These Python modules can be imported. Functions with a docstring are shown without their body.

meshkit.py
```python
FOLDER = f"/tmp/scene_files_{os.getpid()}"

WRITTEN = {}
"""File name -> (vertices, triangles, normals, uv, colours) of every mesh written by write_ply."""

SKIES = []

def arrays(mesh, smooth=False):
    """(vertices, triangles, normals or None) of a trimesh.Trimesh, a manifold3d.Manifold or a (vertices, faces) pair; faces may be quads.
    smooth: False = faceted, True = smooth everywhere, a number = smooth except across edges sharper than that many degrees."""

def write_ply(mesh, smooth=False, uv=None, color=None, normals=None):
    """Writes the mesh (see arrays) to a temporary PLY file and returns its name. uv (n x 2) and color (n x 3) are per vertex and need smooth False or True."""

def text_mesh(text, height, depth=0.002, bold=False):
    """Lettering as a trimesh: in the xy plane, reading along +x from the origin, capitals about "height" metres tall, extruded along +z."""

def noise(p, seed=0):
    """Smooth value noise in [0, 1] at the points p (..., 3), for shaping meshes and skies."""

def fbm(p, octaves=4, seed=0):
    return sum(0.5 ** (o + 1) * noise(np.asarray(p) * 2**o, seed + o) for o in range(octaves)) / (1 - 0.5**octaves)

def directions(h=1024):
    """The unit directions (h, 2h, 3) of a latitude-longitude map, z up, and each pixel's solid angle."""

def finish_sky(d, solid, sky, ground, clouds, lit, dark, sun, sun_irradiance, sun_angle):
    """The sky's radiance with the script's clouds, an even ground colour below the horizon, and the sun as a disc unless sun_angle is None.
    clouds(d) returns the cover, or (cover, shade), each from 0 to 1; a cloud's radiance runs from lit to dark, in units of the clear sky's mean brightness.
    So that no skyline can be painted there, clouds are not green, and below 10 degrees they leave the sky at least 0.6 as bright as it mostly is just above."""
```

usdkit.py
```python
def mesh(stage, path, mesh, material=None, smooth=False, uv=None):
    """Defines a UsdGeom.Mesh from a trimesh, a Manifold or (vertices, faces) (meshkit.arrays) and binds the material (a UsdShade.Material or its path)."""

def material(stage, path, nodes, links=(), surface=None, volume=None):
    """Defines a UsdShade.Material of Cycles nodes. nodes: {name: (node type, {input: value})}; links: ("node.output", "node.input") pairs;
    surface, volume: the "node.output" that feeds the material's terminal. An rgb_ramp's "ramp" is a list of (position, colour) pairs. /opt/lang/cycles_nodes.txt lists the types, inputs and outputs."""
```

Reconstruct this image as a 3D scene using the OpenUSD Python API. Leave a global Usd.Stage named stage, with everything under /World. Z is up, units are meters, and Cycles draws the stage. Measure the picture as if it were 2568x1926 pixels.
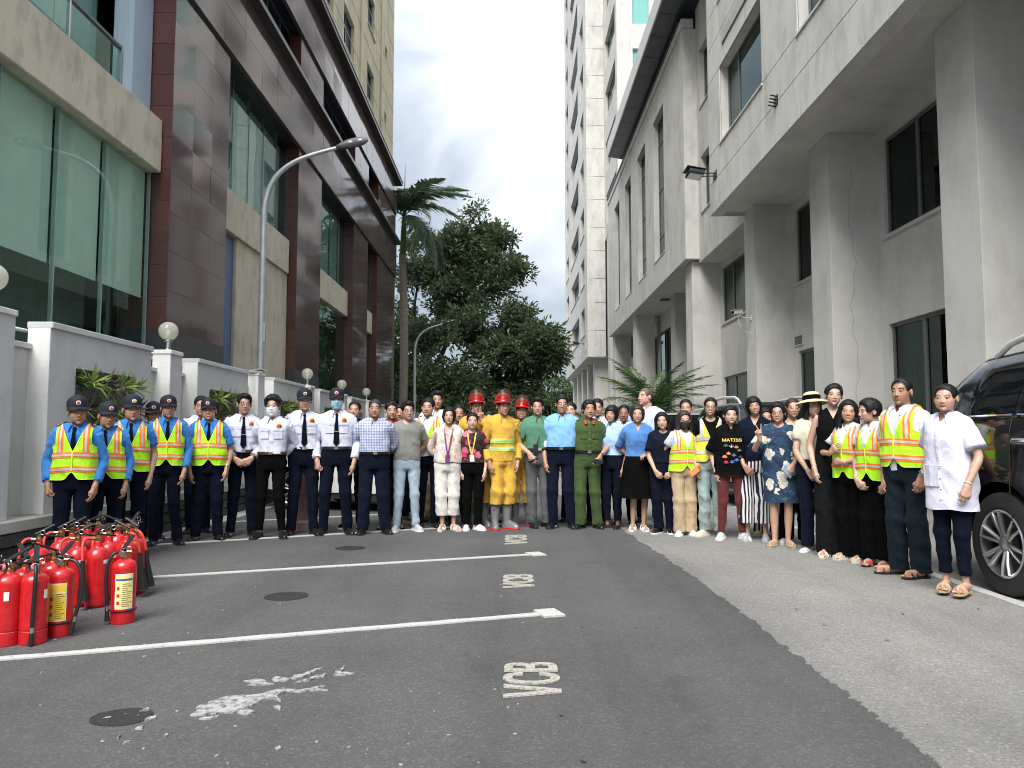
import math, random
import numpy as np
import trimesh, manifold3d, usdkit, meshkit
from shapely.geometry import Polygon, LineString, Point
from shapely import affinity
from pxr import Usd, UsdGeom, UsdLux, UsdShade, Gf, Sdf, Vt

stage = Usd.Stage.CreateInMemory()
UsdGeom.SetStageUpAxis(stage, 'Z')
UsdGeom.SetStageMetersPerUnit(stage, 1.0)
UsdGeom.Xform.Define(stage, '/World')
UsdGeom.Scope.Define(stage, '/World/Looks')

# ---------------------------------------------------------------- camera, sky, sun, exposure
PW, PH, FPX, CAMH = 2568.0, 1926.0, 1870.0, 1.18
PITCH = math.atan(132.0 / FPX)
cam = UsdGeom.Camera.Define(stage, '/World/camera')
cam.AddTranslateOp().Set(Gf.Vec3d(0, 0, CAMH))
cam.AddRotateXOp().Set(90 + math.degrees(PITCH))
cam.CreateHorizontalApertureAttr(36.0)
cam.CreateVerticalApertureAttr(27.0)
cam.CreateFocalLengthAttr(36.0 * FPX / PW)
cam.CreateClippingRangeAttr(Gf.Vec2f(0.05, 2000))
EXPOSURE = 1.95
cam.CreateExposureAttr(EXPOSURE)
SUN_EL, SUN_AZ = math.radians(52), math.radians(196)        # azimuth clockwise from +Y: behind the camera, a little left
SUN_DIR = np.array([math.sin(SUN_AZ) * math.cos(SUN_EL), math.cos(SUN_AZ) * math.cos(SUN_EL), math.sin(SUN_EL)])
sun = UsdLux.DistantLight.Define(stage, '/World/sun')
sun.CreateNormalizeAttr(True)
sun.CreateIntensityAttr(0.40)
sun.CreateAngleAttr(38)
sun.CreateColorAttr(Gf.Vec3f(1.0, 0.965, 0.92))
sun.AddRotateXYZOp().Set(Gf.Vec3f(90 - math.degrees(SUN_EL), 0, 180 - math.degrees(SUN_AZ)))
SKY_STRENGTH = 0.12
SKY_AT = (0.35, 0.2, 0.5)
usdkit.material(stage, '/World/Looks/sky_look', {
    'tc': ('texture_coordinate', {}),
    'sky': ('sky_texture', {'sky_type': 'single_scattering', 'sun_disc': False, 'sun_elevation': SUN_EL, 'sun_rotation': SUN_AZ}),
    'sep': ('separate_xyz', {}),
    'up': ('map_range', {'from_min': 0.0, 'from_max': 1.0, 'to_min': 0.60, 'to_max': 1.95, 'clamp': True}),
    'map': ('mapping', {'scale': (1.0, 1.0, 1.9), 'location': SKY_AT}),
    'n': ('noise_texture', {'scale': 2.3, 'detail': 5.0, 'roughness': 0.5, 'distortion': 0.4}),
    'ramp': ('rgb_ramp', {'ramp': [(0.35, (0.92, 1.04, 1.22)), (0.46, (1.38, 1.5, 1.66)), (0.55, (2.1, 2.2, 2.3)), (0.66, (2.9, 2.93, 2.95))]}),
    'mul': ('vector_math', {'math_type': 'scale'}),
    'mix': ('mix', {'mix_type': 'mix', 'fac': 0.93}),
    'bg': ('background_shader', {'strength': SKY_STRENGTH}),
}, [('tc.generated', 'map.vector'), ('tc.generated', 'sep.vector'), ('sep.z', 'up.value'), ('map.vector', 'n.vector'), ('n.fac', 'ramp.fac'),
    ('ramp.color', 'mul.vector1'), ('up.result', 'mul.scale'), ('sky.color', 'mix.color1'), ('mul.vector', 'mix.color2'), ('mix.color', 'bg.color')], surface='bg.background')
sky = UsdLux.DomeLight.Define(stage, '/World/sky')
UsdShade.MaterialBindingAPI.Apply(sky.GetPrim()).Bind(UsdShade.Material.Get(stage, '/World/Looks/sky_look'))
sky.GetPrim().SetCustomDataByKey('label', 'pale overcast sky with soft white and grey clouds')
sky.GetPrim().SetCustomDataByKey('category', 'sky')
sky.GetPrim().SetCustomDataByKey('kind', 'structure')

# ---------------------------------------------------------------- measuring the place from the photograph
def at(px, py, Y):
    """The point at distance Y in front of the camera that the photograph shows at (px, py)."""
    u, v = (px - PW / 2) / FPX, (PH / 2 - py) / FPX
    c, s = math.cos(PITCH), math.sin(PITCH)
    t = Y / (c - v * s)
    return np.array([u * t, Y, CAMH + t * (s + v * c)])
def ground(px, py):
    u, v = (px - PW / 2) / FPX, (PH / 2 - py) / FPX
    c, s = math.cos(PITCH), math.sin(PITCH)
    t = -CAMH / (s + v * c)
    return np.array([u * t, t * (c - v * s)])

# ---------------------------------------------------------------- prims
_names = {}
def numbered(parent, name):
    k = (parent, name)
    n = _names.get(k, 0)
    _names[k] = n + 1
    return f'{parent}/{name}' if n == 0 else f'{parent}/{name}_{n:03d}'
def data(prim, label=None, cat=None, group=None, kind=None):
    for k, v in (('label', label), ('category', cat), ('group', group), ('kind', kind)):
        if v:
            prim.SetCustomDataByKey(k, v)
def thing(name, label, cat, loc=(0, 0, 0), rz=0.0, group=None, kind=None):
    p = numbered('/World', name)
    x = UsdGeom.Xform.Define(stage, p)
    x.AddTranslateOp().Set(Gf.Vec3d(*map(float, loc)))
    x.AddRotateZOp().Set(math.degrees(rz))
    data(x.GetPrim(), label, cat, group, kind)
    return p
def part(parent, name, mesh, mat, smooth=False, label=None, kind=None, col=None):
    p = numbered(parent, name)
    m = usdkit.mesh(stage, p, mesh, LOOK[mat] if isinstance(mat, str) else mat, smooth=smooth)
    if col is not None:
        UsdGeom.PrimvarsAPI(m).CreatePrimvar('tint', Sdf.ValueTypeNames.Color3fArray, 'vertex').Set(Vt.Vec3fArray.FromNumpy(np.asarray(col, np.float32)))
    data(m.GetPrim(), label, kind=kind)
    return p
def solo(name, mesh, mat, label, cat, group=None, kind=None, smooth=False):
    p = part('/World', name, mesh, mat, smooth)
    data(stage.GetPrimAtPath(p), label, cat, group, kind)
    return p
def copy_of(src, label, loc, rz=0.0, scale=None, group=None):
    """Another individual of a thing that is already there, with the same parts."""
    s = stage.GetPrimAtPath(src)
    was = s.GetCustomData()
    base = src.split('/')[-1]
    while base[-4:-3] == '_' and base[-3:].isdigit():
        base = base[:-4]
    p = numbered('/World', base)
    x = UsdGeom.Xform.Define(stage, p)
    x.GetPrim().GetReferences().AddInternalReference(src)
    x.ClearXformOpOrder()
    x.AddTranslateOp().Set(Gf.Vec3d(*map(float, loc)))
    x.AddRotateZOp().Set(math.degrees(rz))
    if scale is not None:
        x.AddScaleOp(opSuffix='size').Set(Gf.Vec3f(*([scale] * 3 if np.ndim(scale) == 0 else scale)))
    x.GetPrim().SetInstanceable(True)
    data(x.GetPrim(), label, was.get('category'), group or was.get('group'))
    return p

# ---------------------------------------------------------------- meshes as (vertices, triangles)
def join(ms):
    ms = [m for m in ms if m is not None and len(m[0])]
    vs, fs, n = [], [], 0
    for v, f in ms:
        vs.append(v); fs.append(np.asarray(f) + n); n += len(v)
    return np.vstack(vs), np.vstack(fs)
BF = np.array([[0, 2, 1], [1, 2, 3], [4, 5, 6], [5, 7, 6], [0, 1, 4], [1, 5, 4], [2, 6, 3], [3, 6, 7], [0, 4, 2], [2, 4, 6], [1, 3, 5], [3, 7, 5]])
def box(x0, x1, y0, y1, z0, z1):
    x0, x1 = sorted((x0, x1)); y0, y1 = sorted((y0, y1)); z0, z1 = sorted((z0, z1))
    v = np.array([[x, y, z] for z in (z0, z1) for y in (y0, y1) for x in (x0, x1)], float)
    return v, BF
def cbox(x0, x1, y0, y1, z0, z1, c=0.01):
    """A box with chamfered edges."""
    v = []
    for a in (x0 + c, x1 - c):
        for b in (y0 + c, y1 - c):
            v += [(a, b, z0), (a, b, z1)]
    for a in (x0 + c, x1 - c):
        for b in (z0 + c, z1 - c):
            v += [(a, y0, b), (a, y1, b)]
    for a in (y0 + c, y1 - c):
        for b in (z0 + c, z1 - c):
            v += [(x0, a, b), (x1, a, b)]
    h = trimesh.Trimesh(v, process=False).convex_hull
    return np.array(h.vertices), np.array(h.faces)
def rounded(x0, x1, y0, y1, z0, z1, r, n=8):
    s = trimesh.creation.icosphere(1, r).vertices
    pts = np.vstack([s + [a, b, c] for a in (x0 + r, x1 - r) for b in (y0 + r, y1 - r) for c in (z0 + r, z1 - r)])
    h = trimesh.Trimesh(pts, process=False).convex_hull
    return np.array(h.vertices), np.array(h.faces)
def tf(m, R=None, t=(0, 0, 0)):
    v = np.asarray(m[0], float)
    if R is not None:
        v = v @ np.asarray(R).T
    return v + np.asarray(t, float), m[1]
def rotz(a):
    c, s = math.cos(a), math.sin(a)
    return np.array([[c, -s, 0], [s, c, 0], [0, 0, 1.0]])
def rotx(a):
    c, s = math.cos(a), math.sin(a)
    return np.array([[1.0, 0, 0], [0, c, -s], [0, s, c]])
def roty(a):
    c, s = math.cos(a), math.sin(a)
    return np.array([[c, 0, s], [0, 1.0, 0], [-s, 0, c]])
def frames(p):
    p = np.asarray(p, float)
    t = np.gradient(p, axis=0)
    t /= np.linalg.norm(t, axis=1, keepdims=True) + 1e-12
    a = np.zeros_like(p)
    ref = np.array([0, -1.0, 0]) if abs(t[0, 1]) < 0.9 else np.array([1.0, 0, 0])
    for i in range(len(p)):
        ref = ref - t[i] * (ref @ t[i])
        ref /= np.linalg.norm(ref) + 1e-12
        a[i] = ref
    return t, a, np.cross(t, a)
def tube(pts, r, r2=None, n=12, caps=True, power=2.0):
    """A closed tube along a polyline; r across the first normal (the -Y side), r2 across the second."""
    p = np.asarray(pts, float)
    r = np.broadcast_to(np.asarray(r, float), (len(p),))
    r2 = r if r2 is None else np.broadcast_to(np.asarray(r2, float), (len(p),))
    _, a, b = frames(p)
    g = np.arange(n) * 2 * np.pi / n
    ca, sa = np.cos(g), np.sin(g)
    if power != 2.0:
        q = (np.abs(ca) ** power + np.abs(sa) ** power) ** (-1 / power)
        ca, sa = ca * q, sa * q
    v = (p[:, None] + r[:, None, None] * ca[None, :, None] * a[:, None] + r2[:, None, None] * sa[None, :, None] * b[:, None]).reshape(-1, 3)
    i, j = np.meshgrid(np.arange(len(p) - 1), np.arange(n), indexing='ij')
    A, B, C, D = i * n + j, i * n + (j + 1) % n, (i + 1) * n + (j + 1) % n, (i + 1) * n + j
    f = np.vstack([np.stack([A, B, C], -1).reshape(-1, 3), np.stack([A, C, D], -1).reshape(-1, 3)])
    if caps:
        e = len(v)
        v = np.vstack([v, p[:1], p[-1:]])
        k = np.arange(n)
        f = np.vstack([f, np.stack([np.full(n, e), (k + 1) % n, k], 1), np.stack([np.full(n, e + 1), (len(p) - 1) * n + k, (len(p) - 1) * n + (k + 1) % n], 1)])
    return v, f
def lathe(prof, n=20, closed=True):
    """prof: (radius, z) pairs from bottom to top."""
    pr = np.asarray(prof, float)
    g = np.arange(n) * 2 * np.pi / n
    v = np.stack([pr[:, None, 0] * np.cos(g), pr[:, None, 0] * np.sin(g), np.broadcast_to(pr[:, None, 1], (len(pr), n))], -1).reshape(-1, 3)
    i, j = np.meshgrid(np.arange(len(pr) - 1), np.arange(n), indexing='ij')
    A, B, C, D = i * n + j, i * n + (j + 1) % n, (i + 1) * n + (j + 1) % n, (i + 1) * n + j
    f = np.vstack([np.stack([A, B, C], -1).reshape(-1, 3), np.stack([A, C, D], -1).reshape(-1, 3)])
    if closed:
        e = len(v)
        v = np.vstack([v, [[0, 0, pr[0, 1]], [0, 0, pr[-1, 1]]]])
        k = np.arange(n)
        f = np.vstack([f, np.stack([np.full(n, e), (k + 1) % n, k], 1), np.stack([np.full(n, e + 1), (len(pr) - 1) * n + k, (len(pr) - 1) * n + (k + 1) % n], 1)])
    return v, f
def grid_mesh(P):
    """A sheet from an (n, m, 3) array of points."""
    P = np.asarray(P, float)
    n, m = P.shape[:2]
    i, j = np.meshgrid(np.arange(n - 1), np.arange(m - 1), indexing='ij')
    A, B, C, D = i * m + j, i * m + j + 1, (i + 1) * m + j + 1, (i + 1) * m + j
    return P.reshape(-1, 3), np.vstack([np.stack([A, B, C], -1).reshape(-1, 3), np.stack([A, C, D], -1).reshape(-1, 3)])
def extrude(poly, h):
    ms = []
    for g in getattr(poly, 'geoms', [poly]):
        if g.area > 1e-8:
            m = trimesh.creation.extrude_polygon(g, h, engine='earcut')
            ms.append((np.array(m.vertices), np.array(m.faces)))
    return join(ms)
def prism(poly2d, h, axis='z', off=0.0):
    """A polygon extruded along an axis: x: polygon in (y, z); y: polygon in (x, z); z: polygon in (x, y)."""
    v, f = extrude(Polygon(poly2d) if not hasattr(poly2d, 'area') else poly2d, h)
    if axis == 'x':
        v = np.stack([v[:, 2] + off, v[:, 0], v[:, 1]], 1)
    elif axis == 'y':
        v = np.stack([v[:, 0], v[:, 2] + off, v[:, 1]], 1); f = f[:, ::-1]
    else:
        v = v + [0, 0, off]
    return v, f
def clip(m, s, with_s=False):
    """Keeps the part of a mesh where the vertex field s > 0, cutting triangles along s = 0."""
    v, f = np.asarray(m[0], float), np.asarray(m[1])
    s = np.where(np.abs(s) < 1e-9, 1e-9, s)
    ins = s > 0
    k = ins[f].sum(1)
    keep = [f[k == 3]]
    nv = [v]; ns = [s]; n = len(v)
    for cnt in (1, 2):
        g = f[k == cnt]
        if not len(g):
            continue
        odd = ins[g] if cnt == 1 else ~ins[g]
        r = odd.argmax(1)
        a, b, c = (g[np.arange(len(g)), (r + q) % 3] for q in range(3))
        tb, tc = s[a] / (s[a] - s[b]), s[a] / (s[a] - s[c])
        pb, pc = v[a] + (v[b] - v[a]) * tb[:, None], v[a] + (v[c] - v[a]) * tc[:, None]
        ib = n + np.arange(len(g)); ic = ib + len(g); n += 2 * len(g)
        nv += [pb, pc]; ns += [np.zeros(len(g)), np.zeros(len(g))]
        keep += [np.stack([a, ib, ic], 1)] if cnt == 1 else [np.stack([ib, b, c], 1), np.stack([ib, c, ic], 1)]
    V, F, S = np.vstack(nv), np.vstack(keep), np.concatenate(ns)
    # weld the doubled cut points
    if len(V) > len(v):
        q, idx, inv = np.unique(np.round(V * 1e6).astype(np.int64), axis=0, return_index=True, return_inverse=True)
        F = inv.ravel()[F]; V = V[idx]; S = S[idx]
    F = F[(F[:, 0] != F[:, 1]) & (F[:, 1] != F[:, 2]) & (F[:, 0] != F[:, 2])]
    u, inv = np.unique(F, return_inverse=True)
    V, F, S = V[u], inv.reshape(-1, 3), S[u]
    return (V, F, S) if with_s else (V, F)
def vnormals(m):
    v, f = m
    n = np.zeros_like(v)
    fn = np.cross(v[f[:, 1]] - v[f[:, 0]], v[f[:, 2]] - v[f[:, 0]])
    for k in range(3):
        np.add.at(n, f[:, k], fn)
    return n / (np.linalg.norm(n, axis=1, keepdims=True) + 1e-12)
def puff(m, d):
    return m[0] + vnormals(m) * (d[:, None] if np.ndim(d) else d), m[1]
def rough_up(m, amp, freq, seed=0):
    v = np.asarray(m[0], float)
    n = meshkit.fbm(v * freq, 3, seed) - 0.5
    return v + vnormals((v, np.asarray(m[1]))) * (n * 2 * amp)[:, None], m[1]
def snet(F, lo, h):
    """Naive surface nets: the zero surface of a grid F (negative inside), positive all round its border."""
    ins = F < 0
    shp = tuple(np.array(F.shape) - 1)
    P = np.zeros(shp + (3,), np.float32); C = np.zeros(shp, np.float32)
    quads = []
    for ax in range(3):
        o1, o2 = [(1, 2), (2, 0), (0, 1)][ax]
        a = [slice(None)] * 3; b = [slice(None)] * 3
        a[ax] = slice(None, -1); b[ax] = slice(1, None)
        i0, i1 = ins[tuple(a)], ins[tuple(b)]
        ijk = np.argwhere(i0 != i1)
        if not len(ijk):
            continue
        q = ijk.copy(); q[:, ax] += 1
        s, e = F[tuple(ijk.T)], F[tuple(q.T)]
        p = ijk.astype(np.float32); p[:, ax] += s / (s - e)
        cs = []
        for d1, d2 in ((1, 1), (0, 1), (0, 0), (1, 0)):
            c = ijk.copy(); c[:, o1] -= d1; c[:, o2] -= d2
            np.add.at(P, tuple(c.T), p); np.add.at(C, tuple(c.T), 1)
            cs.append(np.ravel_multi_index(tuple(c.T), shp))
        qd = np.stack(cs, 1)
        flip = ~i0[tuple(ijk.T)]
        qd[flip] = qd[flip][:, ::-1]
        quads.append(qd)
    Q = np.vstack(quads)
    u, inv = np.unique(Q, return_inverse=True)
    Q = inv.reshape(-1, 4)
    V = P.reshape(-1, 3)[u] / C.reshape(-1)[u][:, None]
    V = np.asarray(lo) + V.astype(float) * h
    d02 = np.linalg.norm(V[Q[:, 0]] - V[Q[:, 2]], axis=1); d13 = np.linalg.norm(V[Q[:, 1]] - V[Q[:, 3]], axis=1)
    w = d02 <= d13
    Tq = np.vstack([Q[w][:, [0, 1, 2]], Q[w][:, [0, 2, 3]], Q[~w][:, [0, 1, 3]], Q[~w][:, [1, 2, 3]]])
    return V, Tq
def sgrid(lo, hi, h):
    ax = [np.arange(lo[i] - 1.5 * h, hi[i] + 2.5 * h, h) for i in range(3)]
    G = np.meshgrid(*ax, indexing='ij')
    return np.stack([g.ravel() for g in G], 1), tuple(len(a) for a in ax), np.array([a[0] for a in ax])
def solid(fn, lo, hi, h):
    P, shp, o = sgrid(lo, hi, h)
    F = fn(P).reshape(shp)
    F[0] = F[-1] = 1; F[:, 0] = F[:, -1] = 1; F[:, :, 0] = F[:, :, -1] = 1
    return snet(F, o, h)
def rcone(P, a, b, ra, rb):
    a, b = np.asarray(a, float), np.asarray(b, float)
    d = b - a
    t = np.clip((P - a) @ d / (d @ d + 1e-12), 0, 1)
    return np.linalg.norm(P - a - t[:, None] * d, axis=1) - (ra + (rb - ra) * t)
def ell(P, c, r):
    r = np.asarray(r, float)
    q = (P - c) / r
    k = np.linalg.norm(q, axis=1)
    return (k - 1) * k / (np.linalg.norm(q / r, axis=1) + 1e-9)
def smin(a, b, k):
    h = np.clip(0.5 + 0.5 * (b - a) / k, 0, 1)
    return b + (a - b) * h - k * h * (1 - h)
def smax(a, b, k):
    return -smin(-a, -b, k)
def mani(m):
    return manifold3d.Manifold(manifold3d.Mesh(np.asarray(m[0], np.float32), np.asarray(m[1], np.uint32)))
def unman(M):
    q = M.to_mesh()
    return np.array(q.vert_properties[:, :3], float), np.array(q.tri_verts, int)
def decim(m, tol):
    """Fewer triangles, the same shape within tol."""
    M = mani(m)
    if M.status() != manifold3d.Error.NoError:
        return m
    return unman(M.simplify(tol))

# ---------------------------------------------------------------- materials
LOOK = {}
def look(name, nodes, links, surface):
    LOOK[name] = usdkit.material(stage, f'/World/Looks/{name}', nodes, links, surface=surface)
    return LOOK[name]
def plain(name, col, rough=0.6, var=0.12, scale=5.0, bump=0.0, bscale=90.0, metal=0.0, spec=0.5, coat=0.0, sheen=0.0, stretch=(1, 1, 1), each=0.0, bdist=0.01, detail=4.0, rvar=0.0):
    """A surface of one colour with uneven tone, fine relief and, with each, a tone of its own for every object."""
    c = np.asarray(col, float)
    nodes = {'tc': ('texture_coordinate', {}), 'map': ('mapping', {'scale': stretch}),
             'n': ('noise_texture', {'scale': scale, 'detail': detail, 'roughness': 0.6}),
             'ramp': ('rgb_ramp', {'ramp': [(0.28, tuple(c * (1 - var))), (0.5, tuple(c)), (0.72, tuple(np.minimum(c * (1 + var), 1)))]}),
             'p': ('principled_bsdf', {'roughness': rough, 'metallic': metal, 'specular_ior_level': spec, 'coat_weight': coat, 'sheen_weight': sheen, 'sheen_roughness': 0.4})}
    links = [('tc.object', 'map.vector'), ('map.vector', 'n.vector'), ('n.fac', 'ramp.fac')]
    out = 'ramp.color'
    if each:
        nodes['oi'] = ('object_info', {})
        nodes['er'] = ('map_range', {'from_min': 0.0, 'from_max': 1.0, 'to_min': 1 - each, 'to_max': 1 + each})
        nodes['em'] = ('vector_math', {'math_type': 'scale'})
        links += [('oi.random', 'er.value'), (out, 'em.vector1'), ('er.result', 'em.scale')]
        out = 'em.vector'
    links.append((out, 'p.base_color'))
    if rvar:
        nodes['rr'] = ('map_range', {'from_min': 0.3, 'from_max': 0.7, 'to_min': max(rough - rvar, 0.02), 'to_max': min(rough + rvar, 1), 'clamp': True})
        links += [('n.fac', 'rr.value'), ('rr.result', 'p.roughness')]
    if bump:
        nodes['bn'] = ('noise_texture', {'scale': bscale, 'detail': 3.0, 'roughness': 0.6})
        nodes['b'] = ('bump', {'strength': bump, 'distance': bdist})
        links += [('map.vector', 'bn.vector'), ('bn.fac', 'b.height'), ('b.normal', 'p.normal')]
    return look(name, nodes, links, 'p.BSDF')
def glass(name, tint, ior=1.6, rough=0.0, gloss=(1, 1, 1), wob=0.0):
    nodes = {'f': ('fresnel', {'IOR': ior}), 't': ('transparent_bsdf', {'color': tint}), 'g': ('glossy_bsdf', {'color': gloss, 'roughness': rough}), 'm': ('mix_closure', {})}
    nodes['ge'] = ('geometry', {}); nodes['iv'] = ('math', {'math_type': 'subtract', 'value1': 1.0}); nodes['mu'] = ('math', {'math_type': 'multiply'})
    links = [('ge.backfacing', 'iv.value2'), ('iv.value', 'mu.value1'), ('f.fac', 'mu.value2'), ('mu.value', 'm.fac'), ('t.BSDF', 'm.closure1'), ('g.BSDF', 'm.closure2')]
    if wob:
        nodes['tc'] = ('texture_coordinate', {})
        nodes['n'] = ('noise_texture', {'scale': 0.9, 'detail': 1.0})
        nodes['b'] = ('bump', {'strength': wob, 'distance': 0.02})
        links += [('tc.object', 'n.vector'), ('n.fac', 'b.height'), ('b.normal', 'g.normal')]
    return look(name, nodes, links, 'm.closure')
# ---------------------------------------------------------------- looks of the setting
def asphalt(name, dark, mid, light, rough=0.92):
    look(name, {'tc': ('texture_coordinate', {}),
        'v': ('voronoi_texture', {'scale': 95.0, 'randomness': 1.0}),
        'vr': ('rgb_ramp', {'ramp': [(0.0, dark), (0.35, mid), (0.78, mid), (0.97, light)]}),
        'vs': ('separate_color', {}),
        'n': ('noise_texture', {'scale': 0.55, 'detail': 6.0, 'roughness': 0.62}),
        'nr': ('rgb_ramp', {'ramp': [(0.3, (0.80, 0.80, 0.80)), (0.52, (1, 1, 1)), (0.7, (1.16, 1.15, 1.13))]}),
        'g': ('noise_texture', {'scale': 160.0, 'detail': 2.0, 'roughness': 0.8}),
        'gr': ('rgb_ramp', {'ramp': [(0.3, (0.66, 0.66, 0.66)), (0.5, (1, 1, 1)), (0.62, (1.15, 1.15, 1.15)), (0.76, (1.5, 1.48, 1.44))]}),
        'm1': ('mix', {'mix_type': 'multiply', 'fac': 1.0}), 'm2': ('mix', {'mix_type': 'multiply', 'fac': 1.0}),
        'tm': ('mapping', {'scale': (1.0, 0.07, 1.0)}), 't': ('noise_texture', {'scale': 1.5, 'detail': 3.0, 'roughness': 0.5}), 'tr': ('rgb_ramp', {'ramp': [(0.38, (0.86, 0.86, 0.87)), (0.52, (1, 1, 1)), (0.66, (1.07, 1.07, 1.06))]}),
        'o': ('noise_texture', {'scale': 2.1, 'detail': 4.0, 'roughness': 0.55, 'distortion': 0.6}), 'orr': ('rgb_ramp', {'ramp': [(0.27, (0.84, 0.84, 0.85)), (0.36, (1, 1, 1))]}), 'm3': ('mix', {'mix_type': 'multiply', 'fac': 1.0}), 'm4': ('mix', {'mix_type': 'multiply', 'fac': 1.0}),
        'b': ('bump', {'strength': 0.7, 'distance': 0.006}),
        'p': ('principled_bsdf', {'roughness': rough, 'specular_ior_level': 0.3})},
        [('tc.object', 'v.vector'), ('tc.object', 'n.vector'), ('tc.object', 'g.vector'), ('v.color', 'vs.color'), ('vs.r', 'vr.fac'), ('n.fac', 'nr.fac'), ('g.fac', 'gr.fac'),
         ('tc.object', 'tm.vector'), ('tm.vector', 't.vector'), ('t.fac', 'tr.fac'), ('tc.object', 'o.vector'), ('o.fac', 'orr.fac'), ('nr.color', 'm3.color1'), ('tr.color', 'm3.color2'), ('m3.color', 'm4.color1'), ('orr.color', 'm4.color2'),
         ('vr.color', 'm1.color1'), ('m4.color', 'm1.color2'), ('m1.color', 'm2.color1'), ('gr.color', 'm2.color2'), ('m2.color', 'p.base_color'), ('g.fac', 'b.height'), ('b.normal', 'p.normal')], 'p.BSDF')
asphalt('dark_asphalt', (0.070, 0.070, 0.071), (0.084, 0.084, 0.086), (0.115, 0.115, 0.113))
asphalt('pale_asphalt', (0.160, 0.158, 0.152), (0.200, 0.197, 0.189), (0.27, 0.265, 0.25))
asphalt('patch_asphalt', (0.020, 0.020, 0.021), (0.028, 0.028, 0.029), (0.04, 0.04, 0.04), 0.7)
def worn_paint(name, col, under, lo, hi, scale=38.0):
    look(name, {'tc': ('texture_coordinate', {}), 'n': ('noise_texture', {'scale': scale, 'detail': 6.0, 'roughness': 0.75}),
        'r': ('rgb_ramp', {'ramp': [(lo, under), (hi, col)]}), 'b': ('bump', {'strength': 0.4, 'distance': 0.004}), 'p': ('principled_bsdf', {'roughness': 0.75})},
        [('tc.object', 'n.vector'), ('n.fac', 'r.fac'), ('r.color', 'p.base_color'), ('n.fac', 'b.height'), ('b.normal', 'p.normal')], 'p.BSDF')
worn_paint('line_paint', (0.43, 0.43, 0.415), (0.15, 0.15, 0.15), 0.30, 0.46)
worn_paint('letter_paint', (0.37, 0.355, 0.31), (0.12, 0.12, 0.11), 0.36, 0.52, 60.0)
worn_paint('spilt_paint', (0.34, 0.34, 0.335), (0.09, 0.09, 0.09), 0.40, 0.55, 30.0)
plain('concrete', (0.34, 0.34, 0.33), 0.85, 0.22, 3.0, 0.25, 60)
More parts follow.
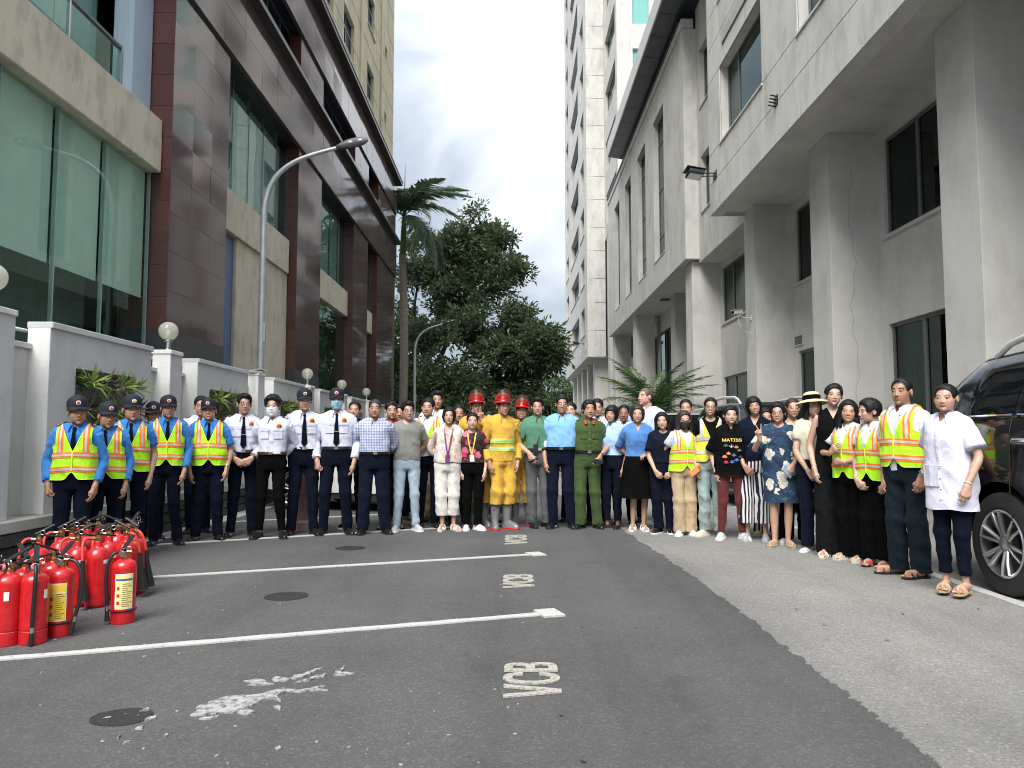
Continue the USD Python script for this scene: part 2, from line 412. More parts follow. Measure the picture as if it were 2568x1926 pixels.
def plaster(name, col, dirt, amount=0.5, streak=(1.3, 1.3, 0.18), rough=0.85, blotch=1.0):
    """Painted render with rain streaks, blotches and a fine float finish."""
    c = np.asarray(col)
    look(name, {'tc': ('texture_coordinate', {}), 'map': ('mapping', {'scale': streak}),
        's': ('noise_texture', {'scale': 2.4, 'detail': 7.0, 'roughness': 0.66, 'distortion': 0.3}),
        'sr': ('rgb_ramp', {'ramp': [(0.36, dirt), (0.50, tuple(c)), (0.68, tuple(np.minimum(c * 1.06, 1)))]}),
        'n': ('noise_texture', {'scale': 0.8 * blotch, 'detail': 5.0, 'roughness': 0.6}),
        'nr': ('rgb_ramp', {'ramp': [(0.3, (0.86, 0.86, 0.85)), (0.5, (1, 1, 1)), (0.7, (1.05, 1.05, 1.04))]}),
        'ms': ('mix', {'mix_type': 'mix', 'fac': amount, 'color1': tuple(c)}), 'm': ('mix', {'mix_type': 'multiply', 'fac': 1.0}),
        'f': ('noise_texture', {'scale': 26.0, 'detail': 4.0}), 'b': ('bump', {'strength': 0.25, 'distance': 0.012}),
        'p': ('principled_bsdf', {'roughness': rough, 'specular_ior_level': 0.3})},
        [('tc.object', 'map.vector'), ('map.vector', 's.vector'), ('s.fac', 'sr.fac'), ('sr.color', 'ms.color2'), ('tc.object', 'n.vector'), ('n.fac', 'nr.fac'),
         ('ms.color', 'm.color1'), ('nr.color', 'm.color2'), ('m.color', 'p.base_color'), ('tc.object', 'f.vector'), ('f.fac', 'b.height'), ('b.normal', 'p.normal')], 'p.BSDF')
plaster('grey_render', (0.57, 0.56, 0.53), (0.42, 0.41, 0.38), 0.6, (1.1, 1.1, 0.35))
plaster('grey_render_low', (0.60, 0.59, 0.555), (0.50, 0.49, 0.455), 0.5, (1.1, 1.1, .4))
plaster('beige_render', (0.56, 0.515, 0.41), (0.38, 0.355, 0.285), 0.65, (1.5, 1.5, 0.6))
plaster('tower_beige', (0.50, 0.445, 0.31), (0.33, 0.30, 0.22), 0.8, (1.6, 1.6, 0.12))
plaster('wall_grey', (0.53, 0.54, 0.55), (0.44, 0.45, 0.46), 0.5)
plaster('wall_white', (0.76, 0.755, 0.74), (0.44, 0.43, 0.40), 0.7)
plaster('wall_recess', (0.54, 0.53, 0.51), (0.38, 0.37, 0.34), 0.6)
plain('ledge_stone', (0.40, 0.385, 0.35), 0.85, 0.25, 2.2, 0.3, 40)
plain('slate', (0.035, 0.037, 0.038), 0.75, 0.4, 9.0, 0.8, 24, bdist=0.02, each=0.35)
plain('slate_joint', (0.09, 0.09, 0.088), 0.95, 0.3, 10)
plain('dark_granite_tile', (0.078, 0.052, 0.054), 0.085, 0.3, 40.0, spec=0.75, each=0.12)
plain('red_granite_tile', (0.092, 0.040, 0.036), 0.22, 0.3, 60.0, spec=0.5, each=0.13)
plain('black_granite', (0.05, 0.05, 0.052), 0.3, 0.6, 50.0, each=0.1)
plain('tile_joint', (0.30, 0.26, 0.24), 0.9, 0.2)
plain('dark_joint', (0.10, 0.085, 0.085), 0.8, 0.2)
plain('black_metal', (0.012, 0.012, 0.014), 0.4, 0.1)
plain('cornice_dark', (0.04, 0.036, 0.038), 0.25, 0.2)
plain('white_cap', (0.62, 0.61, 0.58), 0.7, 0.15, 2)
plain('frame_grey', (0.15, 0.155, 0.16), 0.45, 0.1, metal=0.3)
plain('frame_pale', (0.34, 0.40, 0.38), 0.3, 0.1)
plain('frame_blue', (0.04, 0.08, 0.14), 0.4, 0.1, metal=0.3)
plain('steel', (0.55, 0.55, 0.55), 0.25, 0.05, metal=1.0)
plain('galvanised', (0.40, 0.43, 0.45), 0.45, 0.14, 6.0, metal=0.55)
plain('lamp_black', (0.02, 0.022, 0.024), 0.45, 0.1)
plain('lamp_lens', (0.75, 0.74, 0.66), 0.25, 0.05)
plain('interior_dark', (0.018, 0.022, 0.022), 0.9, 0.2)
plain('interior_mid', (0.10, 0.105, 0.10), 0.9, 0.2)
plain('blind_white', (0.62, 0.66, 0.62), 0.85, 0.06, 2.0)
plain('curtain', (0.55, 0.56, 0.54), 0.9, 0.08, 3.0)
plain('blue_panel', (0.07, 0.12, 0.24), 0.35, 0.1)
plain('blue_pale', (0.36, 0.46, 0.55), 0.5, 0.1, stretch=(6, 6, 0.3))
plain('canopy_dark', (0.035, 0.042, 0.055), 0.35, 0.12, each=0.1)
plain('canopy_white', (0.60, 0.60, 0.58), 0.5, 0.06)
plain('pink_granite', (0.26, 0.155, 0.15), 0.35, 0.35, 70)
plain('camera_white', (0.60, 0.58, 0.52), 0.5, 0.1)
glass('green_glass', (0.87, 0.96, 0.925), 1.6, gloss=(0.62, 0.86, 0.78))
glass('teal_glass', (0.10, 0.20, 0.18), 1.55, gloss=(0.8, 0.95, 0.9))
glass('dark_glass', (0.05, 0.10, 0.09), 1.45, gloss=(0.8, 0.92, 0.88))
glass('blue_glass', (0.22, 0.34, 0.44), 2.0, gloss=(0.75, 0.85, 0.95))
glass('curtain_glass', (0.74, 0.86, 0.84), 1.8, gloss=(0.72, 0.9, 0.88), wob=0.06)
look('clear_globe', {'ge': ('geometry', {}), 'iv': ('math', {'math_type': 'subtract', 'value1': 1.0}), 'mu': ('math', {'math_type': 'multiply'}), 'f': ('fresnel', {'IOR': 1.45}), 't': ('transparent_bsdf', {'color': (.93, .93, .88)}), 'd': ('diffuse_bsdf', {'color': (.72, .71, .62)}), 'g': ('glossy_bsdf', {'roughness': .06}), 'm1': ('mix_closure', {'fac': .42}), 'm': ('mix_closure', {})},
     [('ge.backfacing', 'iv.value2'), ('iv.value', 'mu.value1'), ('f.fac', 'mu.value2'), ('mu.value', 'm.fac'), ('t.BSDF', 'm1.closure1'), ('d.BSDF', 'm1.closure2'), ('m1.closure', 'm.closure1'), ('g.BSDF', 'm.closure2')], 'm.closure')
plain('teal_bright', (0.16, 0.42, 0.40), 0.3, 0.05)
rng = random.Random(7)

# ---------------------------------------------------------------- ground
solo('ground', grid_mesh(np.array([[(x, y, 0.0) for y in np.linspace(-60, 340, 3)] for x in np.linspace(-200, 200, 3)])[:, ::-1]), 'dark_asphalt', 'dark grey asphalt car park and lane between the two buildings', 'ground', kind='structure')
edge = [ground(*p) for p in ((2369, 1926), (2250, 1838), (2128, 1744), (1983, 1633), (1838, 1517), (1703, 1421), (1640, 1380), (1572, 1336), (1530, 1300))]
edge = [np.array([2.02, -1.0])] + [np.asarray(e) for e in edge] + [np.array([0.9, 16.0]), np.array([0.4, 24.0]), np.array([0.2, 90.0])]
fine = []
for a, b in zip(edge[:-1], edge[1:]):
    for t in np.linspace(0, 1, 24, endpoint=False):
        p = a + (b - a) * t
        w = meshkit.fbm(np.array([[p[0] * 4, p[1] * 4, 0.3]]), 3, 5)[0] - 0.5
        fine.append((p[0] + 0.07 * w + 0.020 * rng.uniform(-1, 1), p[1]))
solo('pale_asphalt_lane', tf(extrude(Polygon(fine + [(40, 90), (40, -1.0)]), 0.004)), 'pale_asphalt', 'paler worn asphalt on the right with a ragged edge', 'asphalt', kind='structure')
solo('gutter', box(-4.25, -3.98, -6, 46, 0.0, 0.012), 'concrete', 'narrow pale concrete gutter along the foot of the left wall', 'gutter', kind='structure')

def strip(p0, p1, w, z0=0.0, h=0.008, wob=0.006):
    p0, p1 = np.asarray(p0, float), np.asarray(p1, float)
    d = (p1 - p0) / np.linalg.norm(p1 - p0); n = np.array([-d[1], d[0]])
    k = max(8, int(np.linalg.norm(p1 - p0) / 0.12))
    L, R_ = [], []
    for t in np.linspace(0, 1, k):
        p = p0 + (p1 - p0) * t
        L.append(tuple(p + n * (w / 2 + rng.uniform(-wob, wob)))); R_.append(tuple(p - n * (w / 2 + rng.uniform(-wob, wob))))
    v, f = extrude(Polygon(L + R_[::-1]).buffer(0), h)
    return v + [0, 0, z0], f
bays = [((-60, 1659), (1368, 1540), 0.07, 'white bay line nearest the camera with a square end'), ((300, 1453), (1338, 1391), 0.07, 'white bay line starting behind the fire extinguishers'),
        ((380, 1367), (1285, 1314), 0.065, 'white bay line under the feet of the front row'), ((565, 1310), (1240, 1277), 0.065, 'white bay line behind the front row, farthest from the camera')]
for k, (a, b, w, lab) in enumerate(bays):
    a, b = ground(*a), ground(*b)
    t = thing('bay_line', lab, 'road marking', group='white bay lines')
    part(t, 'line', strip(a, b, w), 'line_paint')
    if k < 2:
        d = (b - a) / np.linalg.norm(b - a)
        part(t, 'end_block', strip(b - d * 0.05, b + d * 0.10, 0.20, 0.0, 0.012), 'line_paint')
def painted(text, c, wx, wy, label):
    """Lettering that reads away from the camera, its tops to the left."""
    v, f = meshkit.text_mesh(text, 0.2, 0.008, bold=True).vertices, meshkit.text_mesh(text, 0.2, 0.008, bold=True).faces
    v = np.array(v); lo, hi = v.min(0), v.max(0)
    q = (v - (lo + hi) / 2) / (hi - lo)
    solo('painted_letters', (np.stack([c[0] - q[:, 1] * wx, c[1] + q[:, 0] * wy, 0.002 + (q[:, 2] + 0.5) * 0.008], 1), np.array(f)), 'letter_paint', label, 'road marking', 'letters painted on the asphalt')
for (px, py, dx, y0, y1, lab) in ((1333, 1708, 70, 1752, 1665, 'worn cream VCB letters nearest the camera'), (1300, 1459, 39, 1476, 1443, 'worn cream VCB letters between the two nearest bay lines'), (1294, 1354, 28, 1366, 1343, 'white squashed letters just before the feet of the firefighters')):
    g0, g1 = ground(px, y0), ground(px, y1)
    painted('VCB', np.array([(g0[0] + g1[0]) / 2, (g0[1] + g1[1]) / 2]), 2 * dx * (g0[1] + g1[1]) / 2 / FPX, g1[1] - g0[1], lab)
def blob(c, rx, ry, seed, n=48, rough=0.16):
    r = random.Random(seed)
    ph = [r.uniform(0, 6.28) for _ in range(6)]
    return Polygon([(c[0] + rx * math.cos(a) * (1 + rough * sum(math.sin((q + 2) * a + ph[q]) / (q + 2) for q in range(6))), c[1] + ry * math.sin(a) * (1 + rough * sum(math.sin((q + 2) * a + ph[q]) / (q + 2) for q in range(6)))) for a in np.linspace(0, 2 * np.pi, n, endpoint=False)]).buffer(0)
for k, (px, py, w, h, lab) in enumerate(((305, 1800, 148, 22, 'dark round asphalt patch splashed with paint, nearest the camera'), (718, 1496, 104, 11, 'dark round asphalt patch between the two nearest bay lines'), (878, 1375, 72, 5.5, 'dark round asphalt patch before the man in the checked shirt'))):
    c = ground(px, py); y0, y1 = ground(px, py + h)[1], ground(px, py - h)[1]
    solo('asphalt_patch', extrude(blob((c[0], (y0 + y1) / 2), w * .5 * c[1] / FPX, (y1 - y0) / 2, k, rough=0.035), 0.004), 'patch_asphalt', lab, 'asphalt patch', 'dark round patches in the asphalt')
def gpoly(pts):
    return Polygon([tuple(ground(200 + x / 3.16, 1620 + y / 3.16)) for x, y in pts]).buffer(0)
spl = gpoly([(870, 555), (905, 535), (925, 490), (985, 470), (1040, 440), (1150, 412), (1290, 398), (1345, 402), (1440, 390), (1505, 368), (1560, 350), (1700, 352), (1840, 342), (1960, 316), (1880, 352), (1960, 352), (1870, 366), (1700, 366), (1590, 380), (1560, 400), (1590, 445), (1545, 430), (1480, 425), (1330, 490), (1300, 500), (1395, 530), (1380, 545), (1300, 545), (1220, 530), (1100, 545), (1010, 552), (930, 556)])
for q in ([(950, 590), (1000, 570), (1120, 562), (1060, 580), (980, 592)], [(1300, 285), (1400, 272), (1470, 280), (1480, 300), (1540, 308), (1430, 318), (1340, 322), (1390, 300)], [(1520, 272), (1560, 250), (1640, 262), (1740, 235), (1940, 172), (1760, 250), (1640, 280), (1540, 284)], [(1690, 300), (1760, 280), (1945, 222), (1940, 240), (1800, 285)], [(2005, 240), (2040, 200), (2110, 160), (2060, 215), (2170, 220), (2110, 240)], [(1530, 490), (1580, 480), (1600, 500), (1585, 512)], [(515, 600), (540, 580), (610, 566), (615, 580), (560, 600)], [(470, 525), (500, 512), (560, 496), (545, 514)], [(430, 660), (460, 645), (510, 645), (490, 660)], [(335, 780), (350, 768), (405, 757), (400, 770)], [(290, 745), (310, 712), (325, 718), (300, 742)], [(175, 582), (255, 560), (240, 572)], [(660, 722), (690, 704), (700, 712), (675, 728)], [(1540, 815), (1580, 800), (1600, 822), (1560, 832)]):
    spl = spl.union(gpoly(q))
sv = []
for g in getattr(spl, 'geoms', [spl]):
    pts = np.array(g.exterior.segmentize(0.012).coords)
    w = meshkit.fbm(np.c_[pts * 30, np.zeros(len(pts))], 3, 3)[:, None] - 0.5
    g = Polygon(pts + 0.035 * np.c_[w, -w]).buffer(0)
    sv.append(extrude(g, 0.007))
for k in range(70):
    c = ground(rng.uniform(60, 1350), rng.uniform(1400, 1920))
    sv.append(extrude(blob(c, rng.uniform(0.002, 0.008), rng.uniform(0.002, 0.010), k, 7, 0.5), 0.0045))
solo('paint_spill', join(sv), 'spilt_paint', 'splashed white paint spilt on the asphalt, with drips and specks', 'paint spill', kind='stuff')
wl = [ground(2590, 1528), ground(2321, 1436), ground(2255, 1404)]
solo('parking_edge_line', join([strip(wl[0], wl[1], 0.10, 0.004), strip(wl[1], np.array([wl[1][0] + (wl[1][0] - wl[0][0]) / (wl[1][1] - wl[0][1]) * 6, wl[1][1] + 6]), 0.10, 0.004)]), 'line_paint', 'white line beside the black car wheel on the right', 'road marking')
for k in range(14):
    c = (rng.uniform(0.3, 4.0), rng.uniform(2.2, 8.0)) if k < 9 else (rng.uniform(-3, 0.5), rng.uniform(2.5, 7))
    solo('dry_leaf', tf(grid_mesh(np.array([[(-.018, 0, .004), (-.006, .011, .010), (.016, 0.002, .006)], [(-.018, 0, .004), (-.006, -.011, .012), (.016, -.002, .006)]])), rotz(rng.uniform(0, 6)), (c[0], c[1], 0.006)), 'leaf_litter' if 'leaf_litter' in LOOK else plain('leaf_litter', (0.09, 0.06, 0.035), 0.8, 0.3), 'small dry leaf or scrap lying on the open asphalt', 'leaf', 'scraps lying on the asphalt')

# ---------------------------------------------------------------- building helpers: faces towards the street
def holed(y0, y1, z0, z1, holes):
    p = Polygon([(y0, z0), (y1, z0), (y1, z1), (y0, z1)])
    for h in holes:
        p = p.difference(Polygon([(h[0], h[2]), (h[1], h[2]), (h[1], h[3]), (h[0], h[3])]))
    return p
def slab_x(poly, xa, xb):
    """A wall of the (y, z) outline between x = xa and x = xb."""
    lo, hi = min(xa, xb), max(xa, xb)
    return prism(poly, hi - lo, 'x', lo)
def tile(side, x, y0, y1, z0, z1, th, tilt):
    """One stone slab on a street face at x; side = +1 if the face looks towards +x."""
    v, f = box(0, th, y0, y1, z0, z1)
    v = v.copy()
    a, b = rng.gauss(0, tilt), rng.gauss(0, tilt)
    out = v[:, 0] > th / 2
    v[out, 0] += a * (v[out, 1] - (y0 + y1) / 2) + b * (v[out, 2] - (z0 + z1) / 2)
    if side < 0:
        v[:, 0] *= -1; f = f[:, ::-1]
    return v + [x, 0, 0], f
def frame_y(x0, x1, y0, y1, z0, z1, w, bars_y=(), bars_z=()):
    """A window frame lying in a street face: outer bars, uprights at bars_y, rails at bars_z."""
    b = [box(x0, x1, y0, y0 + w, z0, z1), box(x0, x1, y1 - w, y1, z0, z1), box(x0, x1, y0 + w, y1 - w, z0, z0 + w), box(x0, x1, y0 + w, y1 - w, z1 - w, z1)]
    for y in bars_y:
        b.append(box(x0, x1, y - w * 0.7, y + w * 0.7, z0 + w, z1 - w))
    for (z, ya, yb) in bars_z:
        b.append(box(x0 + .002, x1 - .002, ya, yb, z - w / 2, z + w / 2))
    return join(b)
def window(parent, x, y0, y1, z0, z1, side, frame, pane, bars=(), back='interior_dark', depth=0.5, rails=(), fw=0.05, label=None):
    """A street window: frame with panes, a dark room behind it; side as in tile()."""
    fr = part(parent, 'window', frame_y(x - 0.035, x + 0.035, y0, y1, z0, z1, fw, bars, rails), frame, label=label)
    ys = [y0] + list(bars) + [y1]
    for a, b in zip(ys[:-1], ys[1:]):
        part(fr, 'pane', box(x - 0.004, x + 0.004, a + fw * .7, b - fw * .7, z0 + fw, z1 - fw), pane)
    xb = x - side * depth
    part(fr, 'dark_room', join([box(xb, xb - side * 0.02, y0 - .2, y1 + .2, z0 - .2, z1 + .2)]), back)
    return fr

# ---------------------------------------------------------------- left office building
LB = thing('office_building', 'dark polished granite office block with beige spandrels on the left', 'building')
LX = -6.2
YE = 39.0
piers = [(13.25, 15.9), (21.2, 23.8), (28.8, 31.6), (33.9, YE)]
part(LB, 'core', join([box(-22, -8.2, 2, YE - .05, 0, 14.5), box(-8.2, -6.9, 2, YE - .05, 9.5, 11.3), box(-8.2, -6.9, 2, YE - .05, 13.0, 14.5), box(-8.2, -6.9, 2, YE - 0.05, 5.95, 6.05), box(-8.2, -6.3, 38.6, YE - .03, 0, 14.5)]), 'interior_mid')
for (y0, y1) in piers:
    part(LB, 'pier', join([box(LX - 0.9, LX - 0.025, y0 + 0.025, y1, 0, 9.575), box(LX - 0.9, LX - 0.025, y0 + 0.025, y1, 11.5, 12.97)]), 'dark_joint')
    part(LB, 'pier_side', join([box(LX - 0.88, LX - 0.03, y0 + 0.012, y0 + 0.025, 3.1, 9.575), box(LX - 0.88, LX - 0.03, y0 + 0.012, y0 + 0.025, 11.5, 12.97)]), 'tile_joint')
    n = max(2, round((y1 - y0) / 0.9))
    for (za, zb, rows) in ((3.1, 9.575, 9), (11.5, 12.97, 2)):
        for i in range(n):
            for j in range(rows):
                ya, yb = y0 + (y1 - y0) * i / n, y0 + (y1 - y0) * (i + 1) / n
                a, b = za + (zb - za) * j / rows, za + (zb - za) * (j + 1) / rows
                part(LB, 'granite_tile', tile(1, LX - 0.025, ya + .002, yb - .002, a + .002, b - .002, 0.025, 0.0032), 'dark_granite_tile')
        rows = round((zb - za) / 0.6)
        for j in range(rows):
            a, b = za + (zb - za) * j / rows, za + (zb - za) * (j + 1) / rows
            part(LB, 'red_tile', box(LX - 0.86, LX - 0.002, y0 - 0.006, y0 + 0.012, a + .004, b - .004), 'red_granite_tile')
    part(LB, 'plinth', box(LX - 0.9, LX + 0.02, y0 - 0.03, y1, 0, 3.098), 'black_granite')
for (za, zb) in ((9.58, 11.35), (12.975, 14.58)):
    part(LB, 'band', box(LX - 0.9, LX + 0.045, 13.0, YE, za, zb), 'dark_joint')
    n = 22
    for i in range(n):
        for j in range(2):
            ya, yb = 13.0 + (YE - 13.0) * i / n, 13.0 + (YE - 13.0) * (i + 1) / n
            a, b = za + (zb - za) * j / 2, za + (zb - za) * (j + 1) / 2
            part(LB, 'band_tile', tile(1, LX + 0.045, ya + .003, yb - .003, a + .003, b - .003, 0.025, 0.003), 'dark_granite_tile')
part(LB, 'cornice', join([box(LX - 0.9, LX + 0.30, 13.0, YE + 0.12, 11.352, 11.48)]), 'cornice_dark')
part(LB, 'roof_cornice', join([box(LX - 0.9, LX + 0.34, 13.0, YE + 0.16, 14.582, 14.74)]), 'cornice_dark')
part(LB, 'roof_cap', box(LX - 0.95, LX + 0.37, 13.0, YE + 0.19, 14.742, 14.80), 'white_cap')
# bay 1: tall green glass with roller blinds, beige balcony slab, glass above
part(LB, 'balcony_slab', cbox(LX - 0.75, LX - 0.165, 4.0, 13.22, 5.95, 6.92, 0.015), 'beige_render', label='stained beige balcony slab over the tall green glass')
ys = [4.5, 5.8, 7.1, 8.0, 9.25, 10.5, 11.75, 13.2]
for k, (a, b) in enumerate(zip(ys[:-1], ys[1:])):
    part(LB, 'glass_pane', box(LX - 0.356, LX - 0.344, a + .008, b - .008, 1.0, 5.948), 'green_glass')
    zb = (4.07 if k < 4 else 3.65)
    part(LB, 'roller_blind', box(LX - 0.44, LX - 0.43, a + .04, b - .03, zb, 5.94), 'blind_white')
    part(LB, 'mullion', box(LX - 0.40, LX - 0.338, b - .008, b + .008, 1.0, 5.946), 'frame_pale')
part(LB, 'inner_wall', join([box(LX - 1.5, LX - 1.45, 4, 13.2, 1.0, 5.9), box(LX - 1.45, LX - .6, 4, 13.2, 1.5, 1.6)]), plain('interior_pale', (0.30, 0.33, 0.31), 0.9, 0.1))
part(LB, 'shop_floor', join([box(-8.2, LX - 0.7, 4, 13.2, 2.2, 2.3), box(-8.2, -8.0, 4, 13.2, 1.0, 2.2)]), 'interior_mid')
part(LB, 'painted_band', join([box(LX - 0.34, LX - 0.33, 4.5, 8.0, 2.10, 2.28)]), plain('ochre_band', (0.42, 0.20, 0.03), 0.5), label='ochre band at the foot of the green glass')
part(LB, 'painted_band', join([box(LX - 0.34, LX - 0.33, 4.5, 8.0, 1.90, 2.098)]), plain('blue_band', (0.02, 0.16, 0.30), 0.5), label='blue band at the foot of the green glass')
for k, (a, b) in enumerate(((7.0, 9.0), (9.0, 11.0), (11.0, 12.5))):
    part(LB, 'balcony_glass', box(LX - 0.60, LX - 0.59, a + .01, b - .01, 6.93, 7.85), 'green_glass')
    part(LB, 'balcony_post', box(LX - 0.62, LX - 0.57, b - .02, b + .02, 6.922, 7.88), 'steel')
part(LB, 'handrail', box(LX - 0.64, LX - 0.56, 7.0, 12.5, 7.882, 7.93), 'frame_grey')
part(LB, 'balcony_back', box(-7.9, -7.85, 4, 13.2, 6.93, 11.3), 'curtain')
for k, (a, b) in enumerate(((7.0, 8.4), (8.4, 9.8), (9.8, 11.2), (11.2, 12.6))):
    part(LB, 'upper_pane', box(-7.16, -7.15, a + .02, b - .02, 6.93, 11.2), 'curtain_glass')
    t = np.linspace(a, b, 40)
    part(LB, 'curtain', grid_mesh(np.stack([np.stack([-7.28 + 0.04 * np.sin(t * 26 + k), t, np.full(40, z)], 1) for z in (6.93, 11.2)])), 'curtain', smooth=True)
part(LB, 'blue_panel', box(LX - 0.75, LX - 0.40, 12.55, 13.21, 6.93, 9.57), 'blue_pale', label='pale blue curtained strip beside the first red pier')
# bays 2, 3, 4
for k, (y0, y1) in enumerate(((15.9, 21.2), (23.8, 28.8), (31.6, 33.9))):
    xg = LX - 0.335
    part(LB, 'spandrel', cbox(LX - 0.8, LX - 0.20, y0 + .003, y1 - (0.06 if k else 0.10), 5.83, 6.80, 0.012), 'beige_render', label='beige spandrel slab of bay %d' % (k + 2) if False else None)
    n = (5, 4, 2)[k]
    for i in range(n):
        a, b = y0 + (y1 - y0) * i / n, y0 + (y1 - y0) * (i + 1) / n
        part(LB, 'bay_pane', box(xg - .005, xg + .005, a + .012, b - .012, 6.80, 9.57), 'curtain_glass')
        part(LB, 'bay_mullion', box(xg - .05, xg + .012, b - .012, b + .012, 6.80, 9.57), 'frame_grey')
        t = np.linspace(a, b, 36)
        part(LB, 'curtain', grid_mesh(np.stack([np.stack([xg - 0.24 + 0.035 * np.sin(t * 30 + i), t, np.full(36, z)], 1) for z in (6.80, 9.57)])), 'curtain', smooth=True)
        part(LB, 'blue_pane', box(xg - .005, xg + .005, a + .03, b - .03, 11.52, 12.95), 'blue_glass')
        part(LB, 'blue_frame', join([box(xg - .05, xg + .03, a, a + .05, 11.49, 12.97), box(xg - .05, xg + .03, a + .05, b, 12.90, 12.97)]), 'frame_blue')
    part(LB, 'soffit_strip', box(LX - 0.9, LX - .02, y0 + .01, y1 - .01, 9.571, 9.579), 'black_metal')
    part(LB, 'soffit_strip', box(LX - 0.9, LX - .02, y0 + .01, y1 - .01, 12.962, 12.972), 'black_metal')
    part(LB, 'room_back', box(xg - 0.9, xg - 0.88, y0, y1, 6.8, 12.9), 'interior_mid')
part(LB, 'lower_wall', cbox(LX - 0.8, LX - 0.26, 17.25, 21.17, 0, 5.828, 0.02), 'beige_render', label='plain beige lower wall behind the first street lamp')
part(LB, 'blue_strip', box(LX - 0.8, LX - 0.34, 15.92, 17.24, 0, 5.82), 'blue_panel', label='narrow blue strip beside the polished pier')
for (y0, y1, n) in ((23.8, 28.8, 4), (31.6, 33.9, 2)):
    for i in range(n):
        a, b = y0 + (y1 - y0) * i / n, y0 + (y1 - y0) * (i + 1) / n
        part(LB, 'green_pane', box(LX - .34, LX - .33, a + .01, b - .01, 0.8, 5.82), 'green_glass')
    part(LB, 'room_back', box(LX - 1.0, LX - .9, y0, y1, 0, 5.8), 'interior_dark')
# beige tower of the left building, set back on its roof
LT = thing('beige_tower', 'tall beige rendered tower with blue framed windows above the granite block', 'building')
TX, TY0, TY1 = -6.62, 14.0, 40.4
cols = [(17.0, 18.6), (21.0, 22.6), (25.0, 26.6), (28.3, 30.2), (33.0, 34.6)]
slits = [(37.6, 38.2)]
holes = [(a, b, z, z + 1.75) for (a, b) in cols for z in np.arange(16.6, 34, 3.55)] + [(a, b, z, z + .55) for (a, b) in slits for z in np.arange(17.5, 34, 3.55)]
part(LT, 'street_wall', slab_x(holed(TY0, TY1, 14.5, 36, holes), TX - 0.3, TX), 'tower_beige')
part(LT, 'body', box(-18, TX - 0.9, TY0 + .01, TY1 - .01, 14.4, 36), 'tower_beige')
part(LT, 'end_wall', join([box(TX - 0.9, TX - 0.3, TY1 - .2, TY1 - .003, 14.5, 36), box(TX - .9, TX - .3, TY0, TY0 + .2, 14.5, 36)]), 'tower_beige')
for z in np.arange(15.6, 36, 1.775):
    part(LT, 'string_line', box(TX - .01, TX + 0.012, TY0, TY1, z, z + .03), 'tower_beige')
for (a, b, z0, z1) in holes:
    if b - a > 1:
        window(LT, TX - 0.18, a, b, z0, z1, 1, 'frame_blue', 'blue_glass', [(a + b) / 2], depth=.6, fw=.045)
        part(LT, 'sill', box(TX - .1, TX + .07, a - .08, b + .08, z0 - .07, z0 - .002), 'tower_beige')
    else:
        part(LT, 'vent', box(TX - .25, TX - .2, a, b, z0, z1), 'black_metal')
for y in (31.4, 36.3):
    part(LT, 'rain_pipe', tube([(TX + .07, y, 14.8), (TX + .07, y, 35)], .05, n=8), 'tower_beige', smooth=True)

# ---------------------------------------------------------------- boundary wall on the left: panels, posts, recessed screens on a stone plinth
WX = -4.35
BW = thing('boundary_wall', 'grey and white panelled boundary wall on a dark stone plinth', 'wall')
part(BW, 'ledge', cbox(-5.0, -4.25, -4, 47, 0.36, 0.46, 0.008), 'ledge_stone')
part(BW, 'plinth_core', box(-4.95, -4.315, -4, 47, 0, 0.36), 'slate_joint')
nb = 0
for j, (za, zb) in enumerate(((0.0, 0.115), (0.125, 0.235), (0.245, 0.355))):
    y = 2.0 - 0.13 * j
    while y < 19:
        w = rng.uniform(0.22, 0.42)
        if 4.5 < y:
            b = box(-4.32, -4.262 + rng.uniform(-.012, .014), y + .006, y + w - .006, za + .004, zb - .003)
            bv = b[0].copy(); bv += np.random.RandomState(nb).uniform(-.006, .006, bv.shape)
            part(BW, 'stone', (bv, b[1]), 'slate'); nb += 1
        y += w
part(BW, 'far_stones', join([box(-4.32, -4.262 + rng.uniform(-.012, .012), y + .005, y + .295, za + .004, zb - .004) for (za, zb) in ((0, .12), (.12, .24), (.24, .357)) for y in np.arange(19, 46, .3)]), 'slate', kind='stuff')
P0 = 6.99 - 3.3 * 3
PLANT = []
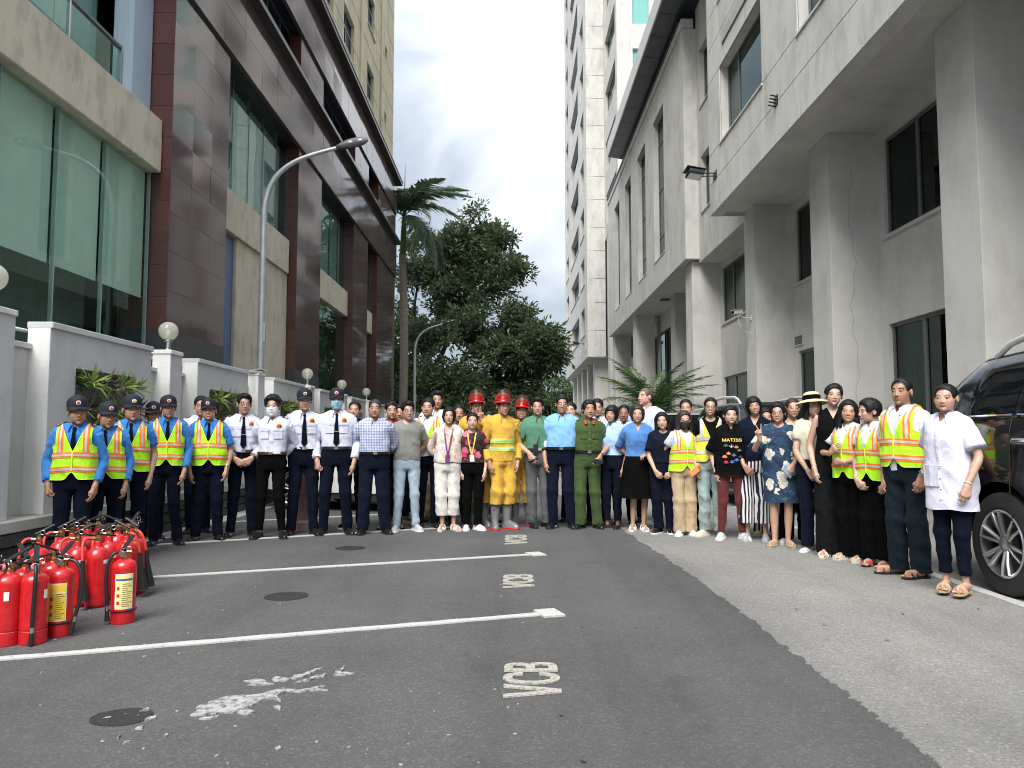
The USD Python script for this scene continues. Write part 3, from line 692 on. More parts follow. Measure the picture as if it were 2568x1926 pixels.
for k in range(15):
    y0 = P0 + 3.3 * k
    panel = holed(y0, y0 + 1.96, 0.462, 2.20, [(y0 + 0.42, y0 + 1.60, 1.0, 1.86)] if 2 <= k <= 7 else [])
    part(BW, 'panel', slab_x(panel, WX - 0.21, WX), 'wall_grey')
    part(BW, 'panel_end', box(WX - 0.212, WX - 0.001, y0 - 0.012, y0 - 0.001, 0.462, 2.255), 'wall_white')
    part(BW, 'coping', cbox(WX - 0.225, WX + 0.022, y0 - 0.014, y0 + 1.975, 2.202, 2.262, 0.006), 'wall_white' if k % 3 == 5 else 'wall_grey')
    if 2 <= k <= 7:
        part(BW, 'niche', join([box(WX - 0.42, WX - 0.40, y0 + .35, y0 + 1.66, .95, 1.9), box(WX - .40, WX - .212, y0 + .40, y0 + .418, .98, 1.88), box(WX - .40, WX - .212, y0 + 1.602, y0 + 1.62, .98, 1.88)]), 'black_metal')
        PLANT.append(y0 + 0.42)
    for (a, b) in ((y0 + 1.96, y0 + 2.475), (y0 + 2.79, y0 + 3.287)):
        part(BW, 'screen', box(WX - 0.30, WX - 0.20, a, b, 0.462, 2.0), 'wall_recess')
        part(BW, 'screen_cap', cbox(WX - 0.32, WX - 0.165, a + .002, b - .002, 2.002, 2.055, .005), 'wall_grey')
    part(BW, 'post', box(WX - 0.23, WX, y0 + 2.475, y0 + 2.79, 0.462, 2.23), 'wall_grey')
    part(BW, 'post_end', box(WX - 0.228, WX - .002, y0 + 2.463, y0 + 2.474, 0.462, 2.23), 'wall_white')
    part(BW, 'post_cap', cbox(WX - 0.245, WX + .014, y0 + 2.45, y0 + 2.805, 2.232, 2.285, .006), 'wall_white')
part(BW, 'pipe', tube([(WX - .35, y, 2.20) for y in (-3, 10, 24, 40)], .02, n=6), 'wall_white', smooth=True)
part(BW, 'debris', join([tf(box(-.11, .11, -.2, .2, 0, .02), rotz(.3) @ rotx(.12), (WX - .1, P0 + 3.3 * 4 + 2.62, 2.30)), tf(box(-.05, .09, -.12, .1, 0, .02), rotz(1) @ roty(.2), (WX - .08, P0 + 3.3 * 4 + 2.7, 2.33))]), 'ledge_stone')

# globe lamps on the posts
GL = None
spots = [(k, 'glass globe lamp on the wall post, %s' % s) for k, s in ((2, 'cut off by the left edge of the picture'), (3, 'largest in view, before the dark polished pier'), (5, 'above the capped guard without a vest'), (6, 'above the guard in the blue mask'), (7, 'smallest, above the man in the checked shirt'))]
for k, lab in spots:
    loc = (WX - 0.115, P0 + 3.3 * k + 2.63, 2.285)
    if GL is None:
        GL = thing('globe_lamp', lab, 'lamp', loc, group='globe lamps on the wall posts')
        part(GL, 'stem', lathe([(.06, 0), (.055, .02), (.035, .03), (.035, .12), (.06, .125), (.06, .15)], 14), 'steel', smooth=40)
        g = trimesh.creation.icosphere(3, .122); gi = trimesh.creation.icosphere(3, .118)
        part(GL, 'globe', tf((np.array(g.vertices), np.array(g.faces)), None, (0, 0, .262)), 'clear_globe', smooth=True)
        part(GL, 'bulb', tf(lathe([(.0, 0), (.03, .01), (.032, .08), (.0, .11)], 10, False), None, (0, 0, .17)), 'lamp_lens', smooth=True)
    else:
        copy_of(GL, lab, loc)

# ---------------------------------------------------------------- grey bank building on the right: near block on columns, middle block, tower
RB = thing('grey_office_block', 'grey rendered office block overhanging square columns on the right', 'building')
FX, CX, BX = 5.55, 6.5, 7.5
wins = [(10.6, 14.0, 9.0, 11.05), (16.06, 19.35, 9.0, 11.05), (4.6, 8.0, 9.0, 11.05), (10.6, 14.0, 12.9, 15.0), (16.06, 19.35, 12.9, 15.0)]
part(RB, 'facade_wall', slab_x(holed(1.0, 20.5, 7.34, 22, wins), FX + 0.036, FX + 0.34), 'grey_render')
part(RB, 'joint_backing', slab_x(holed(1.0, 20.48, 7.345, 22, wins), FX + 0.0305, FX + 0.0355), 'dark_joint')
cells_y = [1.0, 4.55, 8.05, 9.7, 10.6, 11.35, 12.97, 14.0, 16.06, 17.6, 19.35, 20.5]
cells_z = [7.33, 8.18, 9.0, 11.05, 12.0, 12.9, 15.0, 16.5]
wp = [Polygon([(a, c), (b, c), (b, d), (a, d)]) for a, b, c, d in wins]
for i in range(len(cells_y) - 1):
    for j in range(len(cells_z) - 1):
        a, b, c, d = cells_y[i] + .011, cells_y[i + 1] - .011, cells_z[j] + .011, cells_z[j + 1] - .011
        if i == len(cells_y) - 2: b = 20.5
        if j == 0: c = 7.33
        q = Polygon([(a, c), (b, c), (b, d), (a, d)])
        for w in wp:
            q = q.difference(w)
        if q.area > 0.02:
            part(RB, 'facade_panel', slab_x(q, FX, FX + 0.03), 'grey_render')
part(RB, 'beam', box(FX + 0.02, FX + 0.34, 1.0, 20.48, 7.325, 7.339), 'grey_render_low')
part(RB, 'soffit', box(FX + 0.34, BX + 0.5, 1.0, 20.45, 7.43, 7.6), 'grey_render_low')
part(RB, 'end_wall', box(FX + 0.01, 14, 20.47, 20.495, 7.335, 22), 'grey_render')
part(RB, 'upper_body', box(FX + 1.2, 20, 1.0, 20.4, 7.7, 22), 'interior_mid')
for (a, b, c, d) in wins:
    window(RB, FX + 0.27, a, b, c, d, -1, 'frame_grey', 'teal_glass', [b - 0.9], depth=.6)
    part(RB, 'sill', box(FX - .03, FX + .2, a - .05, b + .05, c - .05, c - .003), 'grey_render')
for a in (8.2, 14.3):
    pass
vt = part(RB, 'louvre', box(FX - .02, FX + .0, 16.5, 19.0, 11.5, 11.9), 'frame_grey')
for z in np.arange(11.53, 11.88, .06):
    part(vt, 'slat', box(FX - .035, FX - .022, 16.53, 18.97, z, z + .035), 'canopy_white')
cys = [(5.3, 6.3), (10.16, 11.09), (15.0, 15.97), (19.7, 20.55), (26.6, 27.6)]
for k, (a, b) in enumerate(cys):
    part(RB, 'column', cbox(CX, BX + 0.02, a, b, 0, 7.428 if k < 4 else 7.5, 0.006), 'grey_render_low')
part(RB, 'crack', tube([(6.95 + .05 * math.sin(z * 3) + .03 * math.sin(z * 11), 14.998, z) for z in np.arange(1.6, 6.8, .15)], 0.0022, n=4), 'dark_joint')
for k, (a, b, full) in enumerate(((6.3, 10.16, 1), (11.09, 15.0, 1), (15.97, 19.7, 1), (20.55, 26.6, 0))):
    holes = [(a + 0.12, b - 0.28, 5.19, 7.17), (a + .12, b - .28, 0.35, 3.41 if k < 3 else 3.27)]
    part(RB, 'back_wall', slab_x(holed(a, b, 0, 7.43, holes), BX, BX + 0.25), 'grey_render_low')
    for (y0, y1, z0, z1) in holes:
        window(RB, BX + 0.10, y0, y1, z0, z1, -1, 'frame_grey', 'dark_glass', [y1 - 1.15] if k != 2 else [y1 - 0.95], depth=.8, fw=.07, rails=[(1.55, y0 + .07, y1 - .07)] if z0 < 1 else ())
        part(RB, 'sill', box(BX - .05, BX + .06, y0 - .06, y1 + .08, z0 - .07, z0 - .003), 'grey_render_low')
gv = part(RB, 'vent_grille', frame_y(BX - .03, BX + .001, 19.05, 19.62, 3.55, 3.83, .03), 'camera_white')
for z in np.arange(3.59, 3.8, .045):
    part(gv, 'slat', box(BX - .02, BX - .006, 19.08, 19.59, z, z + .02), 'frame_grey')
# recessed wall between the two blocks
part(RB, 'link_wall', slab_x(holed(20.5, 26.35, 7.4, 22, [(20.9, 22.6, 9.1, 11.1), (20.9, 22.6, 12.9, 15.0), (24.0, 25.9, 9.1, 11.1), (24.0, 25.9, 12.9, 15.0)]), 6.72, 7.0), 'grey_render')
part(RB, 'link_soffit', box(6.73, 7.6, 20.5, 26.35, 7.395, 7.45), 'grey_render_low')
for (a, b) in ((20.9, 22.6), (24.0, 25.9)):
    for (c, d) in ((9.1, 11.1), (12.9, 15.0)):
        window(RB, 6.93, a, b, c, d, -1, 'frame_grey', 'teal_glass', [(a + b) / 2])
        part(RB, 'sill', box(6.68, 6.80, a - .05, b + .05, c - .05, c - .003), 'grey_render')

MB_ = thing('middle_block', 'grey rendered block with tall slit windows under a dark sloping canopy', 'building')
MX, MY0, MY1 = 6.23, 26.35, 47.4
slots = [(29.9, 32.1), (34.1, 36.3), (38.3, 40.4), (42.5, 44.5)]
part(MB_, 'street_wall', slab_x(holed(MY0, MY1, 7.55, 16.1, [(a, b, 8.75, 14.95) for a, b in slots]), MX, MX + 0.35), 'grey_render')
part(MB_, 'end_wall', box(MX + 0.003, 12, MY0 - .004, MY0 + .2, 7.553, 16.09), 'grey_render')
part(MB_, 'far_end_wall', box(MX + 0.003, 12, MY1 - .2, MY1 + .003, 7.553, 16.09), 'grey_render')
part(MB_, 'parapet', cbox(MX - .05, MX + .4, MY0 - .06, MY1 + .05, 16.102, 16.45, .01), 'grey_render')
part(MB_, 'gutter', box(MX - .09, MX + .2, MY0 + .3, MY1 + .06, 16.452, 16.56), 'black_metal')
part(MB_, 'soffit', box(MX + .02, 9, MY0, MY1, 7.54, 7.70), 'grey_render_low')
for (a, b) in slots:
    window(MB_, MX + .26, a, b, 8.75, 14.95, -1, 'frame_grey', 'dark_glass', [(a + b) / 2], depth=.7, rails=[(z, a + .05, b - .05) for z in (9.8, 11.85, 13.9)])
    part(MB_, 'sill', box(MX - .02, MX + .2, a - .05, b + .05, 8.69, 8.747), 'grey_render')
for (a, b, x) in ((38.8, 39.8, 6.5), (32.9, 33.8, 7.25), (46.4, 47.3, 6.45), (43.0, 43.8, 7.25)):
    part(MB_, 'column', cbox(x, x + 1.0, a, b, 0, 7.545, .006), 'grey_render_low')
hl = [(34.6, 40.6, 0.6, 6.6), (28.2, 32.6, .6, 6.6)]
part(MB_, 'back_wall', slab_x(holed(27.6, MY1, 0, 7.6, hl), 7.8, 8.0), 'grey_render_low')
for (a, b, c, d) in hl:
    window(MB_, 7.86, a, b, c, d, -1, 'frame_grey', 'dark_glass', [a + (b - a) * q / 4 for q in (1, 2, 3)], depth=.8, rails=[(3.2, a + .05, b - .05)])
for (y, z) in ((28.2, 7.46), (34.0, 7.46), (41.0, 7.46)):
    part(MB_, 'soffit_vent', box(6.9, 7.3, y, y + .5, 7.50, 7.539), 'black_metal')
KY0, KY1, KX = 22.0, 41.3, 5.45
n = 12
for i in range(n):
    a, b = KY0 + (KY1 - KY0) * i / n, KY0 + (KY1 - KY0) * (i + 1) / n
    part(MB_, 'canopy_panel', join([prism([(KX + .02, 17.0), (7.2, 16.7), (7.2, 17.4), (KX + .02, 17.4)], (b - a) - .03, 'y', a + .015)]), 'canopy_dark')
    part(MB_, 'canopy_edge', box(KX - .04, KX + .018, a + .006, b - .006, 16.98, 17.75), 'canopy_white')
for y in (27.5, 33.0, 38.5):
    part(MB_, 'canopy_lamp', box(6.6, 6.8, y, y + .4, 16.66, 16.80), 'black_metal')
part(MB_, 'canopy_core', box(KX + .03, 9, KY0 + .1, KY1 - .1, 17.41, 17.7), 'canopy_white')
part(MB_, 'upper_body', box(7.0, 16, MY0 + .3, MY1 - .3, 8, 16.4), 'interior_mid')

TW = thing('office_tower', 'tall pale grey office tower with rows of deep windows', 'building')
TWX, TWY0, TWY1, TZ0, TZ1 = 5.3, 52.0, 73.0, 6.75, 46.0
fl = [8.6 + 3.7 * k for k in range(10)]
tcols = [(53.9, 56.6), (58.4, 65.7), (68.6, 71.4)]
holes = [(a, b, z, z + 2.0) for a, b in tcols for z in fl]
part(TW, 'street_wall', slab_x(holed(TWY0, TWY1, TZ0, TZ1, holes), TWX, TWX + .5), 'grey_render')
part(TW, 'body', box(TWX + 1.4, 16, TWY0 + .02, TWY1, TZ0 + .02, TZ1), 'interior_mid')
part(TW, 'soffit', box(TWX + .02, 12, TWY0 + .02, TWY1, TZ0 - .02, TZ0), 'grey_render_low')
part(TW, 'front_backing', box(TWX + .005, 6.58, TWY0 + .02, TWY0 + .1, TZ0, TZ1), 'dark_joint')
zz = [TZ0] + [v for z in fl for v in (z, z + 2.0)]
for a, b in zip(zz[:-1], zz[1:]):
    part(TW, 'front_panel', box(TWX, 6.6, TWY0 - .01, TWY0 + .02, a + .018, b - .018), 'grey_render')
for (a, b, c, d) in holes:
    fr = part(TW, 'window', frame_y(TWX + .34, TWX + .40, a, b, c, d, .06, [a + (b - a) * q / (4 if b - a > 4 else 2) for q in range(1, 4 if b - a > 4 else 2)]), 'frame_grey')
    part(fr, 'pane', box(TWX + .365, TWX + .372, a, b, c, d), 'teal_glass')
for a, b in ((53.6, 56.9), (58.1, 66.0), (68.3, 71.7)):
    for z in fl[:3]:
        part(TW, 'sill', box(TWX - .05, TWX + .1, a, b, z - .09, z - .003), 'grey_render')
for z in fl[:1]:
    for y in (52.9, 57.4, 67.2):
        part(TW, 'wall_vent', box(TWX - .03, TWX + .002, y, y + .45, z - 1.2, z - .8), 'canopy_white')
# set-back wing of the tower
h2 = [(46.2, 51.2, z, z + 2.0) for z in fl if z > 15]
part(TW, 'wing_wall', slab_x(holed(45.702, 51.98, 15.0, TZ1, h2), 6.6, 6.95), 'grey_render')
h3 = [(7.6, 8.65, z, z + 2.1) for z in (19.8, 23.5, 27.2, 30.9, 34.6)] + [(10.5, 11.6, z, z + 2.1) for z in (19.8, 23.5, 27.2, 30.9)]
wv, wf = prism(holed(6.6, 16, 15.0, TZ1, h3), .3, 'y', 45.40)
part(TW, 'wing_front', (wv, wf), 'grey_render')
for (a, b, c, d) in h2:
    fr = part(TW, 'wing_window', frame_y(6.80, 6.86, a, b, c, d, .06, [47.8, 49.5]), 'frame_grey')
    part(fr, 'pane', box(6.825, 6.832, a, b, c, d), 'teal_glass')
for (a, b, c, d) in h3:
    part(TW, 'teal_pane', box(a, b, 45.6, 45.62, c, d), 'teal_bright')
for (y, x) in ((53.0, 5.9), (57.5, 5.9), (62, 5.9), (66.5, 5.9), (71, 5.9)):
    part(TW, 'column', box(x, x + 1.0, y, y + 1.1, 0, TZ0 - .02), 'grey_render_low')
part(TW, 'column', box(6.62, 7.7, 50.2, 51.2, 0, 15.0), 'grey_render_low')
part(TW, 'ground_floor', box(8.2, 12, 52, 73, 0, TZ0 - .02), 'grey_render_low')
# ---------------------------------------------------------------- looks of plants and vehicles
def leaf_look(name, a, b, trans=0.25, rough=0.45):
    look(name, {'oi': ('object_info', {}), 'g': ('geometry', {}), 'tc': ('texture_coordinate', {}), 'ad': ('math', {'math_type': 'add'}), 'fr': ('math', {'math_type': 'fraction'}),
        'r': ('rgb_ramp', {'ramp': [(0, a), (0.6, tuple((np.array(a) + b) / 2)), (1, b)]}), 'p': ('principled_bsdf', {'roughness': rough, 'specular_ior_level': 0.45}), 't': ('translucent_bsdf', {}), 'm': ('mix_closure', {'fac': trans})},
        [('oi.random', 'ad.value1'), ('g.random_per_island', 'ad.value2'), ('ad.value', 'fr.value1'), ('fr.value', 'r.fac'), ('r.color', 'p.base_color'), ('r.color', 't.color'), ('p.BSDF', 'm.closure1'), ('t.BSDF', 'm.closure2')], 'm.closure')
leaf_look('leaf_dark', (.045, .075, .034), (.145, .20, .095), .38, .34)
leaf_look('leaf_far', (.030, .060, .022), (.080, .135, .040))
leaf_look('palm_leaf', (.045, .085, .042), (.10, .16, .078), .3)
leaf_look('phoenix_leaf', (.035, .075, .020), (.075, .130, .035), .2)
leaf_look('planter_green', (.08, .14, .025), (.27, .34, .08), .2)
leaf_look('planter_purple', (.05, .032, .03), (.11, .085, .05), .15)
plain('bark', (.075, .060, .048), 0.9, 0.35, 9, 0.7, 30, bdist=.03)
plain('palm_bark', (.20, .165, .135), 0.85, 0.3, 4, 0.5, 30, stretch=(1, 1, 6), bdist=.02)
plain('crownshaft', (.075, .14, .035), 0.4, 0.15, 3)
plain('pot_grey', (.16, .17, .18), 0.6, 0.12)
plain('car_black', (.006, .006, .007), 0.09, 0.05, coat=1.0)
plain('car_silver', (.46, .47, .48), 0.25, 0.03, metal=0.6, coat=0.8)
plain('car_white', (.70, .70, .69), 0.2, 0.03, coat=1.0)
plain('car_dark', (.02, .022, .026), 0.12, 0.05, coat=1.0)
plain('chrome', (.75, .75, .75), 0.08, 0.02, metal=1.0)
plain('rail_silver', (.58, .59, .60), 0.35, 0.05, metal=0.25)
plain('tyre', (.014, .014, .014), 0.8, 0.2, 30, 0.3, 40)
plain('alloy', (.48, .48, .49), 0.28, 0.05, metal=0.9)
plain('alloy_dark', (.03, .03, .032), 0.5, 0.1)
plain('car_glass', (.004, .005, .006), 0.03, 0.02, spec=0.7)
plain('lamp_red', (.35, .01, .01), 0.15, coat=1.0)
plain('lamp_clear', (.55, .56, .58), 0.1, coat=1.0)
plain('plate_white', (.62, .62, .60), 0.4)
plain('ext_red', (.46, .010, .014), 0.30, 0.14, 16, coat=0.35, rvar=.12, detail=6)
plain('hose_red', (.58, .05, .035), 0.5, 0.1)
plain('brass', (.52, .36, .14), 0.32, 0.15, 30, metal=1.0)
plain('label_yellow', (.74, .52, .05), 0.5, 0.10, 14)
plain('label_pale', (.74, .66, .26), 0.5, 0.10, 14)
plain('label_white', (.70, .68, .66), 0.5, 0.05)
plain('label_blue', (.05, .10, .34), 0.5)
plain('label_ink', (.16, .10, .03), 0.6)
plain('gauge_pink', (.62, .22, .24), 0.4)

# ---------------------------------------------------------------- street lamps
def street_lamp(loc, label, rz=0.0):
    T = thing('street_lamp', label, 'street lamp', loc, rz, 'curved street lamps')
    pts = [(0, 0, z) for z in np.linspace(0, 5.75, 12)]
    c = np.array([(0, 5.75), (.05, 6.1), (.20, 6.45), (.51, 6.72), (.85, 6.87), (1.30, 7.0), (1.52, 7.06)]); t = np.linspace(0, 6, 20)[1:]
    q = np.stack([np.interp(t, range(7), c[:, 0]), 0 * t, np.interp(t, range(7), c[:, 1])], 1)
    for _ in range(3): q[1:-1] = .25 * q[:-2] + .5 * q[1:-1] + .25 * q[2:]
    pts += [tuple(p) for p in q]
    r = np.interp(np.linspace(0, 1, len(pts)), [0, .45, 1], [.075, .060, .036])
    part(T, 'pole', tube(pts, r, n=14), 'galvanised', True)
    part(T, 'access_door', cbox(.05, .09, -.04, .04, 3.05, 3.45, .008), 'galvanised')
    e = np.array(pts[-1])
    hd = tf(tube([(0, 0, 0), (.12, 0, .02), (.28, 0, .03), (.45, 0, .03), (.58, 0, .025), (.66, 0, .02)], [.045, .04, .032, .028, .024, .010], [.05, .08, .105, .105, .08, .02], 14), roty(-.22), e - [.08, 0, .02])
    h = part(T, 'head', hd, 'lamp_black', True)
    for x in (.28, .48):
        part(h, 'lens', tf(lathe([(.0, -.05), (.045, -.045), (.055, -.02), (.05, .0)], 12, False), roty(-.22), e + np.array([x - .08, 0, .055 + x * .2])), 'lamp_lens', True)
    return T
SL = street_lamp((at(652, 960, 14.8)[0], 14.8, 0), 'tall curved grey street lamp before the beige wall on the left')
copy_of(SL, 'slim curved grey street lamp beside the royal palm, farther away', (at(1040, 960, 38.0)[0], 38.0, -.1), -.1)

# ---------------------------------------------------------------- flood lights, security camera, wall bracket, bollard
def flood(loc, label, s=1.0, rz=0):
    T = thing('flood_light', label, 'flood light', loc, rz, 'black flood lights on the grey buildings')
    part(T, 'arm', join([tube([(0, .12, .06), (-.32 * s, .12, .05)], .014 * s, n=6), tube([(0, -.12, .06), (-.32 * s, -.12, .05)], .014 * s, n=6), box(-.02, .0, -.16, .16, -.06, .14)]), 'lamp_black')
    part(T, 'housing', tf(rounded(-.34 * s, .0, -.22 * s, .22 * s, -.05 * s, .06 * s, .03 * s), roty(.18), (-.28 * s, 0, .03)), 'lamp_black', 40)
    part(T, 'hood', tf(box(-.40 * s, .02, -.24 * s, .24 * s, .065 * s, .08 * s), roty(.18), (-.28 * s, 0, .03)), 'lamp_black')
    part(T, 'glass', tf(box(-.31 * s, -.03 * s, -.18 * s, .18 * s, -.062 * s, -.052 * s), roty(.18), (-.28 * s, 0, .03)), 'lamp_clear')
    return T
FLT = flood((5.55, 19.9, at(1800, 443, 19.9)[2]), 'large black flood light at the corner of the overhanging block', 1.25)
copy_of(FLT, 'small black flood light on the tower, the nearer of two', (5.3, 55.0, at(1465, 864, 55)[2]))
copy_of(FLT, 'small black flood light on the tower, the farther of two', (5.3, 67.0, at(1440, 902, 67)[2]))
T = thing('security_camera', 'cream security camera with a dangling cable on a grey column', 'camera', (6.5, 20.1, at(1893, 797, 20.1)[2]))
part(T, 'housing', tf(cbox(-.16, .16, -.06, .06, -.055, .055, .012), rotz(.5) @ roty(-.15), (-.40, -.1, .14)), 'camera_white')
part(T, 'sun_shield', tf(box(-.19, .17, -.07, .07, .058, .068), rotz(.5) @ roty(-.15), (-.40, -.1, .14)), 'camera_white')
part(T, 'lens', tf(tube([(-.162, 0, 0), (-.175, 0, 0)], .04, n=12), rotz(.5) @ roty(-.15), (-.40, -.1, .14)), 'plastic_black' if 'plastic_black' in LOOK else 'black_metal')
part(T, 'bracket', join([tube([(0, 0, 0), (-.2, -.03, .0), (-.36, -.09, .04), (-.38, -.1, .10)], .018, n=8), box(-.02, .0, -.05, .05, -.07, .07)]), 'camera_white')
part(T, 'cable', tube([(-.36, -.1, .08), (-.37, -.1, -.15), (-.28, -.06, -.30), (-.15, -.02, -.40), (-.02, 0, -.42)], .012, n=6), 'camera_white', True)
T = thing('wall_bracket', 'small black bracket left on the grey overhanging wall', 'bracket', (5.55, 15.2, at(1955, 253, 15.2)[2]))
part(T, 'plate', box(-.02, 0, -.10, .10, -.10, .10), 'black_metal')
for k in range(4):
    part(T, 'prong', tube([(-.02, -.08 + .05 * k, .06 - .05 * k), (-.16, -.10 + .05 * k, .08 - .05 * k)], .014, n=6), 'black_metal')
g = ground(765, 1328)
T = thing('bollard', 'round pink granite bollard behind the legs of the capped guards', 'bollard', (g[0], g[1], 0))
part(T, 'base', lathe([(.17, 0), (.17, .10), (.14, .13), (.14, .17)], 24), 'pink_granite', 40)
part(T, 'shaft', lathe([(.125, .17), (.118, .75)], 24), 'pink_granite', 40)
part(T, 'cap', lathe([(.135, .75), (.14, .80), (.10, .87), (.0, .89)], 24, False), 'pink_granite', 40)

# ---------------------------------------------------------------- cars
def car(name, label, loc, rz, paint, L=4.8, W=1.88, H=1.80, rails=True, kind='suv', belt_at=.63, cat='car', group=None):
    """A car facing +y with its centre on the ground at loc."""
    T = thing(name, label, cat, loc, rz, group)
    hl, hw = L / 2, W / 2
    R = .385 if kind == 'suv' else .32
    belt = belt_at * H
    ys = np.unique(np.round(np.r_[np.linspace(-hl, hl, 61), -hl + .03, hl - .03, -hl + .08, hl - .08], 4))
    if kind == 'suv':
        top = np.interp(ys, [-hl, -hl + .10, -hl + .45, -hl + .9, -.2, .55, 1.25, hl - .35, hl - .05, hl], [.72 * H, .86 * H, .985 * H, .998 * H, H, .985 * H, max(.66, belt_at) * H, .62 * H, .52 * H, .42 * H])
    else:
        top = np.interp(ys, [-hl, -hl + .12, -hl + .65, -hl + 1.3, -.1, .45, 1.3, hl - .4, hl - .05, hl], [.55 * H, .66 * H, .70 * H, .96 * H, H, .97 * H, .66 * H, .59 * H, .50 * H, .40 * H])
    wid = hw * np.interp(np.abs(ys), [0, hl - .6, hl - .15, hl], [1, .985, .93, .80])
    bot = np.interp(np.abs(ys), [0, hl - .5, hl], [.30, .32, .42]) * (1.15 if kind == 'suv' else .75)
    rows = []
    for y, zt, w, zb in zip(ys, top, wid, bot):
        b_ = min(belt, zt - .04)
        g = max(0.0, (zt - b_) / (H - belt))
        wr = w * (1 - .24 * min(1, g))
        prof = [(0, zb), (w * .80, zb), (w * .965, zb + .06), (w * .985, zb + .20), (w, (zb + b_) * .5), (w * .995, b_ - .12), (w * .965, b_ - .015), (w * .945, b_)]
        for t in (.2, .4, .6, .8):
            prof.append((w * .945 + (wr - w * .945) * t ** 1.15, b_ + (zt - .07 * min(1, g) - b_) * t))
        prof += [(wr * .985, zt - .055 * min(1, g)), (wr * .93, zt - .022 * min(1, g)), (wr * .80, zt - .008), (wr * .45, zt + .008), (0, zt + .012)]
        p = np.array(prof)
        full = np.vstack([p, (p * [-1, 1])[::-1][1:]])
        rows.append(np.stack([full[:, 0], np.full(len(full), y), full[:, 1]], 1))
    n = len(rows[0])
    v, f = grid_mesh(np.array(rows))
    for e, r_ in ((0, rows[0]), (len(v) - n, rows[-1])):
        c = len(v); v = np.vstack([v, r_.mean(0)[None]])
        k = np.arange(n - 1)
        f = np.vstack([f, np.stack([np.full(n - 1, c), e + k + (e == 0), e + k + (e != 0)], 1)])
    f = f[:, ::-1]
    ax = (-hl + .95, hl - .92) if kind == 'suv' else (-hl + .85, hl - .85)
    keep = np.full(len(v), 1.0)
    for y in ax:
        keep = np.minimum(keep, np.maximum(np.hypot(v[:, 1] - y, v[:, 2] - R) - (R + .075), .55 - np.abs(v[:, 0])))
    full = (v, f)
    body = clip(full, keep)
    B = part(T, 'body', body, paint, 32)
    # windows cut from the body's own skin, a little proud of it
    def pane(fields, nm='window', mat='car_glass', off=.004):
        q = full
        for fd in fields:
            q = clip(q, fd(q[0]))
            if not len(q[1]):
                return
        part(T, nm, puff(q, off), mat, 32)
    zt = lambda p: np.interp(p[:, 1], ys, top)
    wo = lambda p: np.interp(p[:, 1], ys, wid)
    if kind == 'suv':
        cuts = [(-hl + .42, -1.32), (-1.26, .02), (.10, 1.0)]
    else:
        cuts = [(-hl + .95, -.12), (-.04, 1.0)]
    for s in (-1, 1):
        for i, (a, b_) in enumerate(cuts):
            pane([lambda p: s * p[:, 0] - .5 * hw, lambda p: p[:, 2] - belt - .035, lambda p: zt(p) - .125 - p[:, 2], lambda p: p[:, 1] - a - (p[:, 2] - belt) * .35 * (i == 0), lambda p: b_ - p[:, 1] - (p[:, 2] - belt) * (1.05 if i == len(cuts) - 1 else 0)])
            zz = belt + .022
            part(T, 'window_trim', box(s * (hw * .940), s * (hw * .949), a, b_, zz - .006, zz + .006), 'chrome')
        for y in (-1.30, .06):
            part(T, 'door_seam', tube([(s * hw * .992, y, .52 * 1), (s * hw * 1.003, y, .8), (s * hw * .985, y, belt - .1), (s * hw * .955, y, belt)], .004, n=4), 'black_metal')
        for y in (-1.02, .30):
            part(T, 'door_handle', rounded(*sorted((s * (hw * .985), s * (hw * .985 + .045))), y - .22, y - .01, belt - .20, belt - .15, .02), 'chrome', 40)
        part(T, 'mirror', tf(rounded(-.10, .10, -.06, .06, -.08, .08, .05), None, (s * (hw + .10), .92, belt + .08)), paint, 40)
        if rails:
            z = H + .05
            part(T, 'roof_rail', tube([(s * hw * .72, -hl + .62, H - .045), (s * hw * .725, -hl + .80, z - .01), (s * hw * .73, -hl + 1.0, z + .025), (s * hw * .73, -.3, z + .05), (s * hw * .73, .35, z + .02), (s * hw * .725, .50, z - .02), (s * hw * .72, .66, H - .06)], .022, .028, n=8), 'rail_silver', True)
        part(T, 'tail_light', tf(rounded(-.06, .06, -.06, .10, -.20, .20, .04), None, (s * hw * .80, -hl + .06, belt - .12)), 'lamp_red', 40)
        part(T, 'headlight', tf(rounded(-.20, .20, -.16, .05, -.09, .09, .045), None, (s * hw * .68, hl - .09, .46 * H)), 'lamp_clear', 40)
        part(T, 'sill', box(s * hw * .80, s * hw * 1.0, ax[0] + R + .10, ax[1] - R - .10, .33 * (1.15 if kind == 'suv' else .75) - .05, .33 * (1.15 if kind == 'suv' else .75) + .01), 'rubber_black' if 'rubber_black' in LOOK else 'tyre')
    pane([lambda p: p[:, 1] - .62, lambda p: .86 * hw * .78 - np.abs(p[:, 0]), lambda p: p[:, 2] - belt - .07, lambda p: H * .955 - p[:, 2]], 'windscreen')
    pane([lambda p: -hl + .44 - p[:, 1] if kind == 'suv' else -hl + 1.28 - p[:, 1], lambda p: hw * .68 - np.abs(p[:, 0]), lambda p: p[:, 2] - belt - .08, lambda p: H * .93 - p[:, 2]], 'rear_window')
    part(T, 'underbody', join([box(-hw * .62, hw * .62, -hl + .3, hl - .3, .22, .75), box(-hw * .86, hw * .86, ax[0] + R + .1, ax[1] - R - .1, .28, .6)]), 'alloy_dark')
    part(T, 'grille', rounded(-.42, .42, hl - .06, hl + .015, .30 * H, .44 * H, .02), 'black_metal')
    for k in range(3):
        part(T, 'grille_bar', box(-.40, .40, hl + .016, hl + .03, H * (.325 + .04 * k), H * (.335 + .04 * k)), 'chrome')
    part(T, 'number_plate', box(-.24, .24, -hl - .012, -hl + .02, .47 * H, .55 * H), 'plate_white')
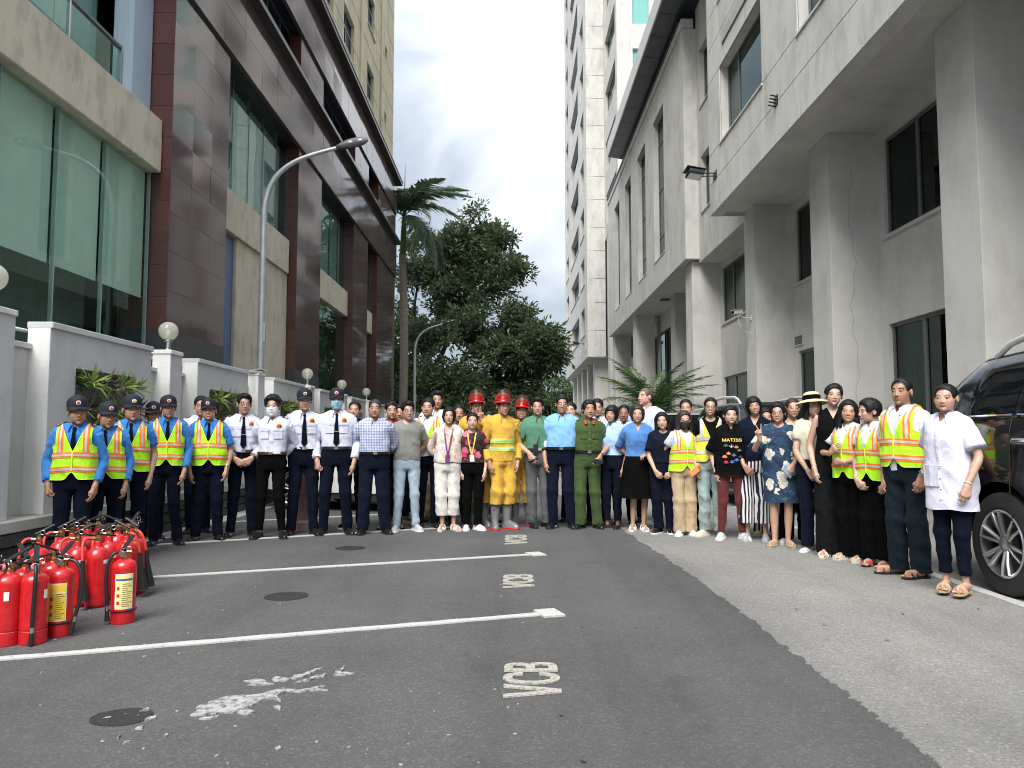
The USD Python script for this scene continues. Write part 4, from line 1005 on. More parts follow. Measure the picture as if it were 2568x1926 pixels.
    part(T, 'number_plate', box(-.24, .24, hl - .02, hl + .02, .20 * H, .265 * H), 'plate_white')
    for y in ax:
        for s in (-1, 1):
            tr = lathe([(.24, -.12), (R - .03, -.118), (R - .006, -.10), (R, -.07), (R, .07), (R - .006, .10), (R - .03, .118), (.27, .122), (.255, .115), (.245, .09)], 40, False)
            M_ = roty(math.pi / 2) if s > 0 else roty(-math.pi / 2)
            o = (s * (hw - .135), y, R)
            w = part(T, 'wheel', tf(tr, M_, o), 'tyre', 35)
            part(w, 'rim', tf(lathe([(.252, .0), (.252, .118), (.243, .126), (.232, .118), (.225, .05)], 40, False), M_, o), 'alloy', 35)
            part(w, 'disc', tf(lathe([(.0, .02), (.23, .02)], 24, False), M_, o), 'alloy_dark')
            for k in range(6):
                a = k * math.pi / 3 + .2
                for d_ in (-.13, .13):
                    p0 = np.array([.06 * math.cos(a + d_ * 1.5), .06 * math.sin(a + d_ * 1.5), .085]); p1 = np.array([.236 * math.cos(a + d_ * 1.35), .236 * math.sin(a + d_ * 1.35), .108])
                    part(w, 'spoke', tf(tube([p0, (p0 + p1) / 2 + [0, 0, .01], p1], [.014, .016, .012], [.020, .022, .030], 8), M_, o), 'alloy', 40)
                part(w, 'wheel_nut', tf(lathe([(.013, .06), (.013, .09), (.0, .092)], 6, False), rotz(a + .5) if False else M_, np.array(o) + (M_ @ np.array([.062 * math.cos(a + .52), .062 * math.sin(a + .52), 0]))), 'alloy_dark')
            part(w, 'hub', tf(lathe([(.075, .04), (.075, .09), (.055, .098), (.04, .105), (.0, .106)], 20, False), M_, o), 'alloy', 35)
    return T
SUV = car('parked_car', 'glossy black car with alloy wheels and roof rails at the right edge', (4.56, 4.16, 0), math.pi, 'car_black', H=1.86, belt_at=.71)
car('parked_car', 'black car with silver roof rails behind the woman in the straw hat', (4.62, 13.5, 0), math.pi, 'car_dark', H=1.80)
car('parked_car', 'silver car with roof rails behind the man in black', (4.46, 20.0, 0), math.pi, 'car_silver', H=1.82)
car('parked_car', 'white car far down the lane behind the green uniform', (2.75, 27.0, 0), 0, 'car_white', L=4.5, H=1.68, rails=False)
car('parked_car', 'white car parked across the bay behind the capped guards', (-2.05, 12.6, 0), math.radians(72), 'car_white', L=4.3, W=1.74, H=1.50, rails=False, kind='hatch')

# ---------------------------------------------------------------- fire extinguishers
def ext_powder(label, loc, rz, hose, lab, group='dry powder fire extinguishers'):
    T = thing('fire_extinguisher', label, 'fire extinguisher', loc, rz, group)
    r, h = .072, .375
    part(T, 'cylinder', lathe([(r - .004, 0), (r, .006), (r, .075), (r - .003, .078), (r - .003, .084), (r, .087), (r, h - .03)] + [(r * math.cos(a) ** .75, h - .03 + .055 * math.sin(a)) for a in (.3, .6, .9, 1.2)] + [(.026, h + .028), (.022, h + .035)], 32), 'ext_red', 35)
    va = part(T, 'valve', join([lathe([(.024, h + .03), (.024, h + .05), (.017, h + .055), (.017, h + .085)], 12), tube([(0, 0, h + .068), (.045, 0, h + .070)], .012, n=8)]), 'brass', 35)
    part(T, 'lever', tf(cbox(-.015, .015, -.02, .15, -.006, .006, .004), rotx(.42), (0, -.01, h + .098)), 'plastic_black')
    part(T, 'carry_handle', tf(cbox(-.015, .015, -.02, .13, -.006, .006, .004), rotx(-.12), (0, 0, h + .078)), 'plastic_black')
    part(T, 'gauge', tf(lathe([(.020, 0), (.020, .012), (.017, .016), (0, .016)], 14, False), rotx(math.pi / 2), (-.004, -.030, h + .062)), 'steel' if hose != 'f' else 'gauge_pink', 35)
    part(T, 'pin_ring', tube([(.03 + .014 * math.cos(a), -.02, h + .09 + .014 * math.sin(a)) for a in np.linspace(0, 6.28, 13)], .002, n=5), 'steel')
    hp_ = dict(f=[(0, -.012, h + .07), (0, -.055, h + .072), (.002, -.085, h + .02), (0, -.088, h - .08), (-.004, -.088, .20), (-.006, -.087, .09)],
               r=[(.03, 0, h + .07), (.09, -.01, h + .062), (.125, -.02, h - .02), (.130, -.025, h - .14), (.108, -.03, h - .22), (.098, -.035, .10)],
               l=[(-.03, -.01, h + .07), (-.060, -.03, h + .065), (-.085, -.045, h + .0), (-.090, -.05, h - .1), (-.082, -.05, .17), (-.078, -.05, .10)])[hose]
    p = np.array(hp_); t = np.linspace(0, len(p) - 1, 26)
    q = np.stack([np.interp(t, range(len(p)), p[:, k]) for k in range(3)], 1)
    for _ in range(4): q[1:-1] = .25 * q[:-2] + .5 * q[1:-1] + .25 * q[2:]
    H_ = part(T, 'hose', tube(q, .0105, n=10), 'plastic_black', True)
    e = q[-1]; d = (q[-1] - q[-2]) / np.linalg.norm(q[-1] - q[-2])
    part(H_, 'collar', tube([e - d * .015, e + d * .015], .013, n=10), 'steel')
    part(H_, 'nozzle', tube([e + d * .015, e + d * .08], [.011, .016], n=10), 'plastic_black', 40)
    if lab:
        a0, a1 = (-1.92, -.42) if lab == 'pale' else (-2.12, -.72)
        def curved(a0, a1, z0, z1, rr):
            a = np.linspace(a0, a1, 13)
            return grid_mesh(np.array([[(rr * math.cos(x), rr * math.sin(x), z) for x in a] for z in (z0, z1)]))
        L = part(T, 'label', curved(a0, a1, .095, .315, r + .0012), 'label_white', True)
        part(L, 'print', curved(a0 + .05, a1 - .05, .100, .310, r + .0018), 'label_pale' if lab == 'pale' else 'label_yellow', True)
        if lab == 'pale':
            part(L, 'stripe', curved(a0 + .08, a1 - .08, .272, .284, r + .0026), 'label_blue', True)
        else:
            part(L, 'stripe', curved(a0 + .06, a1 - .06, .255, .262, r + .0026), 'label_white', True)
        rr = random.Random(3)
        for k in range(15):
            z = .112 + k * .0125
            if .25 < z < .29: continue
            u0 = a0 + .55 + rr.uniform(0, .1) if z < .25 else a0 + .15; u1 = a1 - .12 - rr.uniform(0, .35)
            part(L, 'text_line', curved(u0, u1, z, z + (.004 if z < .25 else .008), r + .0026), 'label_ink', True)
        for k in range(3):
            z = .125 + .045 * k
            part(L, 'pictogram', curved(a0 + .18, a0 + .40, z, z + .020, r + .0026), 'sandal_red' if 'sandal_red' in LOOK else 'hose_red', True)
        part(T, 'strap', tube([((r + .004) * math.cos(a), (r + .004) * math.sin(a), .083) for a in np.linspace(0, 2 * np.pi, 31)], .006, .004, n=6), 'rubber_black' if 'rubber_black' in LOOK else 'tyre', True)
    else:
        a = np.linspace(-.9, -.55, 5)
        part(T, 'tag', grid_mesh(np.array([[((r + .0015) * math.cos(x), (r + .0015) * math.sin(x), z) for x in a] for z in (.255, .305)])), 'label_white', True)
    return T
def ext_co2(label, loc, rz, group='tall carbon dioxide fire extinguishers with black horns'):
    T = thing('fire_extinguisher', label, 'fire extinguisher', loc, rz, group)
    r, h = .076, .40
    part(T, 'cylinder', lathe([(r - .014, 0), (r - .004, .01), (r, .03), (r, h - .07)] + [(r * math.cos(a) ** .9 * 1.0, h - .07 + .085 * math.sin(a)) for a in (.2, .4, .6, .8, 1.0, 1.2)] + [(.026, h + .018), (.024, h + .045), (.020, h + .05)], 32), 'ext_red', 35)
    va = part(T, 'valve', join([lathe([(.018, h + .045), (.022, h + .055), (.022, h + .075), (.015, h + .08), (.015, h + .105)], 12), tube([(0, 0, h + .068), (-.055, 0, h + .072)], .011, n=8)]), 'brass', 35)
    part(T, 'lever', tf(cbox(-.014, .014, -.03, .105, -.006, .008, .004), rotz(-.9) @ rotx(.45), (0, 0, h + .115)), 'plastic_black')
    part(T, 'carry_handle', tf(cbox(-.015, .015, -.02, .15, -.006, .006, .004), rotz(-.9) @ rotx(-.18), (0, 0, h + .098)), 'plastic_black')
    part(T, 'pin_ring', tube([(.03 + .015 * math.cos(a), -.02, h + .115 + .015 * math.sin(a)) for a in np.linspace(0, 6.28, 13)], .002, n=5), 'steel')
    q = np.array([(-.045, 0, h + .072), (-.075, -.01, h + .074), (-.098, -.025, h + .052), (-.100, -.045, h + .005), (-.098, -.062, h - .08)])
    t = np.linspace(0, 4, 18); q = np.stack([np.interp(t, range(5), q[:, k]) for k in range(3)], 1)
    for _ in range(3): q[1:-1] = .25 * q[:-2] + .5 * q[1:-1] + .25 * q[2:]
    part(T, 'pipe', tube(q, .0095, n=10), 'hose_red', True)
    part(T, 'horn', tube([(-.098, -.062, h - .07), (-.097, -.066, h - .14), (-.094, -.080, h - .24), (-.090, -.092, h - .335), (-.0898, -.0925, h - .34)], [.014, .016, .026, .037, .039], n=16), 'plastic_black', 40)
    a = np.linspace(-1.2, -.7, 5)
    part(T, 'tag', grid_mesh(np.array([[((r + .0015) * math.cos(x), (r + .0015) * math.sin(x), z) for x in a] for z in (h - .10, h - .075)])), 'label_white', True)
    return T
def gx(px, py=None, Y=None):
    if Y is None:
        g = ground(px, py); Y = g[1] + .065
    return (at(px, 1400, Y)[0], Y, .0)
EXT = []
def place_extinguishers():
    pf = ext_powder('red extinguisher with a black hose hanging straight down its front, nearest the camera', gx(91, 1620), .55, 'f', None)
    copy_of(pf, 'red extinguisher cut off by the left edge, hose slanting to the left', gx(24, 1624), -.35)
    copy_of(pf, 'red extinguisher half hidden behind the two nearest ones, pink gauge showing', gx(66, Y=4.50), .9)
    copy_of(pf, 'red extinguisher hidden behind the leftmost one, only its valve showing', gx(-6, Y=4.45), 2.2)
    ext_powder('red extinguisher with a large yellow label and hose curving at its right', gx(156, 1600), .12, 'r', 'yellow')
    copy_of(pf, 'red extinguisher just behind the one with the large yellow label', gx(133, Y=4.72), 2.6)
    ext_powder('red extinguisher with a pale yellow label and blue stripe, standing apart in front', gx(313, 1567), .10, 'l', 'pale')
    c = ext_co2('tall red extinguisher with its horn hanging in front, middle of the group', gx(245, 1526), .62)
    for px, py, Y, rz, lab in ((194, 1526, None, .15, 'tall red extinguisher left of the one with the horn in front'), (96, None, 5.25, .15, 'tall red extinguisher standing alone at the back left by the dark stones'), (316, 1503, None, 2.4, 'tall red extinguisher behind the pale labelled one, horn to its right'),
                             (151, None, 5.60, .2, 'tall red extinguisher second from the back left'), (180, None, 5.75, .3, 'tall red extinguisher in the second row, third from the back left'), (272, None, 5.55, .4, 'tall red extinguisher wedged behind the one with the horn in front'), (218, None, 5.95, -.5, 'tall red extinguisher in the back row below the second capped guard'),
                             (243, None, 6.15, 1.2, 'tall red extinguisher at the very back, handle raised'), (293, None, 5.98, 2.9, 'tall red extinguisher at the back right with a red pipe to the right'), (338, None, 5.72, 2.2, 'tall red extinguisher at the right end of the back row'), (333, None, 6.1, 1.0, 'tall red extinguisher behind the right end of the back row, levers showing')):
        copy_of(c, lab, gx(px, py, Y), rz)

# ---------------------------------------------------------------- trees and plants
def instancer(parent, name, protos, pos, quat, scale, which, kind='stuff'):
    p = numbered(parent, name)
    I = UsdGeom.PointInstancer.Define(stage, p)
    I.CreatePrototypesRel().SetTargets([Sdf.Path(q) for q in protos(p)])
    I.CreatePositionsAttr(Vt.Vec3fArray.FromNumpy(np.asarray(pos, np.float32)))
    I.CreateOrientationsAttr(Vt.QuathArray([Gf.Quath(float(a), float(b), float(c), float(d)) for a, b, c, d in quat]))
    I.CreateScalesAttr(Vt.Vec3fArray.FromNumpy(np.asarray(scale, np.float32)))
    I.CreateProtoIndicesAttr(Vt.IntArray.FromNumpy(np.asarray(which, np.int32)))
    data(I.GetPrim(), kind=kind)
    return p
def spray(seed, n, size, reach, aspect=.42):
    """A twig's end: n pointed leaves round a point."""
    r = np.random.RandomState(seed); ms = []
    for k in range(n):
        d = r.normal(size=3); d[2] = d[2] * .5 - .05; d /= np.linalg.norm(d)
        s = np.cross(d, r.normal(size=3)); s /= np.linalg.norm(s)
        L = size * r.uniform(.7, 1.25); o = d * reach * r.uniform(.05, 1); w = L * aspect * .5; up = np.cross(d, s) * L * .10
        ms.append((np.array([o, o + d * L * .45 + s * w + up, o + d * L - up * 1.2, o + d * L * .45 - s * w + up]), np.array([[0, 1, 2], [0, 2, 3]])))
    return join(ms)
def broadleaf(label, base, lobes, seed, leaf, size=.30, count=5200, trunk=None, name='broadleaf_tree', cat='tree', group=None, reach=.45):
    """lobes: (centre xyz, radii, share); leaves cluster on the outer shell of each lobe."""
    T = thing(name, label, cat, base, 0, group)
    r = np.random.RandomState(seed)
    pos = []
    tot = sum(l[2] for l in lobes)
    for c, rad, sh in lobes:
        n = int(count * sh / tot)
        d = r.normal(size=(n * 2, 3)); d /= np.linalg.norm(d, axis=1, keepdims=True)
        rr = r.uniform(0, 1, (len(d), 1)) ** .38
        bump = .72 + .55 * meshkit.fbm(d * 2.6 + seed + np.array(c) * .3, 3, seed)[:, None]
        p = np.array(c) + d * rr * bump * np.array(rad)
        hole = meshkit.fbm(p * .8 + 7, 3, seed + 3)
        pos.append(p[hole > .535][:n])
    pos = np.vstack(pos)
    q = r.normal(size=(len(pos), 4)) * [1, .35, .35, 1]; q /= np.linalg.norm(q, axis=1, keepdims=True)
    sc = r.uniform(.75, 1.35, (len(pos), 1)) * np.ones(3)
    def protos(p):
        out = []
        for k in range(4):
            m = usdkit.mesh(stage, f'{p}/leaf_spray_{k}', spray(seed * 10 + k, 13, size, reach), LOOK[leaf])
            out.append(str(m.GetPath()))
        return out
    instancer(T, 'crown', protos, pos, q, sc, r.randint(0, 4, len(pos)))
    for k, (pts, ra, rb) in enumerate(trunk or []):
        pts = np.array(pts, float); t = np.linspace(0, len(pts) - 1, 10)
        qv = np.stack([np.interp(t, range(len(pts)), pts[:, j]) for j in range(3)], 1)
        qv[1:-1] += r.normal(0, .04, (8, 3))
        part(T, 'trunk' if k == 0 else 'limb', rough_up(tube(qv, np.linspace(ra, rb, 10), n=10), .03, 3, k), 'bark', True)
    return T
BX_, BY_ = at(1105, 900, 50)[0], 50.0
def lobe(px, py, Y, rx, rz, share, ry=None):
    p = at(px, py, Y); k = Y / FPX
    return (tuple(p - [BX_, BY_, 0]), (rx * k, (ry or rx * .8) * k, rz * k), share)
lob = [lobe(1185, 610, 50, 85, 85, 1.2), lobe(1195, 545, 50, 52, 48, .5), lobe(1260, 690, 49, 72, 65, .9), lobe(1150, 690, 50, 75, 60, .8), lobe(1060, 720, 51, 95, 80, 1.0), lobe(1160, 750, 50, 105, 65, 1.1), lobe(1255, 620, 50, 40, 45, .3),
       lobe(1060, 870, 48, 120, 90, 1.6), lobe(1190, 870, 47, 120, 80, 1.6), lobe(1310, 880, 46, 95, 66, 1.2), lobe(1370, 910, 46, 58, 50, .6), lobe(1110, 955, 46, 150, 75, 1.7), lobe(1260, 965, 47, 110, 55, 1.0), lobe(990, 930, 49, 70, 100, .9), lobe(1200, 810, 48, 100, 40, .7), lobe(1290, 800, 47, 60, 45, .5), lobe(1370, 860, 46, 55, 50, .6), lobe(1120, 640, 50, 55, 50, .5), lobe(1070, 640, 52, 60, 60, .6), lobe(1020, 780, 52, 60, 80, .6)]
TRK = [([(-1.0, 2, 0), (-1.2, 2, 3.5), (-1.0, 1.5, 7), (.2, 1, 11), (1.0, 1, 14)], .38, .10), ([(-1.1, 1.8, 5), (.6, 0, 8), (2.6, -1, 9.5)], .20, .06), ([(-1.1, 1.8, 6), (-2.0, 1, 9), (-1.5, .5, 13)], .18, .05), ([(-.6, 1.4, 8), (1.6, 0, 11), (3.6, 0, 12)], .14, .04), ([(-1.2, 2, 3.5), (1.5, -2, 6), (4.5, -3, 7)], .2, .05)]
broadleaf('big dark leafy tree filling the end of the lane behind the palm', (BX_, BY_, 0), lob, 11, 'leaf_dark', .34, 4700, TRK, reach=.55)
for px, py, Y, s, sd, lab, lf in ((1395, 950, 82, 1.0, 21, 'lighter green distant tree beside the tower columns', 'leaf_far'), (1300, 965, 88, 1.05, 22, 'distant tree low behind the firefighters, pale green', 'leaf_far'), (1180, 975, 78, .95, 23, 'dark distant tree behind the big leafy one', 'leaf_dark'), (1040, 960, 64, .9, 24, 'dark tree behind the slim street lamp', 'leaf_dark')):
    x = at(px, 960, Y)[0]
    broadleaf(lab, (x, Y, 0), [((0, 0, 5.2 * s), (3.4 * s, 3 * s, 2.6 * s), 1.4), ((1.8 * s, 0, 3.6 * s), (2.6 * s, 2 * s, 2 * s), 1), ((-2.0 * s, 0, 3.4 * s), (2.4 * s, 2 * s, 2 * s), 1), ((0, 0, 1.8), (3.2, 2, 1.8), .8)], sd, lf, .36, 1500, [([(0, 0, 0), (.1, 0, 2.5), (0, 0, 5)], .25, .08)], group='trees at the far end of the lane')
for k, (px, Y, w, h) in enumerate(((930, 43, 1.8, 1.6), (1110, 44, 2.6, 2.0), (1250, 45, 2.2, 1.7))):
    broadleaf(('dark shrub at the end of the granite building', 'dense dark shrub below the big tree', 'dark shrub behind the firefighter helmets')[k], (at(px, 960, Y)[0], Y, 0), [((0, 0, h * .8), (w, 1.4, h), 1)], 31 + k, 'leaf_dark', .26, 800, name='shrub', cat='shrub')
def frond(length, droop, seed, n=34, leaf=.55, width=.035, rise=.6, ragged=.0, vee=.7):
    """A feather leaf growing along +x from the origin: midrib and two rows of leaflets."""
    r = random.Random(seed); ms = []
    t = np.linspace(0, 1, 16)
    P = np.stack([length * (t - .10 * t ** 3 * droop), .03 * np.sin(t * 3) * length, length * (rise * t - (rise + droop) * .72 * t ** 2.1)], 1)
    ms.append(tube(P, np.linspace(.035, .006, 16), n=6))
    for k in range(n):
        u = .10 + .88 * k / n
        o = np.array([np.interp(u, t, P[:, j]) for j in range(3)])
        tg = np.array([np.interp(min(u + .03, 1), t, P[:, j]) for j in range(3)]) - o; tg /= np.linalg.norm(tg) + 1e-9
        L = leaf * (math.sin(math.pi * min(1, .22 + .80 * u)) ** .7) * r.uniform(.85, 1.15)
        for s in (-1, 1):
            d = tg * r.uniform(.55, .8) + np.array([0, s * 1.0, 0]) * r.uniform(.8, 1) + np.array([0, 0, vee * r.uniform(-.5, .5)])
            d /= np.linalg.norm(d)
            m1 = o + d * L * .55 - np.array([0, 0, .06 * L]); e = o + d * L - np.array([0, 0, L * r.uniform(.28, .62)])
            sd = np.cross(d, [0, 0, 1.]); sd /= np.linalg.norm(sd) + 1e-9
            ms.append((np.array([o - sd * width * .4, o + sd * width * .4, m1 + sd * width * .5, m1 - sd * width * .5, e]), np.array([[0, 1, 2], [0, 2, 3], [3, 2, 4]])))
    return join(ms)
PX_, PY_ = at(1008, 900, 41)[0], 41.0
RP = thing('royal_palm', 'tall royal palm with a ringed trunk and green crownshaft', 'palm tree', (PX_, PY_, 0))
tz = np.linspace(0, 11.3, 60)
part(RP, 'trunk', tube(np.stack([.12 * np.sin(tz * .3), 0 * tz, tz], 1), .20 + .03 * np.sin(tz * .28) + .008 * np.sin(tz * 22), n=16), 'palm_bark', True)
part(RP, 'crownshaft', tube([(-.02, 0, 11.25), (.0, 0, 11.5), (.02, 0, 12.6), (.03, 0, 13.5)], [.17, .19, .16, .09], n=14), 'crownshaft', True)
for k, (az, pitch, drp) in enumerate(((8, 62, 1.15), (-20, 28, 1.35), (35, -15, 1.0), (-50, 55, 1.2), (75, 55, 1.3), (-100, 35, 1.2), (110, 50, 1.2), (150, 60, 1.1), (190, 40, 1.2), (-150, 62, 1.2), (230, 0, 1.2), (-5, -32, .9), (-60, -25, 1.0), (60, 10, 1.4), (-15, 50, 1.2), (100, 75, 1.2))):
    m = frond(3.7, drp, 50 + k, 64, .85, .075, .42)
    part(RP, 'frond', tf(m, rotz(math.radians(az)) @ roty(-math.radians(pitch)), (.03, 0, 13.45)), 'palm_leaf')
part(RP, 'spear_leaf', tube([(.03, 0, 13.4), (.05, 0, 15), (.08, 0, 16.6)], [.04, .03, .005], n=6), 'palm_leaf', True)
qx = at(1625, 960, 26.0)[0]
PP = thing('date_palm', 'low bushy feather palm before the grey columns', 'palm tree', (qx, 25.5, 0))
part(PP, 'trunk', rough_up(tube([(0, 0, 0), (0, 0, .8), (0, 0, 1.75)], [.28, .25, .20], n=14), .05, 6, 2), 'bark', True)
for k in range(34):
    az = k * 137.5; pitch = (78, 62, 48, 30, 14, 0)[k % 6] + rng.uniform(-6, 6)
    part(PP, 'frond', tf(frond(2.25 + .4 * rng.random(), .75, 90 + k, 40, .46, .028, .18), rotz(math.radians(az)) @ roty(-math.radians(pitch)), (0, 0, 1.75)), 'phoenix_leaf')
q2 = at(1475, 960, 40.0)[0]
SP = thing('young_palm', 'small young palm in the shade below the tower', 'palm tree', (q2, 40.0, 0))
part(SP, 'trunk', tube([(0, 0, 0), (0, 0, 1.6)], [.12, .10], n=10), 'bark', True)
for k in range(14):
    part(SP, 'frond', tf(frond(1.6, .8, 190 + k, 24, .36, .03, .15), rotz(math.radians(k * 137.5)) @ roty(-math.radians((65, 40, 18)[k % 3])), (0, 0, 1.6)), 'palm_leaf')
def rosette(seed, n=20, L=.26, w=.030):
    r = random.Random(seed); ms = []
    for k in range(n):
        az = k * 2.399 + r.uniform(-.2, .2); el = r.uniform(.15, 1.25); l = L * r.uniform(.75, 1.15)
        d = np.array([math.cos(az) * math.cos(el), math.sin(az) * math.cos(el), math.sin(el)]); s = np.array([-math.sin(az), math.cos(az), 0])
        o = d * .02; m = d * l * .5; e = d * l - np.array([0, 0, l * .28 * math.cos(el)]); up = np.cross(s, d) * .006
        ms.append((np.array([o, m + s * w * .5 + up, e, m - s * w * .5 + up, m - up]), np.array([[0, 1, 4], [1, 2, 4], [2, 3, 4], [3, 0, 4]])))
    return join(ms)
PL = None
for k, (y0, lab) in enumerate(zip(PLANT, ('spiky planter in the wall, left of the picture', 'spiky green and purple plants in wall pots above the first capped guards', 'spiky plants in wall pots behind the bespectacled guard', 'small spiky plants in the wall behind the masked guard', 'spiky wall plants, fourth niche along', 'spiky wall plants, last niche along'))):
    if k in (0, 5):
        continue
    if PL is None:
        PL = thing('wall_planter', lab, 'planter', (WX - .05, y0 + .59, 0), 0, 'planters set in the boundary wall')
        for j in range(3):
            for i in range(4):
                y, z = -.46 + .305 * i, 1.12 + .26 * j
                part(PL, 'pot', tf(lathe([(.075, -.09), (.105, .03), (.118, .04), (.118, .06), (.10, .06)], 14), None, (-.12, y, z)), 'pot_grey', 40)
                for q in range(2):
                    part(PL, 'plant', tf(rosette(7 * j + i + 40 * q, 20 if q else 17, .27 if q else .23), roty(.5 + .25 * q), (.02 + .08 * q, y + .05 * (q - .5), z + .07)), 'planter_purple' if (i + j * 2 + q) % 3 == 0 else 'planter_green')
    else:
        copy_of(PL, lab, (WX - .05, y0 + .59, 0))
# ---------------------------------------------------------------- people: looks
look('skin', {'a': ('attribute', {'attribute': 'tint'}), 'tc': ('texture_coordinate', {}), 'n': ('noise_texture', {'scale': 38.0, 'detail': 4.0}),
              'nr': ('rgb_ramp', {'ramp': [(0.3, (0.84, 0.79, 0.77)), (0.7, (1.06, 1.03, 1.02))]}), 'm': ('mix', {'mix_type': 'multiply', 'fac': 1.0}), 'b': ('bump', {'strength': 0.12, 'distance': 0.003}),
              'p': ('principled_bsdf', {'roughness': 0.42, 'specular_ior_level': 0.4, 'subsurface_weight': 0.12, 'subsurface_scale': 0.006, 'subsurface_radius': (1.0, 0.35, 0.2)})},
     [('tc.object', 'n.vector'), ('n.fac', 'nr.fac'), ('a.color', 'm.color1'), ('nr.color', 'm.color2'), ('m.color', 'p.base_color'), ('n.fac', 'b.height'), ('b.normal', 'p.normal')], 'p.BSDF')
def cloth(name, col, rough=0.85, var=0.10, bump=0.35, sheen=0.15, fold=9.0):
    """Woven cloth: uneven tone, soft folds and weave."""
    c = np.asarray(col, float)
    sheen = sheen * min(1.0, c.max() * 6)
    nodes = {'tc': ('texture_coordinate', {}), 'map': ('mapping', {'scale': (1.0, 1.0, 0.55)}),
             'n': ('noise_texture', {'scale': fold, 'detail': 4.0, 'roughness': 0.55, 'distortion': 0.9}), 'w': ('noise_texture', {'scale': 260.0, 'detail': 2.0}),
             'r': ('rgb_ramp', {'ramp': [(0.3, tuple(c * (1 - var))), (0.7, tuple(np.minimum(c * (1 + var), 1)))]}),
             'b1': ('bump', {'strength': bump, 'distance': 0.058}), 'b2': ('bump', {'strength': 0.15, 'distance': 0.002}),
             'p': ('principled_bsdf', {'roughness': rough, 'specular_ior_level': 0.25 if c.max() > .05 else .05, 'sheen_weight': sheen, 'sheen_roughness': 0.5})}
    links = [('tc.object', 'map.vector'), ('map.vector', 'n.vector'), ('tc.object', 'w.vector'), ('n.fac', 'r.fac'), ('r.color', 'p.base_color'), ('n.fac', 'b1.height'), ('w.fac', 'b2.height'), ('b1.normal', 'b2.normal'), ('b2.normal', 'p.normal')]
    return look(name, nodes, links, 'p.BSDF')
for nm, c in dict(shirt_white=(.58, .595, .70), shirt_white2=(.63, .63, .66), shirt_blue=(.032, .18, .50), polo_blue=(.19, .40, .70), shirt_sky=(.34, .50, .72), shirt_pale=(.52, .60, .74), blouse_blue=(.07, .19, .46),
                  polo_green=(.075, .20, .125), police_green=(.042, .074, .020), tee_grey=(.20, .20, .185), navy=(.0055, .008, .019), navy_tee=(.0065, .009, .018), black=(.0028, .0028, .0032), black_top=(.0042, .0042, .0048),
                  charcoal=(.0075, .008, .009), navy_trouser=(.0045, .0062, .0145), teal_trouser=(.0095, .016, .022), grey_trouser=(.085, .088, .092), jeans=(.29, .37, .43), cargo=(.24, .31, .30), khaki=(.40, .30, .19), linen=(.60, .58, .54),
                  maroon=(.10, .018, .018), red_shirt=(.22, .02, .03), yellow_coat=(.56, .33, .045), beige_knit=(.52, .50, .38), lab_white=(.61, .61, .73), tie_navy=(.005, .006, .011), dark_cloth=(.009, .009, .010), brown_tee=(.10, .07, .05)).items():
    cloth(nm, c)
cloth('vest_lime', (.42, .86, .02), 0.7, 0.06, 0.3)
cloth('vest_yellow', (.66, .66, .06), 0.7, 0.06, 0.3)
plain('vest_trim', (.62, .90, .05), 0.7, 0.05)
plain('tape_orange', (.86, .19, .02), 0.6, 0.06)
plain('tape_silver', (.50, .47, .44), 0.35, 0.10, 20)
plain('tape_lime', (.42, .80, .10), 0.5, 0.08)
plain('hair_black', (.006, .0055, .0055), 0.55, 0.3, 60, 0.5, 90, spec=.28, stretch=(1, 1, .2), bdist=.004)
plain('hair_brown', (.022, .012, .008), 0.55, 0.4, 60, 0.8, 70, stretch=(1, 1, .2), bdist=.004)
plain('hair_fair', (.11, .07, .045), 0.55, 0.3, 60, 0.8, 70, stretch=(1, 1, .2), bdist=.004)
plain('hair_grey', (.020, .0195, .019), 0.55, 0.5, 60, 0.8, 70, stretch=(1, 1, .2), bdist=.004)
plain('leather_black', (.010, .010, .010), 0.28, 0.2, 30, 0.1, 60)
plain('leather_brown', (.055, .02, .014), 0.35, 0.2, 30)
plain('rubber_black', (.012, .012, .012), 0.6, 0.1)
plain('rubber_grey', (.15, .155, .155), 0.28, 0.12, 12)
plain('sole_red', (.50, .02, .02), 0.4, 0.1)
plain('shoe_white', (.68, .68, .66), 0.55, 0.06)
plain('shoe_grey', (.36, .37, .38), 0.6, 0.15, 30)
plain('shoe_cream', (.55, .51, .42), 0.6, 0.1)
plain('shoe_olive', (.27, .25, .16), 0.5, 0.15)
plain('sandal_red', (.52, .03, .04), 0.4, 0.1)
plain('sandal_gold', (.42, .31, .19), 0.35, 0.2, 60)
plain('cap_navy', (.006, .008, .018), 0.8, 0.15, 20, 0.2, 120)
plain('badge_white', (.66, .64, .56), 0.4, 0.05)
plain('badge_red', (.60, .05, .02), 0.4, 0.2, 60)
plain('badge_gold', (.70, .42, .08), 0.35, 0.2, 60)
plain('helmet_red', (.56, .014, .016), 0.22, 0.06, coat=0.5)
plain('mask_white', (.72, .73, .74), 0.8, 0.03)
plain('mask_blue', (.30, .48, .62), 0.8, 0.03)
plain('mask_black', (.02, .022, .02), 0.8, 0.03)
plain('plastic_black', (.012, .012, .013), 0.4, 0.1)
plain('plastic_white', (.72, .72, .72), 0.4, 0.04)
plain('card_purple', (.13, .03, .16), 0.4, 0.1)
plain('phone_orange', (.62, .25, .09), 0.3, 0.05)
plain('phone_blue', (.30, .42, .52), 0.3, 0.05)
plain('lanyard_yellow', (.72, .52, .12), 0.6, 0.05)
plain('lanyard_white', (.66, .66, .64), 0.6, 0.05)
plain('gold', (.70, .48, .20), 0.25, 0.05, metal=1.0)
plain('jade', (.66, .60, .45), 0.3, 0.05)
plain('straw', (.62, .50, .30), 0.8, 0.15, 60, 0.5, 120)
plain('shade_red', (.45, .02, .02), 0.5)
